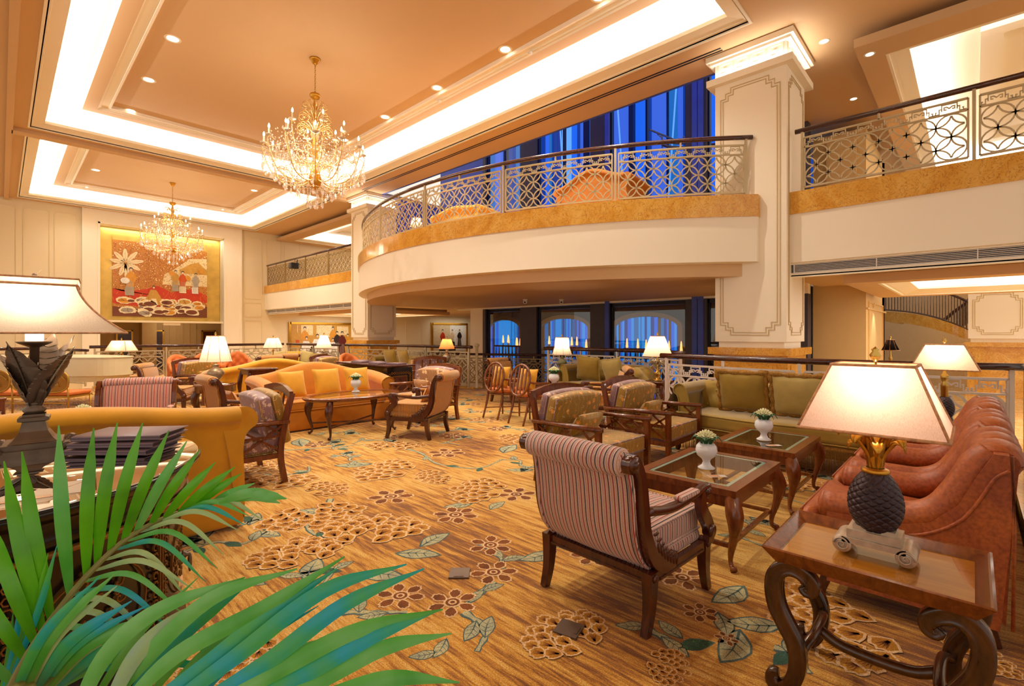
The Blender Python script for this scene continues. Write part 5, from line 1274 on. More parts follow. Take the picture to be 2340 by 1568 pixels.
sec = [(-.026, -.02), (-.014, -.026), (-.010, -.02), (0, -.027), (.010, -.02), (.014, -.026), (.026, -.02), (.026, .02), (.014, .025), (.010, .02), (0, .026), (-.010, .02), (-.014, .025), (-.026, .02)]
for sx in (-1, 1):
    for sy in (-1, 1):
        q = [(-.075, .462), (-.085, .448), (-.102, .455), (-.105, .48), (-.085, .503), (-.05, .52), (-.01, .515), (.022, .48), (.03, .42), (.018, .35), (-.012, .29), (-.04, .24), (-.055, .18), (-.05, .11), (-.025, .05), (.01, .025), (.035, .04), (.035, .07), (.015, .075)]
        A = [(sx*(hx-.07), sy*(hy-.06)+sy*p.y, p.z) for p in bez([(0, a, b) for a, b in q], 4)]; n = len(A)
        m = MB(); m.sweep(A, sec, 0, (1, 0, 0), True, scales=[.5+.7*math.sin(PI*min(1, (i+4)/(n+6)))**.6 for i in range(n)]); fixn(m.build('scroll_leg', 'scroll_wood', T))
m = MB()
for sy in (-1, 1):
    A = bez([(-(hx-.07), sy*(hy-.11), .17), (-.1, sy*(hy-.14), .215), (.1, sy*(hy-.14), .215), (hx-.07, sy*(hy-.11), .17)], 4); m.tube(A, .018, 8)
A = bez([(0, -(hy-.14), .21), (0, -.1, .17), (0, .1, .17), (0, hy-.14, .21)], 4); m.tube(A, .022, 10); m.build('stretcher', 'scroll_wood', T)
def pine_base(T, H):
    m = MB()
    for sy in (-1, 1):
        m.lathe([(0, -.075), (.031, -.075), (.033, -.07), (.033, .07), (.031, .075), (0, .075)], 20, M=Matrix.Translation((0, sy*.1, .034)) @ Matrix.Rotation(PI/2, 4, 'Y'))
        for sx in (-1, 1):
            m.tube([(sx*.078, sy*.1+sy*math.cos(a)*(.028-.0022*a), .034+math.sin(a)*(.028-.0022*a)) for a in [i*.45 for i in range(26)]], .0035, 5, up=(1, 0, 0))
    m.box((0, 0, .055), (.15, .2, .022)); m.build('volute_base', 'pale_gilt', T)
    m = MB(); m.box((0, 0, .082), (.13, .17, .03)); m.box((0, 0, .104), (.10, .135, .018)); m.build('stepped_plinth', 'pale_gilt', T)
    m = MB(); pineapple(m, (0, 0, .10), .09, .225, 24, 17); m.build('pineapple_body', 'pine_bronze', T)
    m = MB(); m.lathe([(.03, .318), (.044, .322), (.048, .33), (.044, .338), (.03, .342)], 20); m.build('collar', 'gold', T)
    for k in range(10):
        a = 2*PI*k/10+.2; o = k % 2; r1 = .09 if o else .12; z1 = .45 if o else .485; m = MB()
        A = bez([(.022, .335), (.028, .39), (.05, z1-.02), (r1*.75, z1+.0), (r1, z1-.012), (r1*1.08, z1-.045)], 5); n = len(A) if False else 0
        A = bez([(p[0], 0, p[1]) for p in [(.022, .335), (.028, .39), (.05, z1-.02), (r1*.75, z1+.0), (r1, z1-.012), (r1*1.06, z1-.035)]], 5); n = len(A)
        m.sweep([(math.cos(a)*p.x, math.sin(a)*p.x, p.z) for p in A], [(-.02, 0), (-.012, .005), (-.004, .0), (0, .007), (.004, .0), (.012, .005), (.02, 0), (0, -.006)], 0, (0, 0, 1), True, scales=[.75+.55*math.sin(PI*i/n)-.7*(i/n)**6 for i in range(n)]); fixn(m.build('leaf', 'gold', T))
    m = MB(); m.tube([(0, 0, .34), (0, 0, H)], .012, 8); m.build('stem', 'brass', T)
plain('pale_gilt', '#d8c6b0', .34, .35, var=.3, scale=22, bump=.15, bscale=50)
def slub_shade(): pass
lamp('large table lamp with gilded pineapple base and pink four-sided shade on the tray table', (2.385, .28), .577, pine_base, 'rect', .503, .75, (.205, .225), (.10, .13), 'shade_pink', 5.5)
# --- left foreground: round lacquer cabinet
T = thing('lacquer_cabinet', 'round black lacquer cabinet with mirror top and gold ornament in the left foreground', 'cabinet', (-.12, 2.98, 0)); R0 = .77
m = MB(); m.lathe([(0, .02), (R0-.04, .02), (R0-.02, .06), (R0, .07), (R0, .11), (R0-.03, .13), (R0-.03, .70), (R0, .72), (R0+.01, .76), (R0-.01, .80), (R0+.04, .83), (R0+.06, .855), (R0+.06, .87), (0, .87)], 72); fixn(m.build('body', 'lacquer_black', T))
m = MB(); m.lathe([(0, .871), (R0+.045, .871), (R0+.055, .876), (R0+.045, .882), (0, .882)], 72); m.build('mirror_top', 'mirror_glass', T)
m = MB(); m.tube([(math.cos(2*PI*i/72)*(R0+.005), math.sin(2*PI*i/72)*(R0+.005), .705) for i in range(72)], .012, 8, closed=True); m.build('gold_bead', 'lacquer_gold', T)
fc = lambda s, z, e: (math.cos(s/R0)*(R0-.03+.012+e), math.sin(s/R0)*(R0-.03+.012+e), z)
m = MB(); rr = random.Random(8)
for k in range(8):
    a0 = -PI*.95+k*PI/4*.99; s0 = a0*R0; w_ = .58
    flatbar(m, [(s0, .17), (s0, .66), (s0+w_, .66), (s0+w_, .17)], .006, .01, fc, closed=True)
    c = (s0+w_/2, .41); flatbar(m, [(c[0]+.2*math.cos(t*PI/14), c[1]+.18*math.sin(t*PI/14)) for t in range(28)], .004, .01, fc, closed=True)
    for j in range(16):
        t = j/16*2*PI; u = c[0]+.17*math.cos(t)*rr.uniform(.3, 1); v = c[1]+.15*math.sin(t)*rr.uniform(.3, 1)
        flatbar(m, [(u+.03*q/6*math.cos(q*.9+j), v+.03*q/6*math.sin(q*.9+j)) for q in range(7)], .005, .008, fc)
    for j in range(12):
        t = j/11; 
        for (u, v) in ((s0+.03, .2+.43*t), (s0+w_-.03, .2+.43*t)): flatbar(m, [(u+.014*math.cos(q), v+.014*math.sin(q)) for q in range(6)], .004, .008, fc)
m.build('gold_ornament', 'lacquer_gold', T)
m = MB(); m.box((R0*math.cos(-1.0), R0*math.sin(-1.0), .01), (.06, .06, .02)); m.build('foot', 'lacquer_black', T)
m = MB(); a = -.42; p = Vector((math.cos(a)*(R0-.0), math.sin(a)*(R0-.0), .42)); m.lathe([(0, 0), (.02, 0), (.022, .008), (.008, .02), (.012, .03), (0, .034)], 12, M=Matrix.Translation(p) @ Matrix.Rotation(a, 4, 'Z') @ Matrix.Rotation(PI/2, 4, 'Y')); m.tube([p+Vector((math.cos(a)*.03, math.sin(a)*.03, -z)) for z in (0, .02, .05, .08)], [.006, .009, .009, .004], 8); m.build('pull', 'bronze', T)
for k in range(3):
    x, y = .42+.015*k, 2.98-.0*k; m = MB(); z0 = .899+.031*k; L = .38; RZ = D(-46.5+3*k)
    m.sweep(bez([(.0, .12, -.010), (.0, -.10, -.012), (.0, -.122, 0), (.0, -.10, .012), (0, .12, .010)], 4), [(-.0015, -L/2), (.0015, -L/2), (.0015, L/2), (-.0015, L/2)], 0, (1, 0, 0), True)
    o = m.build('menu_folder', 'menu_cover', loc=(x, y, z0), rotz=RZ)
    tag(o, ('dark leather menu folder on the round cabinet, '+('bottom of the stack', 'middle of the stack', 'top of the stack')[k]), 'menu')
    m = MB(); m.box((0, .005, 0), (L-.03, .21, .012)); m.build('pages', 'navy', o)
def leaf_base(T, H):
    m = MB(); m.box((0, 0, .012), (.25, .25, .024)); m.box((0, 0, .034), (.21, .21, .03))
    for sx in (-1, 1):
        for sy in (-1, 1):
            for k in range(4): m.ball((sx*(.11+.006*k), sy*(.11+.006*k), .02+.006*k), (.022, .022, .012), 8)
    P4 = [(.085, .05), (.07, .065), (.05, .10), (.04, .145), (.055, .15), (.055, .165), (.04, .17), (.04, .18)]
    for i in range(len(P4)-1):
        (a, p), (b, q) = P4[i], P4[i+1]; m.add([(-a, -a, p), (a, -a, p), (a, a, p), (-a, a, p), (-b, -b, q), (b, -b, q), (b, b, q), (-b, b, q)], [(k, (k+1) % 4, 4+(k+1) % 4, 4+k) for k in range(4)], 0, False)
    m.lathe([(.03, .18), (.04, .19), (.045, .20), (.03, .215), (.03, .225), (.035, .23), (.018, .24)], 16); m.build('base', 'bronze', T)
    m = MB(); m.lathe([(.014, .22), (.018, .5), (.03, .505), (.06, .52), (.068, .528), (.02, .53)], 18); m.build('pole', 'bronze', T)
    m = MB(); m.lathe([(0, .53), (.033, .53), (.033, .57), (0, .57)], 18); m.build('candle_sleeve', 'socket_white', T)
    for k, (az, tilt, L, mt) in enumerate(((-128, .30, .31, 'bronze'), (-35, .46, .30, 'bronze'), (-78, .22, .20, 'bronze'), (22, .32, .34, 'pewter'), (55, .2, .36, 'pewter'), (165, .36, .28, 'bronze'))):
        a = D(az); m = MB(); W = .082 if k != 2 else .05
        def f(u, v, a=a, tilt=tilt, L=L, W=W):
            s = 2*v-1; wd = W*math.sin(PI*min(1, u*.93+.07))**.7*(1-.25*(u > .93)); notch = 1-.10*(abs(math.sin(u*PI*5.5))**8)*abs(s)
            r = .012+math.sin(tilt)*L*u+.03*u*u; z = .235+math.cos(tilt)*L*u; ww = s*wd*notch; bend = .028*s*s*wd/W
            return (math.cos(a)*(r-bend)-math.sin(a)*ww, math.sin(a)*(r-bend)+math.cos(a)*ww, z-abs(s)*.02)
        m.grid(f, 44, 8); lf = m.build('metal_leaf', mt, T)
        m = MB(); m.tube([Vector(f(u/12, .5))+Vector((math.cos(a)*.004, math.sin(a)*.004, 0)) for u in range(13)], [.007*(1-.7*u/12) for u in range(13)], 6)
        for u in range(2, 11):
            for s_ in (0, 1): m.tube([Vector(f(u/12, .5))+Vector((math.cos(a)*.002, math.sin(a)*.002, 0)), Vector(f(min(1, u/12+.1), s_))+Vector((math.cos(a)*.002, math.sin(a)*.002, 0))], [.003, .0012], 4)
        m.build('leaf_veins', 'silver_leaf' if k else 'bronze', lf)
T = thing('table_lamp', 'large table lamp with metal leaf base and wide linen pagoda shade on the round cabinet', 'lamp', (.115, 3.3, .882), D(-6)); leaf_base(T, .57)
m = MB(); rect_shade(m, .57, .80, .345, .24, .155, .11, .42, 14); m.build('lamp_shade', 'shade_linen', T)
m = MB(); rect_shade(m, .80, .832, .16, .115, .163, .118); sh = m.build('shade_collar', 'shade_cream', T)
m = MB()
for z, (a, b) in ((.57, (.345, .24)), (.80, (.16, .115)), (.832, (.163, .118))): m.tube([(sx*a, sy*b, z) for sx, sy in ((-1, -1), (1, -1), (1, 1), (-1, 1))], .005, 6, closed=True)
for sx in (-1, 1):
    for sy in (-1, 1):
        pts = []
        for i in range(11): v = i/10; k = min(1, v+.42*v*(1-v)*1.8); pts.append((sx*(.345+(.155-.345)*k), sy*(.24+(.11-.24)*k), .57+.23*v))
        m.tube(pts, .005, 6)
m.build('shade_piping', 'shade_trim', T)
m = MB(); m.tube([(0, 0, .56), (0, 0, .845)], .005, 6); m.ball((0, 0, .85), .01, 8)
for s in (-1, 1): m.grid(lambda u, v: (s*(.005+.03*u), 0+(.012*math.sin(PI*u))*(2*v-1), .85+.055*u-(.02*u*u if s > 0 else -.01)), 6, 3)
m.build('finial', 'pewter', T)
m = MB(); m.ball((0, 0, .66), .03, 10); m.build('bulb', 'bulb', T); light('POINT', 'lamp_light', (.115, 3.3, .882+.70), 8, (1, .88, .7), .03)
# --- yellow sofa seen from behind
make_camelback('mustard velvet camelback sofa in the left foreground seen from behind', (.2, 4.36, 0), face(90), 2.25, 'yellow_velvet', hump=.99, sc=.90)
T = make_coffee_table('low wooden table hidden behind the foreground mustard sofa', (.5, 5.85, 0), 0, .7, .5, .5)
make_pot('flower pot showing only its cream bloom above the foreground mustard sofa', (.52, 5.9, .502), 1.2)
# --- group round the oval table
make_camelback('orange camelback sofa with three yellow cushions behind the oval table', (3.62, 7.64, 0), face(-90), 2.05, 'orange_velvet', hump=.97)
for i, (x, w_, s_, rz_) in enumerate(((3.05, 'left', .42, 4), (3.6, 'middle', .44, 0), (4.12, 'right', .42, -5))):
    pillow('yellow velvet cushion at the %s of the orange camelback sofa' % w_, (x, 7.49, .675), (D(72), 0, D(rz_)), s_, s_, .15, 'yellow_pillow')
make_oval_table('oval glass-topped coffee table in front of the orange camelback sofa', (3.58, 6.62, 0), 0, .72, .46)
make_pot('white flower pot on the oval coffee table', (3.72, 6.8, .562), 1.15)
SA = make_striped_armchair('gold striped armchair right of the oval table, turned to the left', 'stripe_gold', 'mahogany', (4.13, 5.77, 0), face(118), w=.68)
dup(SA, (2.27, 7.08, 0), face(0), 'striped armchair left of the orange camelback sofa, showing its mauve back')
LV = make_lounge_chair('lattice-armed lounge chair with lavender back cushion behind the foreground mustard sofa', 'floral_mauve', 'floral_olive', (1.58, 5.3, 0), face(176), wd='wood_red')
FT = make_lounge_chair('tan embroidered lounge chair in front of the black chest', 'floral_tan', 'floral_mauve', (4.92, 6.68, 0), face(184), wd='wood_mid')
make_striped_armchair('red striped armchair facing the camera behind the foreground mustard sofa', 'stripe_red', 'wood_red', (.98, 6.85, 0), face(-112), w=.78, pillow=False)
make_drum_table('round side table with silvered leaf legs under the ribbed urn lamp', (2.5, 9.25, 0))
lamp('table lamp with ribbed urn base and white panelled shade on the round side table', (2.5, 9.25), .606, base_urn('silver_leaf', .125), 'hex', .37, .80, .25, .135, 'shade_cream', 7)
make_side_table('small square wooden table with glass top behind the orange sofa', (3.15, 9.2, 0), .5, .84)
# --- chest
T = thing('lacquer_chest', 'long black lacquer chest with carved border beside the orange sofa', 'chest', (5.08, 8.56, 0))
m = MB(); m.box((0, 0, .42), (.54, 1.78, .80)); m.box((0, 0, .03), (.5, 1.7, .06)); m.build('body', 'lacquer_black', T)
m = MB(); m.box((0, 0, .85), (.62, 1.88, .035)); 
for i in range(40):
    t = i/39; m.ball((-.29+.58*t, -.945, .85), (.009, .01, .02), 6)
for i in range(60): m.ball((-.315, -.93+1.86*i/59, .85), (.01, .01, .02), 6)
m.build('carved_top', 'mahogany', T)
m = MB(); fC = lambda u, v, e: (u, -.892-e, v)
flatbar(m, [(-.15, .16), (-.15, .66), (.15, .66), (.15, .16)], .014, .012, fC, closed=True)
for i in range(12):
    for u in (-.22, .22): flatbar(m, [(u-.022, .14+.05*i), (u, .14+.05*i+.022), (u+.022, .14+.05*i), (u, .14+.05*i-.022)], .007, .01, fC, closed=True)
for i in range(8): flatbar(m, [(-.17+.05*i-.022, .72), (-.17+.05*i, .742), (-.17+.05*i+.022, .72), (-.17+.05*i, .698)], .007, .01, fC, closed=True)
m.build('carved_border', 'lacquer_gold', T)
m = MB(); m.box((0, -.893, .41), (.28, .01, .48)); m.build('drawer', 'mahogany', T)
m = MB(); m.lathe([(0, 0), (.016, 0), (.01, .02), (0, .024)], 10, M=Matrix.Translation((0, -.9, .5)) @ Matrix.Rotation(PI/2, 4, 'X')); m.build('knob', 'brass', T)
for k, (dx, dy, r_) in enumerate(((.05, -.55, .3), (-.1, -.25, .1), (.08, .02, -.2), (-.08, .3, .2), (.1, .55, -.1))):
    m = MB(); m.box((0, 0, .008), (.24, .3, .016)); m.box((0, -.0, .022), (.24, .3, .006)); o = m.build('menu_folder', 'menu_cover', loc=(5.08+dx, 8.56+dy*1.25, .868), rotz=r_); tag(o, 'dark menu folder laid out on the black lacquer chest', 'menu', 'menu folders on the black chest')
# --- oval-back chairs
OC = make_oval_chair('oval-back slatted wooden chair, the left and farther of the pair', (6.05, 5.95, 0), face(2))
dup(OC, (5.95, 5.24, 0), face(-3), 'oval-back slatted wooden chair, the right and nearer of the pair')
for (x, y, w_) in ((6.0, 5.95, 'left'), (5.9, 5.24, 'right')): pillow('mustard cushion standing on the %s oval-back chair' % w_, (x, y, .70), (D(76), 0, D(-88)), .36, .36, .12, 'yellow_pillow')
T = thing('round_table', 'low round glass table between the oval-back chairs and the second green sofa', 'table', (6.85, 5.4, 0)); m = MB(); m.lathe([(0, .47), (.36, .47), (.38, .485), (.36, .5), (0, .5)], 28); m.build('table_top', 'wood_red', T)
m = MB(); m.lathe([(.2, 0), (.06, .05), (.05, .25), (.1, .47)], 16); m.build('pedestal', 'mahogany', T)
make_pot('white flower pot on the low round table beside the oval-back chairs', (6.75, 5.38, .5), 1.45)
dup(SA, (7.5, 7.1, 0), face(-92), 'gold striped armchair facing the camera beyond the oval-back chairs')
dup(SA, (6.72, 4.42, 0), face(128), 'gold striped armchair seen from behind between the lounge chairs and the second green sofa')
make_chesterfield('second green velvet sofa with tufted arm behind the gold striped armchair', (8.22, 5.28, 0), face(180), 1.8, fringe=False, group=None)
pillow('green cushion with fringed edge at the left of the second green sofa', (8.12, 5.6, .75), (D(74), D(-6), D(100)), .5, .5, .16, 'green_velvet', None, 'green_velvet_light', tr=.012)
pillow('pale green cushion with fringed edge at the right of the second green sofa', (8.16, 5.05, .74), (D(72), D(8), D(84)), .48, .46, .16, 'green_velvet_light', None, 'green_velvet_light', tr=.012)
make_side_table('side table under the flower-stem lamp', (7.95, 4.02, 0), .42, .62)
lamp('table lamp with silvered flower-stem base and wide pleated bell shade', (7.95, 4.02), .62, base_leafy(), 'cone', .43, .78, .255, .12, 'shade_cream', 7)
make_side_table('side table under the green vase lamp at the railing', (8.5, 6.55, 0), .42, .64)
lamp('table lamp with green vase base and white bell shade at the railing', (8.5, 6.55), .642, base_urn('green_glaze', .11), 'bell', .34, .72, .22, .14, 'shade_cream', 7)
make_side_table('dark side table under the orange-shaded lamp', (7.75, 9.62, 0), .44, .66)
lamp('table lamp with urn base and orange pleated shade beneath the curved balcony', (7.75, 9.62), .66, base_urn('silver_leaf', .10), 'cone', .40, .65, .20, .11, 'shade_orange', 4, col=(1, .7, .4))
m = MB(); m.rbox((0, 0, .03), (.16, .12, .05), .012, 2); o = m.build('telephone', 'paper', loc=(7.62, 9.5, .66)); tag(o, 'small grey telephone on the dark side table by the orange-shaded lamp', 'telephone')
m = MB(); m.tube([(-.08, 0, .07), (0, 0, .085), (.08, 0, .07)], [.018, .013, .018], 8); m.build('handset', 'grey_dark', o)
make_side_table('side table under the white-shaded lamp at the far end of the leather armchairs', (6.42, .15, 0), .46, .57)
lamp('table lamp with dark pineapple base and white four-sided shade at the railing corner', (6.34, .2), .572, base_pine_small(), 'rect', .53, .77, (.2, .25), (.10, .14), 'shade_cream', 7)
# far green sofa, back of lounge
make_chesterfield('green sofa against the railing beneath the curved balcony', (7.55, 11.3, 0), face(184), 1.9, fringe=False)
pillow('left green cushion on the sofa beneath the curved balcony', (7.38, 11.6, .77), (D(74), 0, D(96)), .5, .5, .15, 'green_velvet', None, 'green_velvet')
pillow('right green cushion on the sofa beneath the curved balcony', (7.38, 10.95, .77), (D(74), 0, D(86)), .5, .5, .15, 'green_velvet', None, 'green_velvet')
dup(FT, (7.0, 9.62, 0), face(80), 'embroidered lounge chair with dark back near the orange-shaded lamp')
dup(fA, (5.75, 11.5, 0), face(-60), 'olive lounge chair behind the black chest')
TB = make_tub_chair('orange tufted armchair behind the black chest near the far pillar', (6.75, 12.5, 0), face(-90), mat='salmon_cloth')
dup(TB, (3.3, 14.9, 0), face(-75), 'orange tufted armchair left of the ribbed urn lamp')
dup(TB, (4.05, 15.8, 0), face(-95), 'orange tufted armchair mostly hidden behind the ribbed urn lamp')
dup(TB, (4.95, 16.1, 0), face(-105), 'orange tufted armchair right of the ribbed urn lamp')
make_camelback('mustard camelback sofa seen from behind beyond the orange sofa', (3.75, 10.45, 0), face(90), 2.12, 'yellow_velvet', hump=.95)
dup(SA, (2.15, 10.5, 0), face(-32), 'gold striped armchair facing right, left of the ribbed urn lamp')
dup(SA, (2.15, 14.0, 0), face(-18), 'gold striped armchair facing right beside the piano')
dup(fA, (3.0, 11.75, 0), face(-62), 'olive embroidered lounge chair behind the ribbed urn lamp')
dup(SA, (4.45, 12.9, 0), face(105), 'nearer of two gold striped armchairs seen from behind before the far railing')
dup(SA, (5.15, 13.6, 0), face(100), 'farther of two gold striped armchairs seen from behind before the far railing')
make_chesterfield('green sofa with scattered cushions before the far railing', (6.15, 14.85, 0), face(-118), 1.6, fringe=False)
for k, (x, y, r_, w_) in enumerate(((5.75, 15.0, 10, 'left'), (6.05, 14.8, -20, 'front'), (6.35, 14.65, -35, 'right'))): pillow('pale green cushion, the %s one on the sofa before the far railing' % w_, (x, y, .72), (D(70), D(12*(k-1)), D(-28+r_)), .42, .42, .13, 'green_velvet_light' if k != 1 else 'yellow_pillow')
make_side_table('side table under the lamp before the mural painting', (6.25, 13.2, 0), .4, .6)
lamp('table lamp with leafy stem base and pleated shade before the praying figures painting', (6.25, 13.2), .6, base_leafy(), 'cone', .44, .80, .22, .09, 'shade_cream', 6)
make_side_table('side table under the lamp at the far railing', (5.35, 14.45, 0), .4, .62)
lamp('table lamp with panelled shade before the far railing', (5.35, 14.45), .62, base_stick(), 'hex', .42, .70, .28, .15, 'shade_cream', 6)
make_side_table('side table under the lamp before the far portal', (2.1, 15.5, 0), .4, .6)
lamp('table lamp with four-sided white shade before the dark far portal', (2.1, 15.5), .6, base_stick(), 'rect', .41, .67, (.27, .2), (.16, .11), 'shade_cream', 6, rz=D(-46))
dup(fA, (-.42, 8.75, 0), face(-10), 'lattice-armed lounge chair cut off at the left edge of the photo')
# console and black lamp right of the pillar
T = thing('console_table', 'narrow console beyond the railing carrying the black-shaded lamp', 'table', (11.3, 1.1, -.35)); m = MB(); m.box((0, 0, .98), (.5, 1.0, .04)); m.box((0, 0, .92), (.44, .94, .08)); m.build('table_top', 'mahogany', T)
for sx in (-1, 1):
    for sy in (-1, 1): m = MB(); m.box((sx*.2, sy*.45, .45), (.05, .05, .9)); m.build('leg', 'mahogany', T)
lamp('small table lamp with black pleated shade and brass stem beyond the railing', (11.3, 1.1), .65, base_stick(), 'bell', .49, .68, .135, .06, 'shade_black', 3)
# --- piano and bench at the left
RZ = D(-46.5)
T = thing('grand_piano', 'cream white grand piano behind the gold bench', 'piano', (1.06, 13.41, 0), RZ)
P_ = [(-2.2, -.62), (.6, -.62), (1.05, -.55), (1.25, -.3), (1.2, 0), (.8, .25), (.2, .5), (-.4, .7), (-2.2, .75)]
P_ = [(p.x, p.y) for p in bez([(*q, 0) for q in P_[1:8]], 4)]; P_ = [(-2.2, -.62)]+P_+[(-2.2, .75)]
m = MB(); m.prism(P_, 2, .62, .96); m.prism([(a*.94, b*.9) for a, b in P_], 2, .5, .62); fixn(m.build('body', 'piano_white', T))
m = MB(); m.prism([(a*1.01, b*1.02) for a, b in P_], 2, .965, .985); fixn(m.build('lid', 'piano_white', T))
for x, y in ((.8, -.25), (-1.9, -.4), (-1.9, .4)): m = MB(); m.lathe([(.05, 0), (.05, .05), (.07, .06), (.045, .12), (.05, .3), (.085, .42), (.09, .52)], 12, c=(x, y, 0)); m.build('leg', 'piano_white', T)
T = thing('settee', 'gold metal twin-backed bench in front of the cream piano', 'bench', (.3, 11.62, 0), RZ)
for k, x in enumerate((-.48, .48)):
    m = MB(); O = [(x+.46*math.copysign(abs(math.cos(a))**.55, math.cos(a)), -.24, .66+.19*math.copysign(abs(math.sin(a))**.7, math.sin(a))) for a in [2*PI*i/36 for i in range(36)]]
    m.tube(O, .014, 7, closed=True, up=(0, 1, 0)); 
    for q in range(-2, 4):
        for s in (-1, 1):
            c = []
            for i in range(15):
                a = .15+i*.1; px_, pz = s*(-.5+q*.17+.55*(1-math.cos(a))), -.19+.4*math.sin(a)
                if abs(px_/.44)**1.8+abs(pz/.18)**1.8 < 1: c.append((x+px_, -.25, .66+pz))
            if len(c) > 1: m.tube(c, .007, 5, up=(0, 1, 0))
    m.build('back_frame', 'bench_gold', T)
    m = MB(); m.prism([(p[0]*1, p[2]) for p in O], 1, -.236, -.232); m.build('rattan_panel', 'rattan', T)
    m = MB(); m.rbox((x, .0, .45), (.9, .44, .07), .03, 4); m.build('seat_pad', 'salmon_cloth', T)
m = MB(); m.box((0, 0, .40), (1.86, .46, .03)); m.box((0, -.22, .3), (1.8, .02, .02)); m.build('seat_frame', 'bench_gold', T)
for x in (-.92, 0, .92):
    for y in (-.22, .2): m = MB(); m.tube([(x, y, 0), (x, y, .4)]+([(x, y-.01, .6)] if y < 0 else []), .014, 6); m.build('leg', 'bench_gold', T)
# --- upper balcony seating
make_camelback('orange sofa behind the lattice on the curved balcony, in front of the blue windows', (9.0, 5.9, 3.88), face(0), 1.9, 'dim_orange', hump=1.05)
make_camelback('yellow sofa behind the lattice in the middle of the curved balcony', (8.6, 9.9, 3.88), face(0), 2.0, 'yellow_velvet', hump=.9)
pillow('yellow cushion on the sofa in the middle of the curved balcony', (8.6, 9.6, 4.5), (D(74), 0, D(-90)), .45, .45, .15, 'yellow_pillow')
make_side_table('side table on the curved balcony beside the yellow sofa', (8.8, 12.4, 3.88), .45, .55)
lamp('small white-shaded lamp on the curved balcony behind the lattice', (8.8, 12.4), 4.43, base_stick(), 'hex', .3, .55, .2, .12, 'shade_cream', 8)
# --- spotlight on the far-left balcony
T = thing('stage_light', 'black flood light clamped to the far-left balcony railing', 'light', (9.27, 22.6, 4.55)); m = MB(); m.rbox((0, 0, 0), (.35, .3, .26), .03, 2); m.build('housing', 'black', T)
m = MB(); m.box((-.18, 0, 0), (.01, .24, .2)); m.build('lens', 'grey_dark', T); m = MB(); m.bar((.1, 0, -.05), (.17, 0, .3), .03); m.build('bracket', 'black', T)
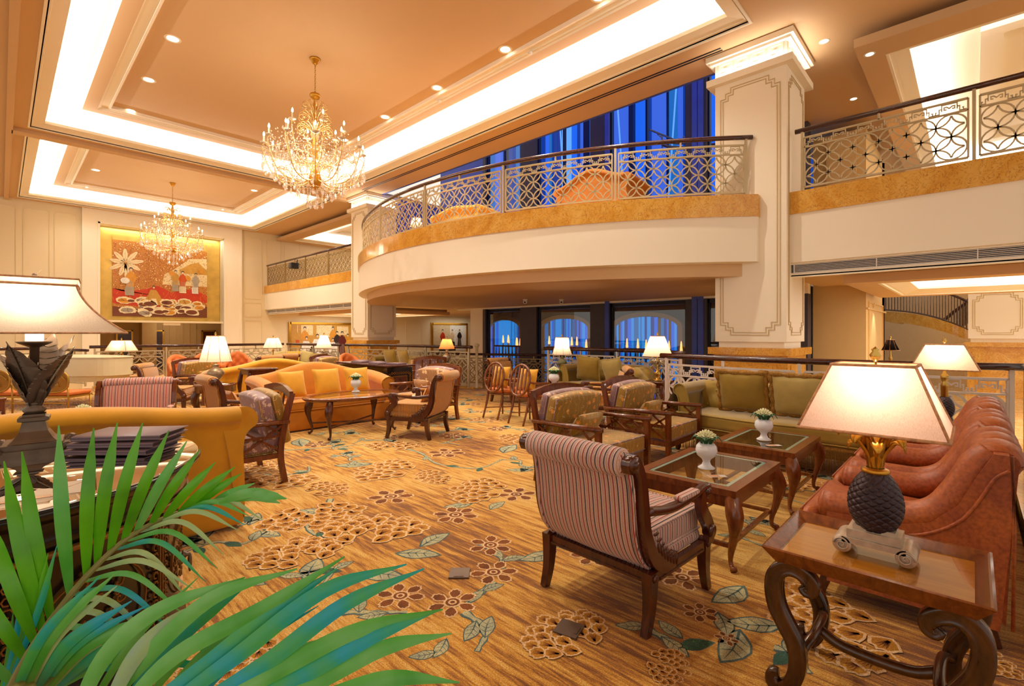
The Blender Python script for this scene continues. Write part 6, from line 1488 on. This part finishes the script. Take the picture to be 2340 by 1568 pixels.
# ================================================================ CHANDELIERS
def chandelier(label, loc):
    T = thing('chandelier', label, 'chandelier', loc)     # origin at the ceiling
    m = MB(); m.lathe([(.02, -.13), (.05, -.11), (.07, -.07), (.09, -.045), (.11, -.02), (.10, 0), (0, 0)], 20); m.build('ceiling_canopy', 'gold', T)
    m = MB()
    for k in range(14):
        z = -.14-.043*k; a = k % 2*PI/2; m.tube([(math.cos(a)*.014*math.cos(t), math.sin(a)*.014*math.cos(t), z+.028*math.sin(t)) for t in [2*PI*i/10 for i in range(10)]], .0045, 5, closed=True)
    m.build('chain', 'brass', T)
    m = MB(); m.lathe([(.01, -.72), (.10, -.74), (.11, -.78), (.08, -.83), (.03, -.86), (.03, -.9), (.05, -1.0), (.03, -1.1), (.06, -1.2), (.03, -1.4), (.05, -1.7), (.09, -1.9), (.05, -2.1), (.08, -2.3), (.13, -2.5), (.11, -2.62), (.05, -2.7), (0, -2.72)], 18); m.build('stem', 'gold', T)
    # scroll tiers
    for tier, (z, r, n, s) in enumerate(((-1.02, .20, 10, .75), (-1.28, .27, 14, .95), (-1.52, .30, 16, 1.0))):
        m = MB()
        for k in range(n):
            a = 2*PI*k/n+tier*.3; q = [(.03, -.28), (.05, -.1), (.12, .06), (r-.04, .12), (r+.03, .08), (r+.05, 0), (r, -.05), (r-.05, -.02), (r-.035, .03)]
            A = bez([(u, 0, v) for u, v in q], 3); m.tube([(math.cos(a)*p.x, math.sin(a)*p.x, z+p.z*s) for p in A], .0095, 6)
        m.build('scroll_tier', 'gold_glow', T)
    def arm(a, r, z0, z1, rr):
        m = MB(); A = bez([(.05, 0, z0), (r*.35, 0, z0-.12), (r*.8, 0, z0-.02), (r*1.02, 0, z1-.22), (r, 0, z1-.08), (r*.9, 0, z1-.12), (r*.88, 0, z1-.2)][:6], 4)
        m.tube([(p.x, 0, p.z) for p in A], .0115, 7); B = bez([(r*.5, 0, z0-.08), (r*.62, 0, z0+.05), (r*.76, 0, z0+.08), (r*.82, 0, z0), (r*.74, 0, z0-.03)], 4); m.tube(B, .009, 6)
        B = bez([(.06, 0, z0+.1), (r*.2, 0, z0+.3), (r*.34, 0, z0+.28), (r*.34, 0, z0+.16), (r*.26, 0, z0+.18)], 4); m.tube(B, .008, 6)
        o = m.build('arm', 'gold_glow', T, rotz=a)
        m = MB(); m.lathe([(.01, z1-.09), (.055, z1-.07), (.075, z1-.055), (.02, z1-.06), (.016, z1-.05), (.018, z1+.06), (0, z1+.06)], 14, c=(r, 0, 0)); m.build('candle_cup', 'crystal_cup', o)
        m = MB(); m.lathe([(.0, 0), (.016, .02), (.02, .045), (.012, .08), (0, .105)], 10, c=(r, 0, z1+.06)); m.build('flame_bulb', 'bulb', o)
        return o
    for k in range(12): arm(2*PI*k/12+.1, .95, -2.5, -1.82, 0)
    for k in range(6): arm(2*PI*k/6+.35, .58, -2.1, -1.42, 0)
    # crystal strands (one mesh, many copies)
    base = None
    def strand(n, s=1):
        m = MB()
        for i in range(n):
            z = -.032*i; r = .014; m.add([(r, 0, z), (0, r, z), (-r, 0, z), (0, -r, z), (0, 0, z+.015), (0, 0, z-.015)], [(0, 1, 4), (1, 2, 4), (2, 3, 4), (3, 0, 4), (1, 0, 5), (2, 1, 5), (3, 2, 5), (0, 3, 5)], 0, False)
        m.lathe([(0, 0), (.015, -.03), (.034, -.08), (.024, -.115), (0, -.135)], 6, c=(0, 0, -.032*n+.01), smooth=False)
        me = m.build('crystal_strand', 'crystal', T); return me
    for (r, n, nb, zt) in ((.98, 34, 6, -2.14), (.80, 26, 8, -2.2), (.58, 18, 9, -2.36), (.36, 12, 9, -2.5), (.15, 7, 9, -2.68)):
        o = strand(nb)
        for k in range(n):
            q = o if k == 0 else o.copy()
            if k: C.objects.link(q); q.parent = T
            a = 2*PI*k/n; q.location = (math.cos(a)*r, math.sin(a)*r, zt); q.rotation_euler = (0, 0, a)
    m = MB(); m.lathe([(0, .04), (.03, .03), (.045, 0), (.03, -.03), (0, -.045)], 12, c=(0, 0, -3.08)); m.tube([(0, 0, -2.7), (0, 0, -3.04)], .006, 5); m.build('bottom_ball', 'crystal', T)
    m = MB(); rr = random.Random(1)
    def bead(p, r=.011): x, y, z = p; m.add([(x+r, y, z), (x, y+r, z), (x-r, y, z), (x, y-r, z), (x, y, z+r*1.3), (x, y, z-r*1.3)], [(0, 1, 4), (1, 2, 4), (2, 3, 4), (3, 0, 4), (1, 0, 5), (2, 1, 5), (3, 2, 5), (0, 3, 5)], 0, False)
    for k in range(12):
        a0, a1 = 2*PI*k/12+.1, 2*PI*(k+1)/12+.1
        for i in range(13):
            t = i/12; a = a0+(a1-a0)*t
            for (r, z, sag) in ((.95, -1.88, .28), (.97, -1.95, .42), (.7, -1.75, .25)): bead((math.cos(a)*r, math.sin(a)*r, z-sag*(1-(2*t-1)**2)))
        for i in range(16): t = i/15; a = a0; bead((math.cos(a)*(.1+.85*t), math.sin(a)*(.1+.85*t), -1.25-.62*t-.35*math.sin(PI*t)))
        for dr in (-.06, .06):
            for q in range(4): bead((math.cos(a0+dr)*.95, math.sin(a0+dr)*.95, -1.93-.03*q), .009)
    for k in range(600):
        a = rr.uniform(0, 6.28); r = .15+.75*rr.random(); bead((math.cos(a)*r, math.sin(a)*r, -2.62+.75*rr.random()+.25*r), .015)
    g = m.build('bead_garlands', 'crystal', T); g['kind'] = 'stuff'
    m = MB(); 
    for z, r in ((-2.14, .98), (-2.2, .80), (-2.36, .58), (-2.5, .36), (-2.68, .15)): m.tube([(math.cos(2*PI*i/36)*r, math.sin(2*PI*i/36)*r, z) for i in range(36)], .007, 5, closed=True)
    for k in range(6): a = PI*k/3; m.bar((math.cos(a)*.98, math.sin(a)*.98, -2.14), (math.cos(a)*.05, math.sin(a)*.05, -2.6), .008)
    m.build('strand_rings', 'gold_glow', T)
    return T
plain('gold_glow', '#f2cc88', .25, .6, var=.05)
t = NT('crystal_cup'); t.set('#ffe9c8', .1); t.b.inputs['Transmission Weight'].default_value = .3; MT['crystal_cup'] = t.m
CH = chandelier('large crystal chandelier hanging from the nearer big ceiling recess', (4.5, 9.9, 7.15))
def dup2(root, loc, label):
    return dup(root, loc, .2, label)
dup2(CH, (4.5, 22.0, 7.15), 'crystal chandelier hanging in front of the big mural')
# ================================================================ ceiling fittings
def downlight(label, loc, s=1.0, group=None):
    T = thing('downlight', label, 'ceiling light', loc, 0, group)
    m = MB(); m.lathe([(.085*s, -.001), (.12*s, -.006), (.125*s, -.002), (.125*s, .0), (.085*s, .0)], 28); m.build('trim_ring', 'ceiling_white', T)
    m = MB(); m.lathe([(0, -.0015), (.086*s, -.0015)], 28); m.build('lens', 'down_lens', T); return T
ORD = ['nearest', 'second', 'third', 'fourth', 'fifth', 'sixth']
d0 = None
for i, (x, y) in enumerate(DOWN):
    if i < 6: lb = 'round recessed downlight, %s from the camera in the left row of the big recess' % ORD[i]
    elif i < 12: lb = 'round recessed downlight, %s from the camera in the right row of the big recess' % ORD[i-6]
    else: lb = 'round recessed downlight in the far recess, %s' % ('near left', 'middle left', 'far left', 'near right', 'middle right', 'far right')[i-12]
    if d0 is None: d0 = downlight(lb, (x, y, 7.149), 1.15)
    else: dup(d0, (x, y, 7.149), 0, lb)
for i, p in enumerate(((10.0, 1.9, 6.6), (10.4, 1.3, 6.3), (12.9, 1.9, 6.6), (12.5, -1.2, 6.82))):
    dup(d0, (p[0], p[1], p[2]-.001), 0, 'small recessed downlight over the right balcony, %s' % ('nearest the pillar', 'second from the pillar', 'farthest back', 'inside the lit recess')[i], scale=(.6, .6, 1))
for i, (x, y) in enumerate(()):
    r = dup(d0, (x, y, 2.479), 0, 'dim recessed downlight under the curved balcony, %s' % ('left', 'middle', 'right')[i], scale=(.7, .7, 1))
    light('AREA', 'soffit_glow', (x, y, 2.30), 1.6, WARM, .5, .5, (PI, 0, 0)) if False else None
# conical glow rings are light pools from small uplit lamps below the soffit
for i, (x, y) in enumerate(((7.55, 9.0), (7.3, 6.8))):
    T = thing('smoke_detector', 'small white detector on the ceiling recess edge, %s' % ('left', 'right')[i], 'detector', (7.26, (9.3, 6.4)[i], 7.04)); m = MB(); m.lathe([(0, -.035), (.03, -.035), (.05, -.02), (.055, 0), (0, 0)], 14); m.build('housing', 'camera_white', T)
def SPz(px, py, z):
    d = (z-1.45)*1110/(762-py); k = (px-1170)/1110; fx, fy = math.sin(YAW), math.cos(YAW); return (d*(fx+k*fy), d*(fy-k*fx), z)
for i, (px, nm) in enumerate(((1200, 'left'), (1283, 'right'))):
    p = SPz(px, 684, 2.48); p = (min(p[0], 13.2), p[1], 2.48)
    T = thing('security_camera', 'white dome security camera, %s of the pair under the curved balcony' % nm, 'camera', p)
    m = MB(); m.lathe([(0, 0), (.07, 0), (.07, -.03), (.045, -.05), (0, -.05)], 16); m.build('mount', 'camera_white', T)
    m = MB(); m.ball((0, 0, -.085), .06, 14); m.build('dome', 'camera_white', T)
    m = MB(); m.ball((-.045, -.03, -.095), .028, 10); m.build('lens', 'black', T)
# floor socket plates
for i, (px, py) in enumerate(((1050, 1312), (1300, 1440))):
    x, y = gp(px, py); m = MB(); m.box((0, 0, .005), (.12, .12, .01)); m.box((0, -.045, .011), (.06, .012, .003)); o = m.build('floor_socket', 'socket_metal', loc=(x, y, .0), rotz=D(-46+60*i))
    tag(o, 'square metal floor socket cover in the carpet, %s' % ('the farther one', 'the nearer one in a flower')[i], 'socket')
# ================================================================ pictures
def mural_mats():
    t = NT('foliage_paint'); v = t.tc(); vo = t.add('ShaderNodeTexVoronoi'); vo.inputs['Scale'].default_value = 13; t.l(v, vo.inputs['Vector'])
    t.set(t.ramp(t.math('ADD', t.math('MULTIPLY', vo.outputs['Distance'], .9), t.math('MULTIPLY', t.noise(v, 5, 4), .5)), [(.38, '#f6e2b0'), (.5, '#c8892c'), (.62, '#8a3c0c'), (.75, '#b8782a')]), .4); MT['foliage_paint'] = t.m
    t = NT('shimmer_paint'); v = t.tc(); t.set(t.ramp(t.noise(v, 16, 5, .7), [(.38, '#b58a3c'), (.5, '#efe0b8'), (.62, '#d9b870')]), .4); MT['shimmer_paint'] = t.m
    for a, b in (('art_red', '#c23208'), ('art_cream', '#f3e3ba'), ('art_ochre', '#d89428'), ('art_brown', '#6a300c'), ('art_dark', '#2a1a1c'), ('art_orange', '#c8500c'), ('art_grey', '#a89a88'), ('art_skin', '#e8c8a0'), ('art_white', '#efeae2'), ('art_maroon', '#5c1414'), ('art_wall', '#dcc39c'), ('art_gold', '#c8963a')): plain(a, b, .45, var=.18, scale=9)
mural_mats()
AM = ['foliage_paint', 'shimmer_paint', 'art_red', 'art_cream', 'art_ochre', 'art_brown', 'art_dark', 'art_orange', 'art_grey', 'art_skin', 'art_white', 'art_maroon', 'art_wall', 'art_gold', 'gold_leaf']
AI = {n: i for i, n in enumerate(AM)}
def ell(cx, cyy, a, b, rot=0, n=18, sc_=0): return [(cx+rot2(a*math.cos(t)*(1+sc_*math.sin(t*9)), b*math.sin(t)*(1+sc_*math.sin(t*9)), rot)[0], cyy+rot2(a*math.cos(t)*(1+sc_*math.sin(t*9)), b*math.sin(t)*(1+sc_*math.sin(t*9)), rot)[1]) for t in [2*PI*i/n for i in range(n)]]
def figure(F, x, y, h, robe, skirt, lean=0, seated=False, layer=10):
    """a robed woman, plain generic shape"""
    e = lambda cx, cyy, a, b, mt, l, r=0: F.fan(ell(cx, cyy, a, b, r), (cx, cyy), AI[mt], l)
    if not seated:
        F.fan([(x-h*.13, y), (x+h*.13, y), (x+h*.12, y+h*.2), (x+h*.08+lean, y+h*.55), (x-h*.08+lean, y+h*.55), (x-h*.14, y+h*.2)], (x, y+h*.3), AI[skirt], layer)
        F.fan([(x-h*.10+lean*.6, y+h*.3), (x+h*.09+lean*.6, y+h*.3), (x+h*.10+lean, y+h*.6), (x+h*.05+lean, y+h*.84), (x-h*.05+lean, y+h*.84), (x-h*.10+lean, y+h*.62)], (x+lean, y+h*.6), AI[robe], layer+1)
        for s in (-1, 1): F.strip([(x+lean+s*h*.06, y+h*.78), (x+lean+s*h*.13, y+h*.62), (x+lean+s*h*.08, y+h*.5)], h*.035, AI[robe], layer+2)
        for k in range(4): F.strip([(x-h*.08+k*h*.05, y+h*.05), (x-h*.05+k*h*.035+lean*.5, y+h*.5)], h*.006, AI['art_grey'], layer+3)
        hx_, hy_ = x+lean, y+h*.91
    else:
        F.fan([(x-h*.42, y), (x+h*.4, y), (x+h*.3, y+h*.4), (x+h*.12, y+h*.72), (x-h*.1, y+h*.72), (x-h*.2, y+h*.45)], (x, y+h*.3), AI[robe], layer)
        F.fan([(x-h*.15, y+.0), (x+h*.2, y), (x+h*.12, y+h*.3), (x-h*.05, y+h*.3)], (x, y+h*.1), AI[skirt], layer+1)
        hx_, hy_ = x+h*.03, y+h*.84
    e(hx_, hy_+h*.012, h*.055, h*.065, 'art_dark', layer+4); e(hx_, hy_-h*.01, h*.04, h*.055, 'art_skin', layer+5); e(hx_, hy_+h*.05, h*.05, h*.02, 'art_dark', layer+6)
# big mural
T = thing('mural', 'large gold and red lacquer mural of robed women in a garden on the far wall', 'painting', (5.11, 26.9, 2.2))
W_, H_ = 3.56, 3.55; m = MB(); m.box((W_/2-W_/2, .0, H_/2), (W_, .05, H_)); 
pm = MB(); F2 = Flat(pm, lambda x, y, h: (x-W_/2, -.026-h, y), .0006)
q = lambda L: [(a*W_, b*H_) for a, b in L]
F2.poly(q([(0, 0), (1, 0), (1, 1), (0, 1)]), AI['foliage_paint'], 1)
F2.poly(q([(0, .93), (.3, .93), (.45, .95), (1, .9), (1, 1), (0, 1)]), AI['gold_leaf'], 2)
F2.poly(q([(.5, .42), (1, .42), (1, .8), (.8, .78), (.62, .62), (.52, .55)]), AI['shimmer_paint'], 2)
F2.poly(q([(.68, .62), (.82, .72), (.9, .74), (1, .64), (1, .58), (.7, .58)]), AI['art_gold'], 3)
F2.fan(q([(0, .34), (.08, .31), (.2, .32), (.33, .35), (.45, .40), (.6, .32), (.72, .36), (.84, .38), (1, .30), (1, .2), (.8, .2), (.6, .14), (.3, .12), (0, .16)]), (.5*W_, .26*H_), AI['art_red'], 4)
rr = random.Random(6)
for k in range(9):
    a = 2*PI*k/9+.2; L = .55+.15*rr.random(); cx, cz = .125*W_, .66*H_; F2.fan([(cx+rot2(u*L, v*.07, a)[0], cz+rot2(u*L, v*.07, a)[1]) for u, v in ((0, 0), (.25, 1), (.6, 1.3), (.9, .7), (1, 0), (.9, -.7), (.6, -1.3), (.25, -1))], (cx+math.cos(a)*L/2, cz+math.sin(a)*L/2), AI['art_cream'], 6); F2.strip([(cx, cz), (cx+math.cos(a)*L*.9, cz+math.sin(a)*L*.9)], .006, AI['art_ochre'], 7)
F2.strip([(.125*W_, .66*H_), (.13*W_, .5*H_), (.15*W_, .38*H_)], .05, AI['art_cream'], 6)
F2.poly(q([(0, 0), (1, 0), (1, .15), (.8, .1), (.5, .08), (.2, .1), (0, .12)]), AI['art_brown'], 6)
for k in range(46):
    x, y = rr.uniform(.09, .91), rr.uniform(.05, .21); a = rr.uniform(.14, .26); F2.fan(ell(x*W_, y*H_, a*1.15, a*.62, rr.uniform(-.5, .5), 22, .06), (x*W_, y*H_), AI['art_cream'], 8+k); F2.fan(ell(x*W_, y*H_-.02, a*.9, a*.42, 0, 18, .05), (x*W_, y*H_), AI[rr.choice(('art_ochre', 'art_brown', 'art_gold', 'art_grey', 'art_ochre'))], 8.5+k)
    for j in range(5): t = rr.uniform(0, 6.28); F2.strip([(x*W_, y*H_-.02), (x*W_+a*.8*math.cos(t), y*H_-.02+a*.38*math.sin(t))], .006, AI['art_brown'], 8.8+k)
for k in range(40):
    x, y = rr.choice((rr.uniform(0, .3), rr.uniform(.85, 1), rr.uniform(.5, .65))), rr.uniform(.16, .3); F2.strip([(x*W_, y*H_), (x*W_+rr.uniform(-.12, .12), y*H_+.15)], .006, AI['art_ochre'], 7)
figure(F2, .165*W_, .26*H_, 1.25, 'art_ochre', 'art_grey', 0.05, layer=48); F2.fan(ell(.12*W_, .44*H_, .16, .13), (.12*W_, .44*H_), AI['art_white'], 60)
figure(F2, .40*W_, .15*H_, .95, 'art_gold', 'art_cream', seated=True, layer=48)
figure(F2, .64*W_, .34*H_, 1.0, 'art_gold', 'art_grey', layer=48); figure(F2, .72*W_, .32*H_, 1.05, 'art_orange', 'art_cream', layer=56); figure(F2, .86*W_, .32*H_, 1.0, 'art_grey', 'art_white', .03, layer=48)
for (x, y) in ((.60, .57), (.78, .52), (.93, .63)): F2.fan(ell(x*W_, y*H_, .1, .13, .5), (x*W_, y*H_), AI['art_ochre'], 68)
for x in (.355, .69): F2.strip([(x*W_, 0), (x*W_, H_)], .004, AI['art_brown'], 72)
m.build('panel_board', 'gold_leaf', T); pm.build('painted_scene', AM, T)
# painting 1 : white and dark robed figures
def frame(m, w, h, t=.12, d=.08): 
    m.box((-w/2, 0, h/2), (t, d, h+t)); m.box((w/2, 0, h/2), (t, d, h+t)); m.box((0, 0, 0), (w, d, t)); m.box((0, 0, h), (w, d, t))
T = thing('painting', 'wide gold-framed painting of praying figures in white and dark robes below the far-left balcony', 'painting', (12.5, 26.45, .05)); m = MB(); frame(m, 3.7, 1.95); m.build('picture_frame', 'gold', T)
pm = MB(); F2 = Flat(pm, lambda x, y, h: (x-1.8, .0-h, y), .0008)
F2.poly([(0, 0), (3.6, 0), (3.6, 1.9), (0, 1.9)], AI['art_gold'], 1)
for (a, b, c, d) in ((.55, 1.3, 1.2, 1.85), (1.4, 1.2, 2.3, 1.85), (2.6, 1.3, 3.3, 1.8)): F2.poly([(a, b), (c, b), (c, d), (a, d)], AI['shimmer_paint'], 2)
F2.poly([(0, 0), (3.6, 0), (3.6, .45), (0, .5)], AI['shimmer_paint'], 3)
F2.strip([(.35, 1.85), (.36, 1.45)], .012, AI['art_white'], 4); F2.poly([(.25, .75), (.45, .75), (.45, 1.05), (.25, 1.05)], AI['art_orange'], 4)
figure(F2, .75, .3, 1.5, 'art_ochre', 'art_ochre', layer=8); figure(F2, .8, 0, 1.35, 'art_white', 'art_white', seated=True, layer=18); figure(F2, 1.4, 0, 1.5, 'art_white', 'art_white', seated=True, layer=18)
figure(F2, 2.35, .5, 1.3, 'art_ochre', 'art_ochre', layer=8); figure(F2, 2.6, .2, 1.35, 'art_dark', 'art_dark', layer=18); figure(F2, 2.9, .0, 1.55, 'art_maroon', 'art_maroon', layer=28); figure(F2, 3.25, .1, 1.3, 'art_ochre', 'art_gold', layer=18); figure(F2, 2.3, 0, 1.25, 'art_white', 'art_grey', seated=True, layer=38)
pm.build('canvas', AM, T)
T = thing('painting', 'gold-framed painting of three seated women in red and dark dresses under the balcony', 'painting', (21.6, 26.45, .05)); m = MB(); frame(m, 3.1, 2.05, .14); m.build('picture_frame', 'gold', T)
pm = MB(); F2 = Flat(pm, lambda x, y, h: (x-1.5, .0-h, y), .0008)
F2.poly([(0, 0), (3, 0), (3, 2), (0, 2)], AI['art_wall'], 1); F2.poly([(1.5, .2), (3, .2), (3, 2), (1.5, 2)], AI['art_white'], 2)
for k in range(60): x, y = rr.uniform(1.6, 2.95), rr.uniform(.3, 1.95); F2.strip([(x, y), (x+.04, y+.02)], .012, AI['art_grey'], 3)
figure(F2, .85, .3, 1.4, 'art_red', 'art_dark', layer=8); F2.fan([(.45, 0), (1.1, 0), (1.0, .6), (.75, .9)], (.8, .3), AI['art_dark'], 20); F2.strip([(1.0, .9), (1.2, .3), (1.15, 0)], .09, AI['art_red'], 22)
figure(F2, 1.7, .4, 1.3, 'art_skin', 'art_dark', layer=8); F2.fan([(1.35, .2), (2.0, .2), (1.9, .8), (1.5, .9)], (1.7, .5), AI['art_dark'], 22); figure(F2, 2.35, .4, 1.3, 'art_dark', 'art_dark', layer=28)
pm.build('canvas', AM, T)
light('AREA', 'picture_light', (12.5, 25.6, 2.2), 16, WARM, 3, .2, (D(20), 0, 0)); light('AREA', 'picture_light', (21.6, 25.6, 2.3), 16, WARM, 3, .2, (D(20), 0, 0))
# ================================================================ palm in the left foreground
def leaf_mat(name, a, b, c, tr=.35):
    t = NT(name); v = t.tc(); n = t.noise(v, 7, 3, .5); fine = t.noise(t.tc(scale=(1, 1, 1)), 3, 1)
    t.set(t.ramp(n, [(.35, a), (.5, b), (.66, c)]), .38, 0); t.b.inputs['Subsurface Weight'].default_value = 0; MT[name] = t.m
leaf_mat('palm_green', '#62b812', '#58ac10', '#469212'); leaf_mat('palm_pale', '#b4cc8c', '#a0c07c', '#8fb8a4'); leaf_mat('palm_mid', '#4ca838', '#62b850', '#7cc46c'); leaf_mat('palm_sky_reflection', '#4cb050', '#22a890', '#12a8d4'); leaf_mat('palm_stem', '#7c7a3c', '#8a8448', '#6a6a34')  # blue-teal leaves have the sky's reflection put into their colour
OFF = Vector((.02, 1.42, 0))
T = thing('potted_palm', 'potted palm with arching green fronds filling the left foreground', 'plant', OFF)
m = MB(); m.lathe([(0, 0), (.17, 0), (.19, .05), (.22, .3), (.24, .36), (.25, .4), (.22, .4), (.2, .36), (0, .36)], 28); m.build('pot', 'salmon_cloth', T)
m = MB()
for a in range(5): m.tube([(.03*math.cos(a*1.3), .03*math.sin(a*1.3), .34), (.02*math.cos(a*1.3), .02*math.sin(a*1.3), .72)], [.02, .012], 7)
m.build('stems', 'palm_stem', T)
def blade(parent, pts, W, mt, fold=.25, n=16):
    A = bez(pts, max(4, n//(len(pts)-1))); N = len(A)-1; vs = []; cam_ = Vector((0, 0, 1.45))-OFF
    for i, p in enumerate(A):
        t = (A[min(i+1, N)]-A[max(i-1, 0)]).normalized(); vd = (cam_-p).normalized(); s = t.cross(vd).normalized(); u = i/N
        w_ = W*max(.02, math.sin(PI*min(1, (u*.86+.10)))**.75*(1-max(0, u-.75)*2.2)); 
        for q in (-1, -.5, 0, .5, 1): vs.append(p+s*w_*q-vd*(abs(q)*w_*fold))
    fs = [(5*i+j, 5*i+j+1, 5*i+6+j, 5*i+5+j) for i in range(N) for j in range(4)]
    m = MB(); m.add(vs, fs); return m.build('leaflet', mt, parent)
def cp(px, py, d): return Vector(SP(px, py, d))-OFF
def frond(rach, r0=.011):
    m = MB(); A = bez(rach, 6); m.tube(A, [r0*(1-.8*i/len(A)) for i in range(len(A))], 7); return m.build('frond', 'palm_stem', T)
rach = [Vector((0, 0, .68)), cp(5, 1620, 1.02), cp(80, 1471, 1.1), cp(196, 1319, 1.2), cp(308, 1219, 1.28), cp(435, 1162, 1.36), cp(560, 1137, 1.42), cp(630, 1141, 1.46)]
f1 = frond(rach)
up = [((30, 1560), (-70, 1470)), ((60, 1510), (-60, 1320)), ((82, 1475), (-30, 1170)), ((98, 1447), (9, 1054)), ((118, 1420), (50, 1032)), ((160, 1362), (134, 972)), ((197, 1317), (214, 978)), ((221, 1291), (268, 966)), ((250, 1268), (326, 966)), ((279, 1246), (386, 984)), ((308, 1222), (427, 1008)), ((341, 1205), (457, 1027)), ((372, 1190), (493, 1056)), ((405, 1176), (537, 1067)), ((440, 1162), (552, 1082)), ((480, 1152), (582, 1104))]
for i, (b, t_) in enumerate(up):
    d0_ = 1.1+.3*i/16; m1 = ((b[0]+t_[0])/2-6, (b[1]+t_[1])/2); L = math.hypot(b[0]-t_[0], b[1]-t_[1])
    blade(f1, [cp(*b, d0_), cp(*m1, d0_-.03), cp(*t_, d0_+.02)], .0095+.005*min(1, L/380), 'palm_green' if i % 5 else 'palm_mid', .3)
rr = random.Random(12)
dn = [((470, 1152), (575, 1172), .5), ((440, 1160), (600, 1188), .7), ((410, 1172), (570, 1180), .8), ((380, 1186), (560, 1200), .9), ((350, 1200), (545, 1212), 1), ((320, 1216), (512, 1268), 1.1), ((290, 1236), (498, 1300), 1.1), ((262, 1256), (470, 1330), 1.1), ((235, 1280), (432, 1373), 1.2), ((210, 1305), (440, 1345), 1), ((185, 1330), (420, 1405), 1.1), ((160, 1360), (400, 1450), 1.1), ((140, 1385), (350, 1470), 1.1), ((120, 1415), (330, 1500), 1.1), ((100, 1445), (300, 1540), 1), ((530, 1142), (640, 1150), .3), ((500, 1148), (636, 1128), .2), ((550, 1138), (655, 1140), .2)]
for i, (b, t_, s) in enumerate(dn):
    d0_ = 1.4-.018*i; mx = (b[0]+(t_[0]-b[0])*.5, min(b[1], t_[1])+abs(t_[1]-b[1])*.3-35*s); blade(f1, [cp(*b, d0_), cp(*mx, d0_-.04), cp(*t_, d0_-.02)], .0065+.004*(i > 14), ('palm_pale', 'palm_pale', 'palm_mid', 'palm_sky_reflection')[i % 4 if i < 14 else 2], .2)
rach = [Vector((0, 0, .66)), cp(120, 1700, .95), cp(260, 1640, .98), cp(420, 1625, 1.02), cp(600, 1640, 1.08)]
f2 = frond(rach)
W2 = [((150, 1690), (240, 1500), (370, 1390), (560, 1320)), ((210, 1660), (300, 1540), (480, 1370), (679, 1300)), ((255, 1645), (400, 1500), (600, 1390), (788, 1272)), ((300, 1640), (470, 1520), (620, 1400), (770, 1300)), ((345, 1640), (540, 1500), (740, 1350), (929, 1290)), ((400, 1640), (600, 1520), (790, 1380), (969, 1300)), ((450, 1640), (640, 1530), (820, 1440), (1012, 1393)), ((500, 1640), (680, 1550), (860, 1450), (1000, 1396)), ((540, 1640), (720, 1560), (880, 1480), (1031, 1448)), ((590, 1645), (760, 1590), (900, 1550), (1050, 1560)), ((230, 1650), (310, 1500), (400, 1420), (520, 1360))]
for i, L in enumerate(W2):
    blade(f2, [cp(*p, .98+.04*k) for k, p in enumerate(L)], .0175, ('palm_mid', 'palm_mid', 'palm_mid', 'palm_sky_reflection', 'palm_sky_reflection', 'palm_sky_reflection', 'palm_mid', 'palm_sky_reflection', 'palm_mid', 'palm_mid', 'palm_pale')[i], .22, 20)
rach = [Vector((0, 0, .66)), cp(0, 1650, .95), cp(60, 1600, 1.0), cp(110, 1560, 1.08), cp(160, 1500, 1.15)]
f3 = frond(rach, .008)
for i in range(13):
    b = (10+14*i, 1650-9*i); t_ = (230+26*i+rr.uniform(-15, 15), 1310+17*i+rr.uniform(-20, 20)); mm = ((b[0]+t_[0])/2-25, (b[1]+t_[1])/2-25)
    blade(f3, [cp(*b, 1.06+.01*i), cp(*mm, 1.05+.01*i), cp(*t_, 1.1+.01*i)], .010+.004*(i % 2), ('palm_sky_reflection', 'palm_mid', 'palm_pale', 'palm_sky_reflection')[i % 4], .25)
for i in range(6):
    b = (-10+8*i, 1640-20*i); t_ = (30+20*i, 1400-30*i+rr.uniform(-20, 20)); blade(f3, [cp(*b, 1.12), cp((b[0]+t_[0])/2+8, (b[1]+t_[1])/2, 1.14), cp(*t_, 1.16)], .007, ('palm_green', 'palm_sky_reflection')[i % 2], .25)
for i in range(12):
    b = (180+36*i, 1660); t_ = (470+44*i+rr.uniform(-25, 25), 1330+13*i+rr.uniform(-25, 25)); mm = ((b[0]+t_[0])/2-10, (b[1]+t_[1])/2-28)
    blade(f2, [cp(*b, 1.1+.01*i), cp(*mm, 1.12+.01*i), cp(*t_, 1.18+.01*i)], .009+.004*(i % 3), ('palm_mid', 'palm_pale', 'palm_sky_reflection', 'palm_mid')[i % 4], .25)
